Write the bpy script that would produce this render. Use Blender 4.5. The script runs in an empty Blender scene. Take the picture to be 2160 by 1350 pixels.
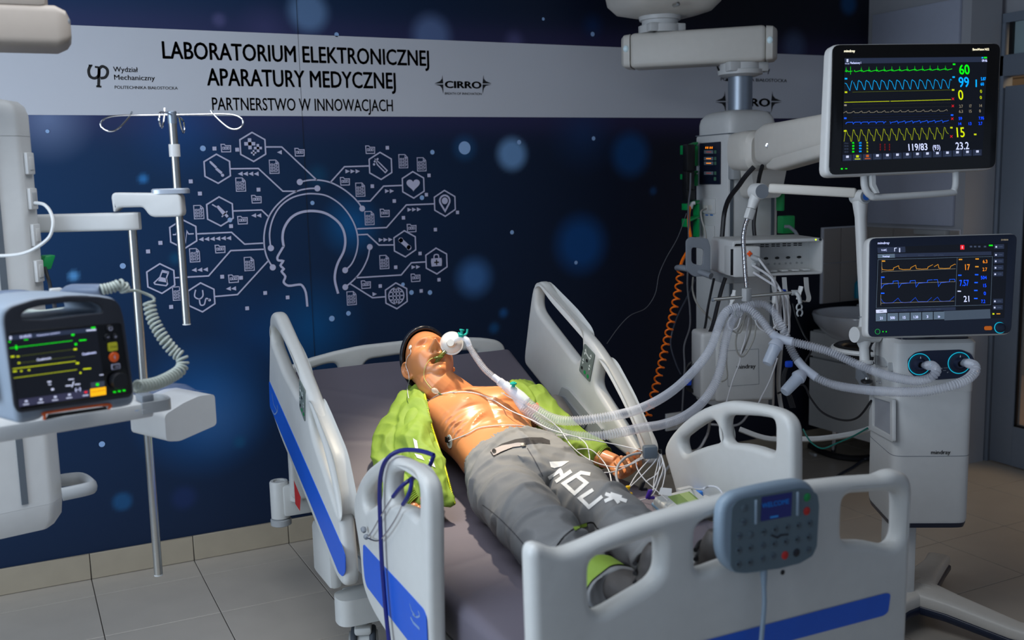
import bpy, bmesh, math, random
import numpy as np
from mathutils import Vector, Matrix, noise as mnoise

SC = bpy.context.scene
COL = SC.collection
H = 1.72
# ------------------------------------------------------------------ camera
RW = np.array([[0.89445867, 0.08389405, -0.43921005],
               [-0.44651137, 0.11507438, -0.88734744],
               [-0.02390135, 0.9898079, 0.14038892]])   # camera axes in world space
FPX = 2136.0
cam_d = bpy.data.cameras.new('camera'); cam = bpy.data.objects.new('camera', cam_d); COL.objects.link(cam)
cam.matrix_world = Matrix([list(RW[0]) + [0], list(RW[1]) + [0], list(RW[2]) + [H], [0, 0, 0, 1]])
cam_d.sensor_width = 36; cam_d.lens = FPX / 2160 * 36; cam_d.clip_start = .05
cam_d.dof.use_dof = True; cam_d.dof.focus_distance = 3.75; cam_d.dof.aperture_fstop = 2.6
SC.camera = cam
SC.view_settings.view_transform = 'Standard'; SC.view_settings.look = 'None'
SC.view_settings.gamma = 1; SC.view_settings.exposure = -0.12; SC.view_settings.use_curve_mapping = False
# ------------------------------------------------------------------ world and lights
wd = bpy.data.worlds.new('world'); SC.world = wd; wd.use_nodes = True
bg = wd.node_tree.nodes['Background']; bg.inputs[0].default_value = (.62, .76, 1, 1); bg.inputs[1].default_value = .34

def area(name, loc, target, sx, sy, power, col):
    l = bpy.data.lights.new(name, 'AREA'); l.shape = 'RECTANGLE'; l.size = sx; l.size_y = sy; l.energy = power; l.color = col
    o = bpy.data.objects.new(name, l); COL.objects.link(o); o.location = loc
    o.rotation_euler = (Vector(target) - Vector(loc)).to_track_quat('-Z', 'Y').to_euler(); return o
area('window_light', (-2.7, 2.0, 1.8), (1.5, 2.7, .9), 2.6, 1.8, 108, (.70, .84, 1))
area('top_fill_light', (.1, 2.3, 2.90), (.1, 2.31, 0), 2.0, 1.8, 50, (.88, .93, 1))  # unseen overhead fill, added to brighten the floor from above
area('corridor_light', (6.6, 3.0, 2.5), (6.3, 3.0, 0), .8, 2.5, 26, (1, .72, .40))
sp = bpy.data.lights.new('examination_spot', 'SPOT'); sp.energy = 360; sp.color = (1, .86, .66); sp.spot_size = math.radians(39); sp.spot_blend = 1.0; sp.shadow_soft_size = .05
spo = bpy.data.objects.new('examination_spot', sp); COL.objects.link(spo); spo.location = (1.52, 3.38, 2.74)
spo.rotation_euler = (Vector((1.42, 3.02, .8)) - spo.location).to_track_quat('-Z', 'Y').to_euler()

# ------------------------------------------------------------------ picture-to-place helpers (real planes and depths)
C0 = np.array([0, 0, H])
def ray(px, py):
    d = RW @ np.array([(px - 1080) / FPX, -(py - 675) / FPX, -1.0]); return d
def P(px, py, D): return C0 + ray(px, py) * D
def AY(px, py, y): d = ray(px, py); return C0 + d * (y / d[1])
def AX(px, py, x): d = ray(px, py); return C0 + d * (x / d[0])
def AZ(px, py, z): d = ray(px, py); return C0 + d * ((z - H) / d[2])
def AP(px, py, o, n):
    d = ray(px, py); n = np.array(n); return C0 + d * (np.dot(np.array(o) - C0, n) / np.dot(d, n))
ZF, YH, SL = .66, 3.10, .445
def bedz(y): return ZF + max(0., y - YH) * SL
def B(px, py, off=0.):
    d = ray(px, py); t = 1.0
    while t < 8:
        q = C0 + d * t
        if q[2] <= bedz(q[1]) + off: return q
        t += .004
    return q

# ------------------------------------------------------------------ materials
def lin(c):
    r = []
    for v in c[:3]:
        v = v / 255.
        r.append(v / 12.92 if v <= .04045 else ((v + .055) / 1.055) ** 2.4)
    return (r[0], r[1], r[2], 1)
_M = {}
def mat(name, c=(200, 200, 200), rough=.5, metal=0., alpha=1., emit=0., ns=30., na=.04, bs=0., bk=0., spec=.5, trans=0., sub=0., coat=0.):
    if name in _M: return _M[name]
    m = bpy.data.materials.new(name); m.use_nodes = True; nt = m.node_tree; b = nt.nodes['Principled BSDF']
    L = lin(c)
    b.inputs['Roughness'].default_value = rough; b.inputs['Metallic'].default_value = metal
    b.inputs['Alpha'].default_value = alpha; b.inputs['Specular IOR Level'].default_value = spec
    b.inputs['Transmission Weight'].default_value = trans
    b.inputs['Coat Weight'].default_value = coat
    if sub: b.inputs['Subsurface Weight'].default_value = sub; b.inputs['Subsurface Scale'].default_value = .02
    tc = nt.nodes.new('ShaderNodeTexCoord'); n = nt.nodes.new('ShaderNodeTexNoise'); n.inputs['Scale'].default_value = ns; n.inputs['Detail'].default_value = 3
    nt.links.new(tc.outputs['Object'], n.inputs['Vector'])
    mx = nt.nodes.new('ShaderNodeMix'); mx.data_type = 'RGBA'
    mx.inputs['A'].default_value = tuple(max(0, v * (1 - na)) for v in L[:3]) + (1,)
    mx.inputs['B'].default_value = tuple(min(1, v * (1 + na)) for v in L[:3]) + (1,)
    nt.links.new(n.outputs['Fac'], mx.inputs['Factor']); nt.links.new(mx.outputs['Result'], b.inputs['Base Color'])
    if emit: b.inputs['Emission Color'].default_value = L; b.inputs['Emission Strength'].default_value = emit
    if bk:
        n2 = nt.nodes.new('ShaderNodeTexNoise'); n2.inputs['Scale'].default_value = bs; n2.inputs['Detail'].default_value = 4
        nt.links.new(tc.outputs['Object'], n2.inputs['Vector'])
        bp = nt.nodes.new('ShaderNodeBump'); bp.inputs['Strength'].default_value = bk; bp.inputs['Distance'].default_value = .01
        nt.links.new(n2.outputs['Fac'], bp.inputs['Height']); nt.links.new(bp.outputs['Normal'], b.inputs['Normal'])
    _M[name] = m; return m
WHITE = mat('white_plastic', (205, 206, 205), .42)
CREAM = mat('cream_plastic', (206, 202, 194), .45)
BEDP = mat('bed_plastic', (204, 205, 202), .40)
GREYP = mat('grey_plastic', (120, 126, 134), .45)
LGREY = mat('light_grey_plastic', (165, 168, 170), .45)
BLUE = mat('blue_stripe', (28, 92, 205), .35)
BLACK = mat('black_plastic', (16, 16, 18), .4)
DARK = mat('dark_slate_plastic', (38, 44, 56), .38)
STEEL = mat('brushed_steel', (190, 190, 186), .28, 1.)
CHROME = mat('chrome', (225, 225, 228), .12, 1.)
ALU = mat('aluminium', (150, 160, 172), .4, .85)
GREEN = mat('green_plastic', (0, 140, 70), .4)
PRINT_W = mat('mural_white_ink', (196, 196, 222), .6)
PRINT_K = mat('mural_black_ink', (12, 14, 18), .6)
BAND = mat('mural_band', (205, 208, 216), .55, ns=3, na=.03)
SCREENK = mat('screen_black', (4, 5, 8), .12)
BEZEL = mat('glossy_black_bezel', (6, 7, 11), .15)
NAVYB = mat('navy_bezel', (24, 34, 56), .3)

def glow(name, c, s=1.0): return mat('glow_' + name, c, .6, emit=s, na=0)
G_GREEN = glow('green', (10, 230, 20)); G_CYAN = glow('cyan', (0, 165, 235)); G_YEL = glow('yellow', (190, 200, 10)); G_BLUE = glow('blue', (20, 90, 240))
G_WHITE = glow('white', (205, 210, 235), .8); G_RED = glow('red', (225, 30, 40)); G_ORANGE = glow('orange', (240, 150, 20)); G_BAR = glow('toolbar', (34, 42, 62), .9)
G_TAN = glow('tan', (150, 140, 120), .8); G_DIM = glow('dim', (60, 70, 90), .8); G_SLATE = glow('slate', (92, 108, 124), .6); G_NIGHT = glow('night', (6, 10, 20), .8)
G_DOL = glow('olive', (110, 120, 20), .6); G_BRED = glow('blackred', (120, 12, 14), .8)

# ------------------------------------------------------------------ mesh builder
def nrm(v): v = np.array(v, float); return v / (np.linalg.norm(v) + 1e-12)
def frame(n, up=(0, 0, 1)):
    n = nrm(n); up = np.array(up, float)
    if abs(np.dot(n, nrm(up))) > .98: up = np.array([0, 1., 0])
    u = nrm(np.cross(up, n)); v = np.cross(n, u); return u, v, n
def smooth(pts, k=6, closed=False):
    pts = [np.array(p, float) for p in pts]; n = len(pts); out = []
    if n < 3: return pts
    rng = range(n if closed else n - 1)
    for i in rng:
        if closed: p0, p1, p2, p3 = pts[i - 1], pts[i], pts[(i + 1) % n], pts[(i + 2) % n]
        else: p0 = pts[max(i - 1, 0)]; p1 = pts[i]; p2 = pts[i + 1]; p3 = pts[min(i + 2, n - 1)]
        for j in range(k):
            t = j / k
            out.append(.5 * (2 * p1 + (p2 - p0) * t + (2 * p0 - 5 * p1 + 4 * p2 - p3) * t * t + (3 * p1 - p0 - 3 * p2 + p3) * t ** 3))
    if not closed: out.append(pts[-1])
    return out
def resample(pts, step):
    pts = np.array(pts); d = np.r_[0, np.cumsum(np.linalg.norm(np.diff(pts, axis=0), axis=1))]
    n = max(2, int(d[-1] / step) + 1); s = np.linspace(0, d[-1], n)
    return np.stack([np.interp(s, d, pts[:, i]) for i in range(pts.shape[1])], 1), s

class MB:
    def __init__(s): s.v = []; s.f = []
    def add(s, vs, fs):
        o = len(s.v); s.v += [tuple(map(float, q)) for q in vs]; s.f += [tuple(i + o for i in f) for f in fs]; return s
    def box(s, c, size, ax=None, bev=0., seg=2):
        bm = bmesh.new(); bmesh.ops.create_cube(bm, size=1.0)
        for q in bm.verts: q.co = Vector((q.co.x * size[0], q.co.y * size[1], q.co.z * size[2]))
        if bev: bmesh.ops.bevel(bm, geom=list(bm.edges), offset=bev, segments=seg, affect='EDGES', profile=.5)
        A = np.eye(3) if ax is None else np.array(ax).T
        bm.verts.ensure_lookup_table(); bm.verts.index_update()
        s.add([np.array(c) + A @ np.array(q.co) for q in bm.verts], [[q.index for q in f.verts] for f in bm.faces]); bm.free(); return s
    def ring(s, rings, caps=True, closed=False):
        n = len(rings[0]); vs = [p for r in rings for p in r]; fs = []
        m = len(rings)
        for i in range(m if closed else m - 1):
            j = (i + 1) % m
            for k in range(n): l = (k + 1) % n; fs.append((i * n + k, i * n + l, j * n + l, j * n + k))
        if caps and not closed: fs.append(tuple(range(n - 1, -1, -1))); fs.append(tuple((m - 1) * n + k for k in range(n)))
        return s.add(vs, fs)
    def tube(s, pts, r, seg=8, sq=None, caps=True):
        pts = np.array(pts, float); n = len(pts)
        r = np.full(n, r) if np.isscalar(r) else np.array(r)
        T = np.gradient(pts, axis=0); T /= (np.linalg.norm(T, axis=1)[:, None] + 1e-12)
        u = frame(T[0])[0]; rings = []
        a = np.linspace(0, 2 * np.pi, seg, endpoint=False)
        for i in range(n):
            u = nrm(u - np.dot(u, T[i]) * T[i]); v = np.cross(T[i], u)
            e = 1. if sq is None else sq
            rings.append(pts[i] + r[i] * (np.cos(a)[:, None] * u + e * np.sin(a)[:, None] * v))
        return s.ring(rings, caps)
    def cyl(s, p0, p1, r0, r1=None, seg=20): return s.tube([p0, p1], [r0, r0 if r1 is None else r1], seg)
    def lathe(s, p0, ax, prof, seg=24, up=(0, 0, 1), sc=(1, 1)):
        u, v, n = frame(ax, up); a = np.linspace(0, 2 * np.pi, seg, endpoint=False); p0 = np.array(p0)
        return s.ring([p0 + n * h + r * (np.cos(a)[:, None] * u * sc[0] + np.sin(a)[:, None] * v * sc[1]) for h, r in prof])
    def ball(s, c, r, seg=12):
        r = np.array([r] * 3 if np.isscalar(r) else r); rings = []
        a = np.linspace(0, 2 * np.pi, seg, endpoint=False)
        for t in np.linspace(.02, np.pi - .02, seg // 2 + 2): rings.append(np.array(c) + r * np.stack([np.sin(t) * np.cos(a), np.sin(t) * np.sin(a), np.full(seg, -np.cos(t))], 1))
        return s.ring(rings)
    def prism(s, poly, o, u, v, t):
        o, u, v = np.array(o, float), nrm(u), nrm(v); n = np.cross(u, v); k = len(poly)
        a = [o + u * x + v * y for x, y in poly]; b = [q + n * t for q in a]
        return s.add(a + b, [tuple(range(k - 1, -1, -1)), tuple(range(k, 2 * k))] + [(i, (i + 1) % k, k + (i + 1) % k, k + i) for i in range(k)])
    def ribbon(s, pts, w, n, closed=False):
        pts = [np.array(p, float) for p in pts]; n = nrm(n); m = len(pts); L = []
        for i in range(m):
            a = pts[i - 1] if (i or closed) else pts[i]; b = pts[(i + 1) % m] if (i < m - 1 or closed) else pts[i]
            d1 = nrm(pts[i] - a) if np.linalg.norm(pts[i] - a) > 1e-9 else nrm(b - pts[i]); d2 = nrm(b - pts[i]) if np.linalg.norm(b - pts[i]) > 1e-9 else d1
            t = nrm(d1 + d2); q = np.cross(n, t); c = max(.5, float(np.dot(nrm(np.cross(n, d1)), q)))
            L += [pts[i] + q * w / 2 / c, pts[i] - q * w / 2 / c]
        return s.add(L, [(2 * i, 2 * i + 1, 2 * ((i + 1) % m) + 1, 2 * ((i + 1) % m)) for i in range(m if closed else m - 1)])
    def poly(s, pts): return s.add(pts, [tuple(range(len(pts)))])
    def disc(s, c, r, n, seg=20, up=(0, 0, 1), sy=1.):
        u, v, n = frame(n, up); return s.poly([np.array(c) + r * (math.cos(t) * u + sy * math.sin(t) * v) for t in np.linspace(0, 2 * np.pi, seg, endpoint=False)])

def link_mesh(name, me, m, parent=None, org=None, sharp=40, smooth_=True):
    if m is not None: me.materials.clear(); me.materials.append(m)
    o = bpy.data.objects.new(name, me); COL.objects.link(o)
    if smooth_:
        me.shade_smooth()
        if sharp: me.set_sharp_from_angle(angle=math.radians(sharp))
    if parent is not None: o.parent = parent
    elif org is not None: o.location = org
    return o
def root_org(parent):
    q = parent
    while q.parent: q = q.parent
    return np.array(q.location)
def obj(name, mb, m, parent=None, org=None, sharp=40, label=None):
    V = np.array(mb.v)
    if parent is not None: o_ = root_org(parent)
    else:
        if org is None: org = np.array([(V[:, 0].min() + V[:, 0].max()) / 2, (V[:, 1].min() + V[:, 1].max()) / 2, V[:, 2].min()])
        o_ = np.array(org, float)
    me = bpy.data.meshes.new(name); me.from_pydata([tuple(q) for q in (V - o_)], [], mb.f)
    bm = bmesh.new(); bm.from_mesh(me); bmesh.ops.recalc_face_normals(bm, faces=bm.faces); bm.to_mesh(me); bm.free()
    ob = link_mesh(name, me, m, parent, o_, sharp)
    if label: ob['label'] = label
    return ob
def tag(o, label=None, cat=None, group=None, kind=None):
    if label: o['label'] = label
    if cat: o['category'] = cat
    if group: o['group'] = group
    if kind: o['kind'] = kind
    return o
def thing(name, loc, label, cat, group=None):
    o = bpy.data.objects.new(name, None); COL.objects.link(o); o.location = tuple(map(float, loc)); o.empty_display_size = .05
    return tag(o, label, cat, group)

def rnd(poly, r=.01, k=4):
    """round the corners of a 2D polygon"""
    out = []; n = len(poly); poly = [np.array(p, float) for p in poly]
    for i in range(n):
        p = poly[i]; a = poly[i - 1] - p; b = poly[(i + 1) % n] - p; la, lb = np.linalg.norm(a), np.linalg.norm(b)
        rr = min(r, .45 * la, .45 * lb); a = p + a / la * rr; b = p + b / lb * rr
        for t in np.linspace(0, 1, k + 1): out.append((1 - t) ** 2 * a + 2 * t * (1 - t) * p + t * t * b)
    return out
def soften(poly, sig, step=.004):
    p = np.array(list(poly) + [poly[0]]); p, _ = resample(p, step); p = p[:-1]; n = len(p); s_ = np.linalg.norm(p[1] - p[0]) + 1e-9
    k = int(3 * sig / s_) + 1; w = np.exp(-.5 * (np.arange(-k, k + 1) * s_ / sig) ** 2); w /= w.sum()
    p = sum(w[i + k] * np.roll(p, i, axis=0) for i in range(-k, k + 1)); out = [p[0]]; i = 0; n = len(p)
    while i < n - 1:            # keep only the points the shape needs
        j = i + 2
        while j < n:
            d = p[j] - p[i]; L = np.linalg.norm(d) + 1e-12; dev = np.abs(np.cross(d, p[i + 1:j] - p[i]) / L).max()
            if dev > .00035 or j - i > 60: break
            j += 1
        i = j - 1; out.append(p[i])
    if np.linalg.norm(out[-1] - out[0]) < step * 1.5: out.pop()
    return out
def offs(p, d):
    """push a closed 2D loop along its left normals by d"""
    p = np.array(p); t = np.roll(p, -1, 0) - np.roll(p, 1, 0); t /= (np.linalg.norm(t, axis=1)[:, None] + 1e-12); return p + np.stack([-t[:, 1], t[:, 0]], 1) * d
def sarea(p): p = np.array(p); q = np.roll(p, -1, 0); return .5 * float(np.sum(p[:, 0] * q[:, 1] - q[:, 0] * p[:, 1]))
def inpoly(pt, poly):
    x, y = pt; p = poly; q = np.roll(p, -1, 0); c = (p[:, 1] > y) != (q[:, 1] > y)
    xi = (q[:, 0] - p[:, 0]) * (y - p[:, 1]) / (q[:, 1] - p[:, 1] + 1e-15) + p[:, 0]; return bool(np.sum(c & (x < xi)) % 2)
from mathutils.geometry import delaunay_2d_cdt
def slab(name, outline, holes, o, u, v, t, bev, m, parent=None, org=None, label=None, r=.02, hr=.015, res=3):
    """a plate with holes and rounded edges standing in the plane o + u x + v y, grown by t along u x v"""
    loops = []
    for i, (pl, rr) in enumerate([(outline, r)] + [(h, hr) for h in holes]):
        q = rnd(pl, rr) if rr else pl; q = np.array(soften(q, max(bev * .55, rr * .3)) if bev > .003 else q)
        if (sarea(q) > 0) != (i == 0): q = q[::-1]
        loops.append(q)                      # material always lies to the left of the loop
    bev = min(bev, t * .49); mb = MB(); u, v = nrm(u), nrm(v); n = np.cross(u, v); o = np.array(o, float)
    W = lambda p, z: [o + u * a + v * b_ + n * z for a, b_ in p]
    A = np.linspace(0, math.pi / 2, res + 2)
    for q in loops:
        rings = [W(offs(q, bev * (1 - math.sin(a))), bev * (1 - math.cos(a))) for a in A] + [W(offs(q, bev * (1 - math.cos(a))), t - bev * (1 - math.sin(a))) for a in A]
        mb.ring(rings, caps=False)
    cap = [offs(q, bev) for q in loops]; vs, es = [], []
    for q in cap: k = len(vs); vs += [Vector((a, b_)) for a, b_ in q]; es += [(k + i, k + (i + 1) % len(q)) for i in range(len(q))]
    V2, _, F2, *_r = delaunay_2d_cdt(vs, es, [], 0, 1e-6); fs = []
    for f in F2:
        c = sum((np.array(V2[i]) for i in f), np.zeros(2)) / len(f)
        if inpoly(c, cap[0]) and not any(inpoly(c, h) for h in cap[1:]): fs.append(tuple(f))
    for z in (0, t): mb.add(W([tuple(q) for q in V2], z), fs)
    w = np.array(mb.v); oo = root_org(parent) if parent is not None else (np.array(org, float) if org is not None else np.array([w[:, 0].mean(), w[:, 1].mean(), w[:, 2].min()]))
    me = bpy.data.meshes.new(name); me.from_pydata([tuple(q) for q in w - oo], [], mb.f)
    bm = bmesh.new(); bm.from_mesh(me); bmesh.ops.remove_doubles(bm, verts=bm.verts, dist=1e-5)
    bmesh.ops.delete(bm, geom=[q for q in bm.verts if not q.link_faces], context='VERTS'); bmesh.ops.recalc_face_normals(bm, faces=bm.faces); bm.to_mesh(me); bm.free()
    ob = link_mesh(name, me, m, parent, oo, 35)
    if label: ob['label'] = label
    return ob
_tc = {}
def text(name, s, o, u, v, size, m, parent, xs=1., bold=0., align='LEFT', lift=.001, label=None, mb_only=False, extr=0.):
    key = (s, bold, align)
    if key not in _tc:
        cu = bpy.data.curves.new('t', 'FONT'); cu.body = s; cu.size = 1; cu.offset = 0; cu.align_x = align; cu.resolution_u = 3
        ob = bpy.data.objects.new('t', cu); COL.objects.link(ob)
        dg = bpy.context.evaluated_depsgraph_get(); me = bpy.data.meshes.new_from_object(ob.evaluated_get(dg))
        _tc[key] = (np.array([q.co[:] for q in me.vertices]).reshape(-1, 3), [tuple(p.vertices) for p in me.polygons])
        bpy.data.objects.remove(ob); bpy.data.curves.remove(cu)
        if bold:
            V, F = _tc[key]; nv = len(V); VV = []; FF = []
            for i, (dx, dy) in enumerate(((0, 0), (-bold, 0), (bold, 0), (0, bold * .6), (0, -bold * .6))): VV.append(V + np.array([dx, dy, i * 1e-5])); FF += [tuple(a + i * nv for a in f) for f in F]
            _tc[key] = (np.concatenate(VV), FF)
    V, F = _tc[key]; u, v = nrm(u), nrm(v); n = np.cross(u, v)
    W = np.array(o) + V[:, :1] * size * xs * u + V[:, 1:2] * size * v + lift * n
    mb = MB().add(W, F)
    if mb_only: return mb
    return obj(name, mb, m, parent, sharp=0, label=label)
def cable(name, label, pts, r, m, cat='cable', k=8, group=None, seg=7, parent=None):
    q = resample(smooth(pts, k), max(r * 2.2, .006))[0]
    mb = MB().tube(q, r, seg)
    if parent is not None: return obj(name, mb, m, parent, label=label)
    return tag(obj(name, mb, m), label, cat, group)
def hose(name, label, pts, r, m, pitch=.0088, amp=.0022, parent=None, cat='breathing hose', seg=14, rr=None):
    q, s = resample(smooth(pts, 10), pitch / 5)
    rad = r + amp * np.sin(2 * np.pi * s / pitch)
    mb = MB().tube(q, rad, seg)
    return obj(name, mb, m, parent, label=label) if parent is not None else tag(obj(name, mb, m), label, cat)

# ------------------------------------------------------------------ room
WY = 4.687; SX = 4.78; DX = 5.03; CEIL = 2.95
GROUT = mat('grout', (92, 88, 84), .8); TILE = mat('floor_tile_stone', (186, 177, 165), .34, ns=6, na=.10, bs=60, bk=.02)
BTILE = mat('baseboard_tile_stone', (172, 160, 140), .38, ns=14, na=.08)
WALLW = mat('wall_paint', (168, 170, 176), .7, ns=4, na=.03)
fl = tag(obj('floor', MB().box((3.0, 1.9, -.03), (8.4, 6.4, .05)), GROUT, org=(3.0, 1.9, -.055)), kind='structure')
px0, py0, pit = .208, 3.15, .4405
tm = bpy.data.meshes.new('floor_tile')
bm = bmesh.new(); bmesh.ops.create_cube(bm, size=1)
for q in bm.verts: q.co = Vector((q.co.x * (pit - .004), q.co.y * (pit - .004), q.co.z * .006))
bmesh.ops.bevel(bm, geom=[e for e in bm.edges if abs(e.verts[0].co.z - e.verts[1].co.z) < 1e-6 and e.verts[0].co.z > 0], offset=.0012, segments=1, affect='EDGES'); bm.to_mesh(tm); bm.free(); tm.materials.append(TILE)
half = tm.copy()
for q in half.vertices: q.co.y *= .25 / .999
for i in range(-3, 12):
    for j in range(-6, 4):
        cx = px0 + (i + .5) * pit; cy = py0 + (j + .5) * pit
        if cy + pit / 2 > WY + .06: continue
        o = bpy.data.objects.new('floor_tile', tm); COL.objects.link(o); o.parent = fl; o.location = (cx - 3.0, cy - 1.9, -.003 + .055)
    last = py0 + 3 * pit
    w_ = WY - last
    t2 = bpy.data.objects.new('floor_tile', tm); COL.objects.link(t2); t2.parent = fl; t2.location = (px0 + (i + .5) * pit - 3.0, last + w_ / 2 - 1.9, -.003 + .055); t2.scale = (1, max(.05, (w_ - .004) / (pit - .004)), 1)
# back wall with its printed mural (soft printed light spots live in a fine colour grid)
NX, NZ = 500, 236; X0, X1 = -1.6, 4.80; Z0, Z1 = 0., CEIL
gx = np.linspace(X0, X1, NX); gz = np.linspace(Z0, Z1, NZ); GX, GZ = np.meshgrid(gx, gz)
def wc(px, py): q = AY(px, py, WY); return q[0], q[2]
def L3(c): return np.array(lin(c)[:3])
f_ = np.clip((GX + .3) / 3.6, 0, 1)[..., None]
colr = (1 - f_) * L3((0, 54, 98)) + f_ * L3((13, 17, 34))
fz = np.clip((1.5 - GZ) / 1.6, 0, 1)[..., None] * .75
colr = (1 - fz) * colr + fz * L3((22, 28, 46))
rs = np.random.RandomState(3)
def spot(px, py, r, c, a, soft=.5):
    global colr
    x, z = wc(px, py); rw = abs(wc(px, py - r)[1] - z); d = np.sqrt((GX - x) ** 2 + (GZ - z) ** 2) / rw
    w = a * np.clip((1 + soft - d) / (2 * soft), 0, 1) ** 1.3; colr = colr * (1 - w[..., None]) + w[..., None] * L3(c)
for sgn, z0 in ((1, 2.385), (-1, 2.018)):
    w = (.35 * np.exp(-((GZ - z0) * sgn / .09) ** 2))[..., None]; colr = colr * (1 - w) + w * L3((70, 58, 110))
for s_ in [(650, 25, 42, (110, 145, 190), .75, .35), (910, 75, 42, (105, 130, 180), .7, .4), (1080, 325, 33, (120, 165, 215), .85, .35), (1330, 325, 45, (14, 72, 130), .8, .35),
           (1225, 515, 56, (10, 74, 138), .85, .4), (1000, 585, 36, (62, 110, 168), .9, .5), (430, 860, 95, (20, 92, 158), .8, .7), (460, 880, 55, (60, 100, 150), .5, .8), (100, 250, 55, (120, 140, 180), .7, .9),
           (1675, 98, 30, (90, 110, 150), .5, .5), (1790, 8, 22, (20, 90, 150), .6, .4), (302, 377, 9, (50, 130, 200), .9, .6), (155, 582, 10, (90, 160, 220), .9, .5),
           (258, 1058, 19, (30, 90, 140), .7, .3), (505, 932, 12, (20, 80, 120), .8, .4), (388, 1050, 24, (30, 50, 100), .6, .4), (660, 690, 70, (0, 90, 150), .6, .8),
           (740, 475, 45, (0, 100, 165), .7, .7), (380, 265, 70, (0, 80, 150), .5, .9), (545, 700, 60, (0, 70, 130), .4, .9), (1062, 660, 9, (30, 90, 150), .8, .6), (1042, 692, 11, (20, 80, 130), .8, .5),
           (1378, 403, 8, (20, 70, 120), .7, .5), (1230, 280, 55, (20, 60, 110), .5, .8), (670, 370, 20, (0, 80, 120), .5, .6), (370, 545, 12, (0, 80, 120), .7, .5), (1250, 55, 20, (0, 60, 120), .4, .8),
           (560, 60, 40, (70, 70, 120), .5, .8), (1085, 88, 20, (90, 90, 140), .6, .6), (462, 42, 14, (90, 90, 140), .6, .5), (980, 312, 20, (40, 110, 170), .5, .8), (1540, 330, 40, (10, 40, 90), .6, .7)]:
    spot(*s_)
V = np.stack([GX, np.full_like(GX, WY), GZ], -1).reshape(-1, 3)
org = np.array([1.6, WY, 0])
idx = np.arange(NX * NZ).reshape(NZ, NX); F = np.stack([idx[:-1, :-1], idx[:-1, 1:], idx[1:, 1:], idx[1:, :-1]], -1).reshape(-1, 4)
me = bpy.data.meshes.new('wall_back'); me.from_pydata([tuple(q) for q in V - org], [], F.tolist())
ca = me.color_attributes.new('print', 'FLOAT_COLOR', 'POINT'); ca.data.foreach_set('color', np.concatenate([colr.reshape(-1, 3), np.ones((NX * NZ, 1))], 1).astype(np.float32).ravel())
MUR = bpy.data.materials.new('mural_print'); MUR.use_nodes = True; nt = MUR.node_tree; b = nt.nodes['Principled BSDF']
at = nt.nodes.new('ShaderNodeAttribute'); at.attribute_name = 'print'; nt.links.new(at.outputs['Color'], b.inputs['Base Color']); b.inputs['Roughness'].default_value = .55; b.inputs['Specular IOR Level'].default_value = .3
wb = link_mesh('wall_back', me, MUR, None, org, 0); tag(wb, kind='structure')
tag(obj('wall_core', MB().box((1.6, WY + .06, CEIL / 2), (6.4, .1, CEIL)), WALLW, wb))
NW = (0, -1, 0); UX = (1, 0, 0); UZ = (0, 0, 1); FY = WY - .003
obj('banner_band', MB().box((1.6, WY - .0015, (2.385 + 2.018) / 2), (6.39, .002, .367)), BAND, wb, label='pale grey printed band with black lettering')
def W2(px, py, l=0.): q = AY(px, py, FY - l); return q
def mc(x, y): return W2(280 + x / 3, 260 + y / 3)
def wtext(s, px, py, hpx, wpx, bold=0., m=PRINT_K, name='lettering'):
    """text whose lower left sits at (px,py); cap height hpx and full width wpx in the picture"""
    a = W2(px, py); hgt = np.linalg.norm(W2(px, py - hpx) - a); mbx = text(name, s, (0, 0, 0), UX, UZ, 1, m, None, bold=bold, mb_only=True)
    q = np.array(mbx.v); x0, x1 = q[:, 0].min(), q[:, 0].max(); cap = .73
    b_ = AY(px + wpx, py, FY); wid = b_[0] - a[0]
    q2 = np.stack([a[0] + (q[:, 0] - x0) * wid / (x1 - x0), np.full(len(q), FY - .0005), a[2] + q[:, 2] * hgt / cap], 1)
    return obj(name, MB().add(q2, mbx.f), m, wb, sharp=0)
wtext('LABORATORIUM ELEKTRONICZNEJ', 343, 123, 38, 562, .022)
wtext('APARATURY MEDYCZNEJ', 437, 180, 38, 398, .022)
wtext('PARTNERSTWO W INNOWACJACH', 448, 232, 28, 381, .012)
def logo_p(ox, oy, k):
    def q(x, y): return W2(ox + x * k, oy + y * k)
    m = MB(); w = .0115 * k
    m.ribbon([q(*p) for p in smooth([(5, 1), (1, 12), (4, 24), (14, 28), (22, 22), (23, 8)], 5)], w, NW)
    m.ribbon([q(*p) for p in smooth([(23, 8), (30, 3), (39, 8), (41, 17), (36, 26), (26, 28)], 5)], w, NW)
    m.ribbon([q(14, 4), q(21, 5), q(23, 10)], w * .7, NW); m.ribbon([q(23, 8), q(22, 45)], w, NW); m.ribbon([q(17, 45), q(28, 46)], w * .7, NW); m.ribbon([q(1, 1), q(9, 1)], w * .6, NW)
    obj('university_logo', m, PRINT_K, wb, sharp=0)
logo_p(186, 137, 1.0)
wtext('Wydział', 239, 151, 11, 52, .012); wtext('Mechaniczny', 241, 168, 11, 86, .012); wtext('POLITECHNIKA BIAŁOSTOCKA', 242, 187, 6.5, 133, .010)
def cirro(x, y, w):
    k = w / 120.
    wtext('CIRRO', x + 22 * k, y + 27 * k, 15 * k, 77 * k, .045); wtext('BREATH OF INNOVATION', x + 22 * k, y + 41 * k, 5 * k, 77 * k, .01)
    for s, cx in ((1, x), (-1, x + 120 * k)):
        obj('star_bracket', MB().poly([W2(cx + s * a * k, y + b_ * k) for a, b_ in ((0, 18), (12, 13), (16, 8), (17, 0), (19, 18.0))]).poly([W2(cx + s * a * k, y + b_ * k) for a, b_ in ((0, 20), (12, 23), (16, 28), (19, 40), (19, 20))]), PRINT_K, wb, sharp=0)
cirro(916, 158, 121); cirro(1509, 192, 140)
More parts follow.
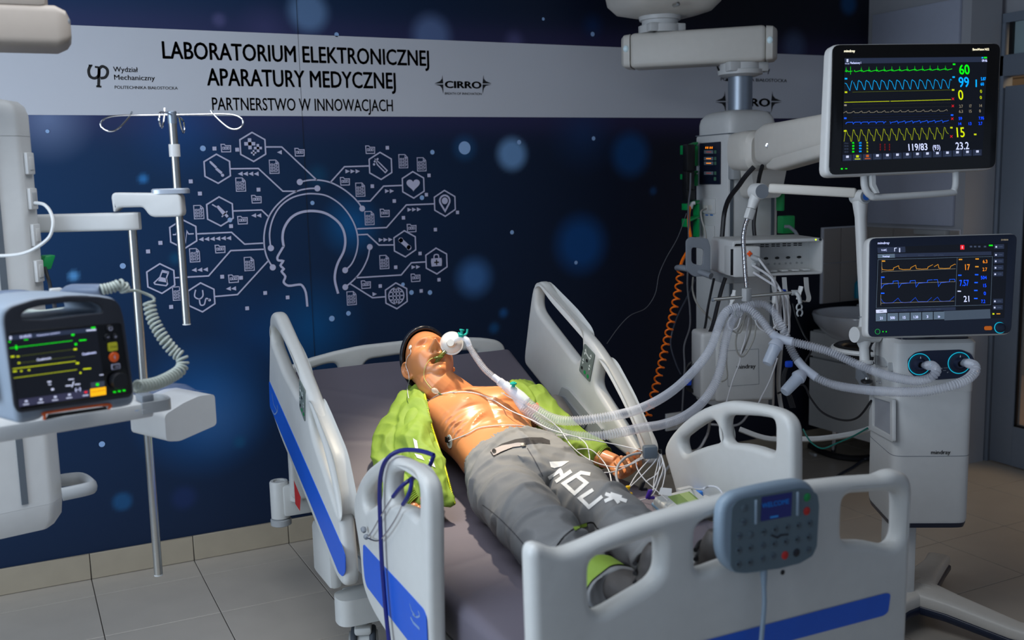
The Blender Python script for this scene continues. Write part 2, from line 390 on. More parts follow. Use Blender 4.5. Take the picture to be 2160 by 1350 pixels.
wtext('Mechaniczny', 1568, 151, 12, 56, .02); wtext('POLITECHNIKA BIAŁOSTOCKA', 1520, 170, 7, 140, .012); logo_p(1512, 122, 1.05)
# head and circuit drawing
hd = MB(); hw = .0115
hd.ribbon(smooth([mc(*p) for p in [(955, 780), (948, 720), (960, 660), (1000, 600), (1060, 565), (1140, 555), (1220, 570), (1290, 615), (1330, 670), (1345, 740), (1335, 810), (1300, 880), (1282, 940), (1280, 1000), (1300, 1078)]], 5), hw, NW)
hd.ribbon(smooth([mc(*p) for p in [(955, 778), (930, 820), (915, 850), (922, 868), (952, 872), (935, 900), (956, 922), (942, 938), (966, 970), (955, 1005), (985, 1028), (1040, 1022), (1070, 1025), (1095, 1070), (1105, 1160)]], 3), hw * .9, NW)
obj('head_outline', hd, PRINT_W, wb, sharp=0)
cl = MB(); lw = .0065
for L in [[(842, 150), (943, 150), (1165, 360)], [(618, 288), (795, 286), (950, 430), (1040, 430)], [(635, 555), (815, 549), (860, 592)], [(408, 700), (625, 690), (708, 765), (830, 758)], [(262, 978), (480, 966), (620, 806), (835, 797)],
          [(513, 1097), (663, 1084), (858, 870)], [(1497, 270), (1340, 275), (1250, 375)], [(1705, 393), (1587, 398), (1503, 492), (1425, 493)], [(1907, 510), (1731, 517), (1606, 660), (1420, 668)],
          [(1652, 770), (1558, 771), (1485, 703), (1425, 706)], [(1855, 877), (1763, 883), (1699, 960), (1410, 978)], [(1598, 1098), (1517, 1104), (1375, 1015)]]:
    cl.ribbon([mc(*p) for p in L], lw, NW)
for L in [[(1057, 372), (1120, 360), (1190, 361), (1260, 378), (1330, 415), (1390, 462), (1430, 505), (1452, 540)],
          [(1168, 412), (1110, 414), (1040, 430), (960, 475), (890, 545), (850, 620), (832, 700), (833, 780), (850, 850), (886, 912)],
          [(874, 790), (866, 700), (885, 610), (930, 530), (1000, 475), (1080, 450), (1150, 446), (1230, 460), (1310, 510), (1370, 580), (1410, 660), (1425, 740), (1415, 820), (1385, 890), (1344, 930)],
          [(1500, 783), (1488, 850), (1450, 930), (1400, 990), (1345, 1037)]]:
    cl.ribbon(smooth([mc(*p) for p in L], 5), lw * 1.05, NW); 
    for e in (L[0], L[-1]): cl.disc(mc(*e) - np.array([0, .0004, 0]), .0125 * 1.15, NW)
obj('circuit_lines', cl, PRINT_W, wb, sharp=0)
def rel(c, s): return lambda x, y: c + np.array([x * s, -.0003, y * s])
def hexicon(x, y, kind, R=92):
    c = mc(x, y); r = np.linalg.norm(mc(x, y - R) - c); q = rel(c, r); m = MB()
    m.ribbon([q(math.sin(math.radians(a)), math.cos(math.radians(a))) for a in range(0, 360, 60)], lw, NW, True)
    w = lw * .9
    def pl(*p): m.poly([q(*t) for t in p])
    def rb(*p, c=False, sm=0, ww=None): m.ribbon([np.array(t) for t in (smooth([q(*t) for t in p], sm) if sm else [q(*t) for t in p])], ww or w, NW, c)
    def plus(a, b_, s, t): pl((a - s, b_ - t), (a + s, b_ - t), (a + s, b_ + t), (a - s, b_ + t)); pl((a - t, b_ - s), (a + t, b_ - s), (a + t, b_ + s), (a - t, b_ + s))
    if kind == 'plus': plus(-.2, .22, .38, .12); plus(.35, -.08, .28, .09); plus(.03, -.4, .19, .06)
    if kind == 'drop': pl((-.5, .55), (-.38, .52), (.0, .12), (-.12, .02), (-.48, .4)); rb((-.05, .05), (.28, -.25), (.22, -.32), (-.12, .0)); m.disc(q(.33, -.45), .11 * r, NW)
    if kind == 'syringe': pl((-.25, .35), (-.08, .42), (.45, -.15), (.2, -.3)); rb((-.5, .5), (-.2, .3)); rb((.1, -.38), (.5, .0)); rb((.35, -.2), (.5, -.4), ww=w * 2)
    if kind == 'ecg': rb((-.7, .0), (-.5, .0), (-.4, .15), (-.25, -.1), (-.1, .0), (.0, .7), (.12, -.6), (.25, .2), (.35, .0), (.7, .0))
    if kind == 'flask': rb((.1, .45), (-.05, .1), (-.45, -.25), (-.4, -.35), (.3, -.5), (.4, -.4), (.35, .0), (.5, .35), c=True); pl((.0, .1), (.35, .0), (.4, -.3), (-.2, -.15)); rb((.1, .55), (.55, .4))
    if kind == 'steth': rb((-.35, .55), (-.45, .1), (-.15, -.1), (.1, .1), (.1, .5), sm=4); rb((-.15, -.1), (-.1, -.5), (.15, -.5), (.3, -.1), (.5, -.2), sm=4); m.disc(q(.52, -.22), .1 * r, NW)
    if kind == 'tube': rb((-.4, .5), (-.1, .25), (.5, -.35), (.35, -.5), (-.25, .1), c=True); rb((-.5, .3), (-.15, .55), ww=w * 1.4); m.disc(q(-.5, .12), .09 * r, NW)
    if kind == 'heart': pl(*[(.52 * math.sin(t) ** 3 * 1.05, .03 + .44 * (13 * math.cos(t) - 5 * math.cos(2 * t) - 2 * math.cos(3 * t) - math.cos(4 * t)) / 14) for t in np.linspace(0, 2 * math.pi, 30, endpoint=False)])
    if kind == 'pin': rb(*[(.42 * math.sin(t), .2 + .42 * math.cos(t)) for t in np.linspace(-2.2, 2.2, 14)], (0, -.6), c=True, ww=w * 1.5); m.disc(q(0, .2), .26 * r, NW)
    if kind == 'pill':
        for s in (1, -1): pl(*[(-s * .08 * .9 - .0 + (-s * .25) + .2 * math.cos(t), s * .06 * .9 + s * .25 + .2 * math.sin(t)) for t in np.linspace(0, 6.28, 14)], ); pl((-.55, .28), (-.3, .5), (.5, -.25), (.3, -.5)) if s == 1 else None
    if kind == 'bag': pl((-.42, -.4), (.42, -.4), (.46, .0), (.42, .22), (-.42, .22), (-.46, .0)); rb((-.2, .22), (-.15, .48), (.15, .48), (.2, .22), sm=3)
    if kind == 'globe':
        for a in (1, .45): rb(*[(.62 * a * math.sin(t), .62 * math.cos(t)) for t in np.linspace(0, 2 * math.pi, 24, endpoint=False)], c=True)
        rb((0, .62), (0, -.62)); rb((-.62, 0), (.62, 0)); rb((-.52, .3), (.52, .3)); rb((-.52, -.3), (.52, -.3))
    obj('hexagon_icon', m, PRINT_W, wb, sharp=0)
    if kind in ('bag',): obj('icon_cross', MB().poly([q(a, b_ - .1) + np.array([0, -.0006, 0]) for a, b_ in ((-.05, -.2), (.05, -.2), (.05, .2), (-.05, .2))]).poly([q(a, b_ - .1) + np.array([0, -.0006, 0]) for a, b_ in ((-.2, -.05), (.2, -.05), (.2, .05), (-.2, .05))]), PRINT_K, wb, sharp=0)
for a in [(760, 150, 'plus'), (535, 288, 'drop'), (552, 558, 'syringe'), (320, 702, 'ecg'), (178, 983, 'flask', 94), (435, 1102, 'steth'), (1568, 270, 'tube', 86), (1775, 390, 'heart', 84), (1975, 507, 'pin', 82), (1722, 763, 'pill', 83), (1922, 872, 'bag', 82), (1668, 1092, 'globe', 82)]:
    hexicon(*a)
dm = MB(); lw2 = .0038
for x, y in [(895, 275), (683, 388), (418, 562), (392, 835), (737, 890), (285, 1077), (1712, 240), (1828, 260), (1440, 420), (1498, 600), (1592, 878), (1385, 1107)]:
    c = mc(x, y); r = np.linalg.norm(mc(x, y - 42) - c); q = rel(c, r)
    dm.ribbon([q(*t) for t in ((-.7, 1), (.3, 1), (.7, .55), (.7, -1), (-.7, -1))], lw2, NW, True); dm.ribbon([q(*t) for t in ((.3, 1), (.3, .55), (.7, .55))], lw2, NW)
    for yy in (.3, -.15, -.6): dm.ribbon([q(*t) for t in ((-.5, yy + .12), (-.2, yy + .12), (-.2, yy - .12), (-.5, yy - .12))], lw2 * .8, NW, True); dm.ribbon([q(*t) for t in ((0, yy + .12), (.5, yy + .14), (.4, yy - .12), (0, yy - .12))], lw2 * .8, NW, True)
for x, y in [(590, 157), (1056, 183), (783, 480), (695, 613), (553, 795), (638, 983), (1503, 167), (1343, 367), (1595, 567), (1765, 663), (1790, 977), (1476, 1020)]:
    c = mc(x, y); r = np.linalg.norm(mc(x, y - 30) - c); q = rel(c, r)
    dm.ribbon([q(*t) for t in ((-1, .8), (-.3, .8), (-.1, .5), (1, .5), (.95, -.8), (-.95, -.8))], lw2 * 1.1, NW, True)
    for xx in (-.5, 0, .5): dm.ribbon([q(xx + s * .17, t) for s, t in ((-1, .2), (1, .2), (1, -.25), (-1, -.25))], lw2 * .8, NW, True)
obj('document_icons', dm, PRINT_W, wb, sharp=0)
sm_ = MB()
for x, y in [(517, 160), (661, 167), (367, 368), (425, 445), (796, 420), (622, 651), (175, 757), (97, 811), (566, 971), (685, 978), (838, 1074), (980, 1102), (724, 1171), (243, 1162), (1611, 155), (1875, 330), (1516, 398), (1858, 452), (1655, 492), (1713, 598), (1915, 673), (2055, 564), (1818, 824), (1664, 911), (1938, 990), (1566, 1030), (1825, 1061)]:
    q = rel(mc(x, y), .0085); sm_.poly([q(-1, -1), q(1, -1), q(1, 1), q(-1, 1)])
obj('square_marks', sm_, PRINT_W, wb, sharp=0)
ar = MB()
for s, pts in ((-1, [(928, 184), (680, 320), (713, 320), (747, 320), (781, 320), (765, 584), (798, 584), (432, 735), (468, 733), (503, 732), (538, 730), (573, 728), (607, 727), (388, 929), (424, 928), (460, 926), (605, 1047), (638, 1046)]),
               (1, [(1360, 304), (1392, 304), (1424, 304), (1610, 429), (1640, 429), (1752, 547), (1781, 546), (1811, 545), (1570, 738), (1600, 737), (1631, 736), (1777, 910), (1806, 909), (1531, 1081)])):
    for x, y in pts: q = rel(mc(x, y), .011); ar.poly([q(s * 1.0, 0), q(-s, .9), q(-s, -.9)])
obj('arrow_marks', ar, PRINT_W, wb, sharp=0)
ds = MB()
SPOTM = mat('mural_spot_ink', (150, 185, 230), .6)
for px, py, r in [(100, 277, 4), (428, 313, 6), (259, 561, 6), (215, 937, 6), (1146, 40, 3.5), (1250, 72, 5), (710, 73, 5), (912, 321, 5), (890, 417, 5), (485, 464, 5), (659, 428, 4.5), (735, 661, 5), (700, 672, 6), (868, 617, 5), (907, 617, 5), (850, 600, 4), (1080, 490, 4.5), (1252, 292, 4.5), (1095, 300, 5), (1215, 554, 4), (980, 312, 14)]:
    c = W2(px, py, -.0005); ds.disc(c, abs(W2(px, py - r)[2] - c[2]), NW)
obj('light_dots', ds, SPOTM, wb, sharp=0)
obj('wall_seam', MB().box((AY(640, 300, WY)[0], WY - .0025, 1.5), (.0016, .001, 2.7)), PRINT_K, wb)
# baseboard tiles
bb = tag(obj('baseboard_back', MB().box((1.6, WY - .004, .058), (6.4, .008, .116)), GROUT, org=(1.6, WY, 0)), kind='structure')
for i in range(-4, 11):
    x = px0 + (i + .5) * pit
    obj('baseboard_tile', MB().box((x, WY - .011, .0595), (pit - .004, .010, .115), bev=.0015, seg=1), BTILE, bb)
# right side: white wall with return, door wall, ceiling, left wall
tag(obj('wall_right', MB().box((SX + .12, (WY + 3.95) / 2, CEIL / 2), (.24, WY - 3.95, CEIL)), WALLW), kind='structure')
tag(obj('baseboard_right', MB().box((SX - .006, (WY + 3.95) / 2, .06), (.010, WY - 3.95, .115)), BTILE), kind='structure')
tag(obj('ceiling', MB().box((2.3, 1.8, CEIL + .05), (8.6, 6.2, .1)), mat('ceiling_paint', (190, 190, 190), .8)), kind='structure')
FRAMEM = mat('door_frame_grey', (118, 128, 142), .45)
dw = tag(obj('wall_door_side', MB().box((DX + .1, 1.4, 2.72), (.12, 5.2, .45)).box((DX + .1, -.3, 1.3), (.12, 1.8, 2.6)), WALLW), kind='structure')
df = thing('door_1', (DX, 2.9, 0), None, None); df['kind'] = 'structure'
zt = AX(2117, 116, DX)[2]; zt2 = AX(2120, 161, DX)[2]
obj('door_frame', MB().box((DX + .04, 3.96, 1.25), (.08, .055, 2.5), bev=.004).box((DX + .04, 3.3, (zt + zt2) / 2), (.08, 1.4, zt - zt2), bev=.004).box((DX + .04, 3.3, 2.52), (.08, 1.4, .05)).box((DX + .04, 2.62, 1.25), (.08, .055, 2.5)), FRAMEM, df)
y1, y2 = 3.925, 2.66
obj('door_leaf', MB().box((DX + .03, y1 - .075, 1.08), (.05, .145, 2.14), bev=.004).box((DX + .03, y2 + .075, 1.08), (.05, .145, 2.14), bev=.004), FRAMEM, df)
for z_, h_ in ((.125, .23), (2.08, .14)): obj('door_rail', MB().box((DX + .031, (y1 + y2) / 2, z_), (.05, y1 - y2 - .296, h_)), FRAMEM, df)
obj('glazing_seal', MB().box((DX + .03, y1 - .155, 1.12), (.03, .012, 1.78)).box((DX + .03, y2 + .155, 1.12), (.03, .012, 1.78)).box((DX + .03, (y1 + y2) / 2, .245), (.03, y1 - y2 - .3, .012)), BLACK, df)
GL = mat('door_glass', (235, 240, 240), .05, alpha=.12)
obj('glass_pane', MB().box((DX + .03, (y1 + y2) / 2, 1.12), (.008, y1 - y2 - .3, 1.78)), GL, df)
obj('transom_seal', MB().box((DX + .02, 3.90, 2.41), (.03, .02, .25)), BLACK, df)
obj('transom_pane', MB().box((DX + .03, 3.3, 2.41), (.01, 1.2, .23)), mat('frosted_glass', (150, 172, 178), .6), df)
wc_ = tag(obj('wall_corridor', MB().box((7.4, 2.4, 1.475), (.1, 7, 2.95)), mat('corridor_mortar', (96, 72, 44), .8)), kind='structure')
CB = mat('corridor_brick', (176, 130, 78), .7, ns=9, na=.15)
bme = bpy.data.meshes.new('brick'); bm = bmesh.new(); bmesh.ops.create_cube(bm, size=1)
for q in bm.verts: q.co = Vector((q.co.x * .03, q.co.y * .36, q.co.z * .072))
bm.to_mesh(bme); bm.free(); bme.materials.append(CB)
for r_ in range(10, 34):
    for c_ in range(0, 5):
        o = bpy.data.objects.new('brick', bme); COL.objects.link(o); o.parent = wc_; o.location = (7.34 - 7.4, 4.2 + c_ * .37 + (r_ % 2) * .18 - 2.4, .04 + r_ * .08)
tag(obj('floor_corridor', MB().box((6.3, 2.4, -.02), (2.3, 7, .05)), mat('corridor_floor', (170, 132, 90), .25)), kind='structure')
print('part A ok')
# ================================================================== bed
XL0, XL1, XR0, XR1 = .86, .91, 1.925, 1.975     # left rail outer/inner face, right rail inner/outer face
YZ = ((0, 1, 0), (0, 0, 1))
bed = thing('hospital_bed', (1.42, 2.85, 0), 'hospital bed with off-white plastic rails, blue stripes and dark grey mattress', 'bed')
def outl(pts, x): return [(AX(a, b_, x)[1], AX(a, b_, x)[2]) for a, b_ in pts]
def shift(poly, dz=0., dy=0.): return [(a + dy, b_ + dz) for a, b_ in poly]
def rail(name, poly, holes, xa, xb, r=.05, hr=.03, lab=None):
    return slab(name, poly, holes, (xa, 0, 0), (0, 1, 0), (0, 0, 1), xb - xa, .018, BEDP, bed, r=r, hr=hr, label=lab, res=4)
def c8(pts): return [(540 + x / 2.108, 620 + y / 2.108) for x, y in pts]
# head rail, picture left (outer face seen)
a = outl([(568, 660), (566, 820), (571, 867), (592, 928), (637, 1037), (682, 1151), (712, 1226), (727, 1243)], XL0)
b_ = outl([(760, 1205), (750, 1094), (737, 1014), (715, 928), (682, 833), (644, 739), (606, 655)], XL1)
hl = rail('head_side_rail', a + b_, [outl([(570, 694), (572, 722), (596, 785), (626, 840), (632, 838), (630, 795), (612, 750), (588, 705), (576, 690)], XL0),
     outl([(652, 848), (668, 885), (700, 965), (717, 1050), (719, 1088), (711, 1088), (690, 1020), (658, 925), (649, 880)], XL0)], XL0, XL1)
def decal(name, pts, x, m, parent, side=-1, r=.012, t=.0025):
    q = outl(pts, x); q = rnd(q, r); mb = MB(); n = len(q)
    A = [np.array([x, a_, c_]) for a_, c_ in q]; Bq = [p + np.array([side * t, 0, 0]) for p in A]
    mb.add(A + Bq, [tuple(range(n)), tuple(range(2 * n - 1, n - 1, -1))] + [(i, (i + 1) % n, n + (i + 1) % n, n + i) for i in range(n)]); return obj(name, mb, m, parent)
decal('blue_stripe', c8([(60, 385), (200, 700), (380, 1110), (399, 1165), (400, 1235), (388, 1257), (370, 1240), (240, 920), (110, 610), (64, 500)]), XL0 + .0005, BLUE, hl)
# angle scale symbol on the stripe
sy = MB(); sx = XL0 - .0025
def sp_(x, y): return AX(540 + x / 2.108, 620 + y / 2.108, sx)
sy.ribbon([sp_(70, 440), sp_(78, 490), sp_(92, 520)], .004, (-1, 0, 0)); sy.ribbon(smooth([sp_(70, 515), sp_(82, 535), sp_(95, 520), sp_(95, 495)], 4), .006, (-1, 0, 0))
obj('angle_scale_mark', sy, mat('pale_mark', (120, 150, 200), .5), hl, sharp=0)
def keypad(parent, pts, x, side, nm='keypad'):
    k = decal(nm, pts, x, mat('keypad_grey', (105, 116, 112), .5), parent, side, .008, .004)
    c = np.mean([AX(a, b_, x) for a, b_ in pts], 0); p0 = AX(*pts[0], x); up = nrm(AX(*pts[0], x) - AX(*pts[3], x)); ac = nrm(AX(*pts[1], x) - AX(*pts[0], x))
    hh = np.linalg.norm(AX(*pts[0], x) - AX(*pts[3], x)); ww = np.linalg.norm(AX(*pts[1], x) - AX(*pts[0], x)); off = np.array([side * .0052, 0, 0])
    ms = MB(); md = MB(); mg = MB()
    for i, j, kind in [(-.25, .36, 1), (.25, .36, 1), (-.28, .22, -1), (.22, .24, -1), (-.3, .0, 1), (.3, .02, 1), (-.3, -.12, -1), (.3, -.1, -1)]:
        q = c + ac * i * ww + up * j * hh + off; s = .075 * hh; ms.poly([q + ac * s * .8 - up * s * .5 * kind, q - ac * s * .8 - up * s * .5 * kind, q + up * s * .7 * kind])
    ms.ribbon([c + ac * -.25 * ww + up * .3 * hh + off, c + ac * .25 * ww + up * .2 * hh + off], .006, (side, 0, 0))
    for i, j, r_, m_ in ((0, .08, .055, BLACK), (-.3, -.3, .055, BLACK), (0, -.34, .065, mat('key_green', (10, 140, 70), .5)), (.3, -.36, .065, mat('key_green', (10, 140, 70), .5))):
        obj('key_button', MB().disc(c + ac * i * ww + up * j * hh + off, r_ * hh, (side, 0, 0)), m_, k, sharp=0)
    tag(obj('key_symbols', ms, mat('key_pale', (200, 208, 205), .5), k, sharp=0), kind='stuff')
keypad(hl, [(633, 800), (641, 822), (645, 888), (634, 858)][0:1] + [(645, 825), (645, 890), (634, 860)], XL0 + .0005, -1)
# head rail, picture right (inner face seen)
a = outl([(1104, 768), (1104, 750), (1113, 670), (1119, 625), (1123, 602), (1137, 590)], XR0)
b_ = outl([(1184, 624), (1226, 670), (1276, 726), (1312, 782), (1341, 836), (1365, 886), (1385, 945)], XR1)
c_ = outl([(1372, 985), (1325, 968), (1245, 905), (1170, 850)], XR0)
hr_ = rail('head_side_rail', a + b_ + c_, [outl([(1131, 607), (1129, 650), (1144, 672), (1214, 764), (1222, 756), (1226, 745), (1227, 706), (1195, 664), (1145, 612), (1136, 604)], XR0),
      outl([(1262, 762), (1253, 812), (1267, 836), (1315, 910), (1347, 962), (1361, 950), (1333, 892), (1312, 842), (1275, 772)], XR0)], XR0, XR1, r=.045)
keypad(hr_, [(1234, 724), (1256, 748), (1245, 806), (1223, 782)], XR0 - .0005, -1)
obj('rail_latch', MB().prism(rnd(outl([(1181, 838), (1190, 815), (1205, 822), (1275, 905), (1268, 935), (1205, 870)], XR0), .01), (XR0 - .012, 0, 0), (0, 1, 0), (0, 0, 1), .02), LGREY, hr_)
obj('latch_handle', MB().prism(rnd(outl([(1186, 842), (1192, 834), (1200, 838), (1245, 893), (1240, 903), (1196, 860)], XR0), .006), (XR0 - .018, 0, 0), (0, 1, 0), (0, 0, 1), .01), GREYP, hr_)
# foot rails
def c5(pts): return [(560 + x / 3., 900 + y / 3.) for x, y in pts]
a = outl(c5([(690, 225), (640, 262), (592, 330), (562, 415), (552, 480), (553, 560), (575, 680), (598, 850), (603, 980), (640, 1100), (700, 1225), (760, 1310)]) + [(850, 1420), (905, 1440)], XL0)
b_ = outl([(948, 1430)] + c5([(1152, 1350), (1145, 900), (1145, 500), (1132, 360), (1100, 288), (1030, 235), (930, 182), (850, 167)]), XL1)
flr = rail('foot_side_rail', a + b_, [outl(c5([(700, 325), (650, 372), (617, 425), (618, 500), (632, 537), (680, 500), (722, 478), (733, 400), (735, 310)]), XL0),
      outl(c5([(778, 300), (776, 420), (788, 500), (830, 500), (900, 530), (945, 590), (965, 588), (970, 480), (966, 370), (940, 325), (900, 295), (840, 282)]), XL0)], XL0, XL1)
decal('blue_stripe', c5([(622, 740), (730, 858), (850, 985), (1005, 1155), (1022, 1200), (1027, 1300), (1030, 1420), (980, 1430), (905, 1350), (740, 1135), (645, 1010), (632, 960), (622, 850)]), XL0 + .0005, BLUE, flr)
sy = MB(); sx = XL0 - .0025
def sq_(x, y): return AX(560 + x / 3., 900 + y / 3., sx)
sy.ribbon([sq_(912, 1120), sq_(925, 1165), sq_(950, 1200)], .004, (-1, 0, 0)); sy.ribbon(smooth([sq_(930, 1185), sq_(955, 1205), sq_(975, 1195), sq_(965, 1165)], 4), .005, (-1, 0, 0)); sy.ribbon([sq_(918, 1205), sq_(935, 1240), sq_(975, 1280)], .008, (-1, 0, 0))
obj('angle_scale_mark', sy, mat('pale_mark', (120, 150, 200), .5), flr, sharp=0)
def c6(pts): return [(1360 + x / 3.215, 820 + y / 3.215) for x, y in pts]
a = outl(c6([(250, 900), (185, 640), (150, 520), (115, 415), (160, 325), (250, 222), (380, 132), (540, 85)]), XR0)
b_ = outl(c6([(700, 76), (850, 98), (980, 128), (1050, 172), (1083, 240), (1088, 330), (1088, 900)]), XR1)
frr = rail('foot_side_rail', a + b_, [outl(c6([(230, 345), (238, 400), (262, 460), (300, 430), (400, 393), (492, 372), (508, 350), (500, 290), (480, 238), (455, 208), (400, 225), (330, 268)]), XR0),
      outl(c6([(530, 210), (526, 270), (534, 350), (560, 378), (640, 378), (740, 398), (855, 442), (876, 430), (876, 230), (862, 206), (760, 188), (600, 182), (550, 186)]), XR0)], XR0, XR1)
# foot board
FB0, FB1 = 1.70, 1.755
def oy(pts, y): return [(AY(a, b_, y)[0], AY(a, b_, y)[2]) for a, b_ in pts]
top = oy([(1119, 1168), (1124, 1153), (1140, 1149), (1152, 1153), (1168, 1165), (1189, 1168), (1225, 1156), (1272, 1134), (1339, 1108), (1417, 1084), (1485, 1066), (1560, 1045), (1718, 1021), (1795, 1012), (1868, 1008), (1883, 997), (1900, 994), (1920, 999), (1930, 1020)], FB0)
zb = .42
out = top + [(top[-1][0] - .005, .6), (top[-1][0] - .01, zb), (top[0][0] + .01, zb), (top[0][0] + .005, .6)]
hA = oy([(1246, 1190), (1246, 1270), (1256, 1300), (1272, 1298), (1380, 1234), (1398, 1212), (1398, 1130), (1385, 1134), (1300, 1163), (1254, 1180)], FB0)
hB = oy([(1470, 1112), (1470, 1205), (1482, 1210), (1560, 1180), (1640, 1160), (1655, 1150), (1655, 1060), (1640, 1066), (1490, 1098)], FB0)
hC = oy([(1781, 1050), (1778, 1138), (1786, 1148), (1835, 1146), (1885, 1158), (1903, 1142), (1905, 1046), (1895, 1038), (1795, 1044)], FB0)
fb = slab('footboard', out, [hA, hB, hC], (0, FB0, 0), (1, 0, 0), (0, 0, 1), 1e-3 + (FB1 - FB0), .022, BEDP, bed, r=.02, hr=.025, res=5)
fb.location.y += 0
# slab() grows along u x v = -Y, so push it back to sit between FB0 and FB1
fb.location = (0, FB1 - FB0, 0)
mb = MB(); q = rnd(oy([(1420, 1368), (1478, 1352), (1868, 1250), (1877, 1252), (1872, 1290), (1862, 1298), (1660, 1352), (1600, 1368)], FB0), .01)
A = [np.array([x, FB0 - .0028, z]) for x, z in q]; mb.add(A, [tuple(range(len(A)))]); obj('blue_stripe', mb, BLUE, fb, sharp=0).location = (0, -(FB1 - FB0), 0)
# head board
HB0 = 3.95
out = oy([(596, 776), (640, 757), (700, 740), (760, 727), (850, 717), (900, 713), (960, 710), (1015, 711), (1045, 716), (1058, 726), (1062, 745)], HB0)
out = out + [(out[-1][0], .45), (out[0][0], .45)]
hs = [oy([(603, 795), (603, 850), (712, 850), (714, 785), (706, 762), (680, 766), (640, 780)], HB0), oy([(757, 776), (757, 850), (1003, 850), (1003, 736), (960, 738), (850, 744), (770, 756)], HB0)]
hb = slab('headboard', out, hs, (0, HB0, 0), (1, 0, 0), (0, 0, 1), .035, .014, BEDP, bed, r=.03, hr=.02, res=4)
# mattress: bent box with soft edges and creases
MATM = mat('mattress_cover', (100, 95, 106), .55, ns=5, na=.06)
def sheet(name, x0, x1, ys, t, m, parent, nx=60, bevr=.03, wr=.002, zoff=0.):
    rings = []
    prof = []
    for k in range(9): a = math.pi / 2 * k / 8; prof.append((x0 + bevr - bevr * math.cos(math.pi / 2 - a) * 1 if False else x0 + bevr * (1 - math.sin(a)), -bevr + bevr * math.cos(a)))
    prof = [(x0 + bevr * (1 - math.cos(a)), -bevr * (1 - math.sin(a))) for a in np.linspace(0, math.pi / 2, 6)]
    prof += [(x, 0) for x in np.linspace(x0 + bevr, x1 - bevr, nx)[1:-1]]
    prof += [(x1 - bevr * (1 - math.cos(a)), -bevr * (1 - math.sin(a))) for a in np.linspace(math.pi / 2, 0, 6)]
    prof += [(x1, -t + bevr), (x1 - bevr * .5, -t), (x0 + bevr * .5, -t), (x0, -t + bevr)]
    for y in ys:
        z = bedz(y) + zoff
        r = []
        for x, dz in prof:
            w = 0
            if dz > -.01:
                w = wr * (mnoise.noise((x * 3, y * 9, .3)) * 1.6 + mnoise.noise((x * 9 + y * 5, y * 2, 4.)) * .8)
                for cx, cy, dx, dy, A_ in ((1.0, 3.75, .9, -.42, 1.1), (1.0, 3.6, .95, -.35, .9), (.95, 3.45, .95, -.2, .8), (1.0, 3.2, .98, .1, .7), (1.05, 2.5, .98, .2, .8), (1.0, 2.3, .9, .3, .8)):
                    d = (x - cx) * dy - (y - cy) * dx; s = (x - cx) * dx + (y - cy) * dy; w += .004 * A_ * math.exp(-(d / .012) ** 2) * math.exp(-((s - .1) / .28) ** 2)
            r.append((x, y, z + dz + w))
        rings.append(r)
    return obj(name, MB().ring(rings), m, parent, sharp=50)
ys = np.concatenate([np.linspace(1.80, 3.08, 90), np.linspace(3.09, 3.86, 80)])
sheet('mattress', .945, 1.905, ys, .13, MATM, bed, zoff=-.014)
# deck and base frame
deck = MB()
for y0, y1_ in ((1.80, 2.40), (2.43, 3.06)): deck.box((1.42, (y0 + y1_) / 2, ZF - .155), (.94, y1_ - y0, .04), bev=.01)
L = math.hypot(.78, .78 * SL); ax = np.array([[1, 0, 0], nrm((0, 1, SL)), nrm((0, -SL, 1))])
deck.box((1.42, 3.48, bedz(3.48) - .165), (.94, .82, .035), ax, bev=.01)
obj('mattress_deck', deck, LGREY, bed)
fr = MB()
for x in (1.10, 1.74): fr.box((x, 2.85, .40), (.06, 2.1, .07), bev=.01)
for y in (1.9, 2.85, 3.85): fr.box((1.42, y, .40), (.68, .06, .07), bev=.01)
for y in (2.3, 3.3): fr.box((1.42, y, .30), (.40, .10, .16), bev=.01)
fr.box((1.42, 2.85, .245), (.62, 1.8, .06), bev=.01)
obj('bed_frame', fr, LGREY, bed)
# corner post and caster shroud seen at the picture left
obj('rail_bracket', MB().prism(rnd([(-.09, -.055), (.20, -.055), (.20, .055), (-.09, .055)], .05, 6), (1.01, 3.30, .185), (1, 0, 0), (0, 1, 0), .095), BEDP, bed)
obj('rail_hinge_cover', MB().box((.93, 3.42, .40), (.05, .22, .20), bev=.02), BEDP, bed)
tr = MB(); q = [AX(637, 1010, .885), AX(652, 1046, .885), AX(650, 1075, .885), AX(640, 1060, .885)]
tr.poly([p + np.array([-.022 * 0 - .03, 0, 0]) for p in q]); obj('red_sticker', tr, mat('red_label', (190, 40, 40), .5), bed, sharp=0)
def caster(x, y, ang, nm='caster'):
    ro = thing(nm, (x, y, 0), None, None); ro.parent = bed; ro.location = (x - 1.42, y - 2.85, 0)
    return ro
def caster_mesh(x, y, ang):
    ca_, sa = math.cos(ang), math.sin(ang); ax_ = np.array([ca_, sa, 0.]); fw = np.array([-sa, ca_, 0.]); c = np.array([x, y, .075])
    h_ = obj('caster', MB().lathe(c - ax_ * .025, ax_, [(0, .05), (.004, .062), (.046, .062), (.05, .05)], 28).cyl(c + (0, 0, .05), c + (0, 0, .12), .02).box(c + np.array([0, 0, .075]), (.06, .09, .03), [ax_, fw, (0, 0, 1)], bev=.01), BEDP, bed)
    for s in (-1, 1):
        obj('tyre', MB().lathe(c + ax_ * s * .033 - ax_ * .012, ax_, [(0, .058), (.002, .07), (.008, .075), (.016, .075), (.022, .07), (.024, .058)], 36), mat('tyre_rubber', (62, 68, 76), .6), h_)
        obj('hub', MB().lathe(c + ax_ * s * .047 - ax_ * .004, ax_, [(0, .058), (.006, .056), (.008, .02), (.012, .012), (.013, .001)], 28), BEDP, h_)
caster_mesh(1.015, 3.30, math.radians(-20)); caster_mesh(1.86, 3.36, .3); caster_mesh(1.0, 2.0, .2); caster_mesh(1.84, 2.0, -.2)
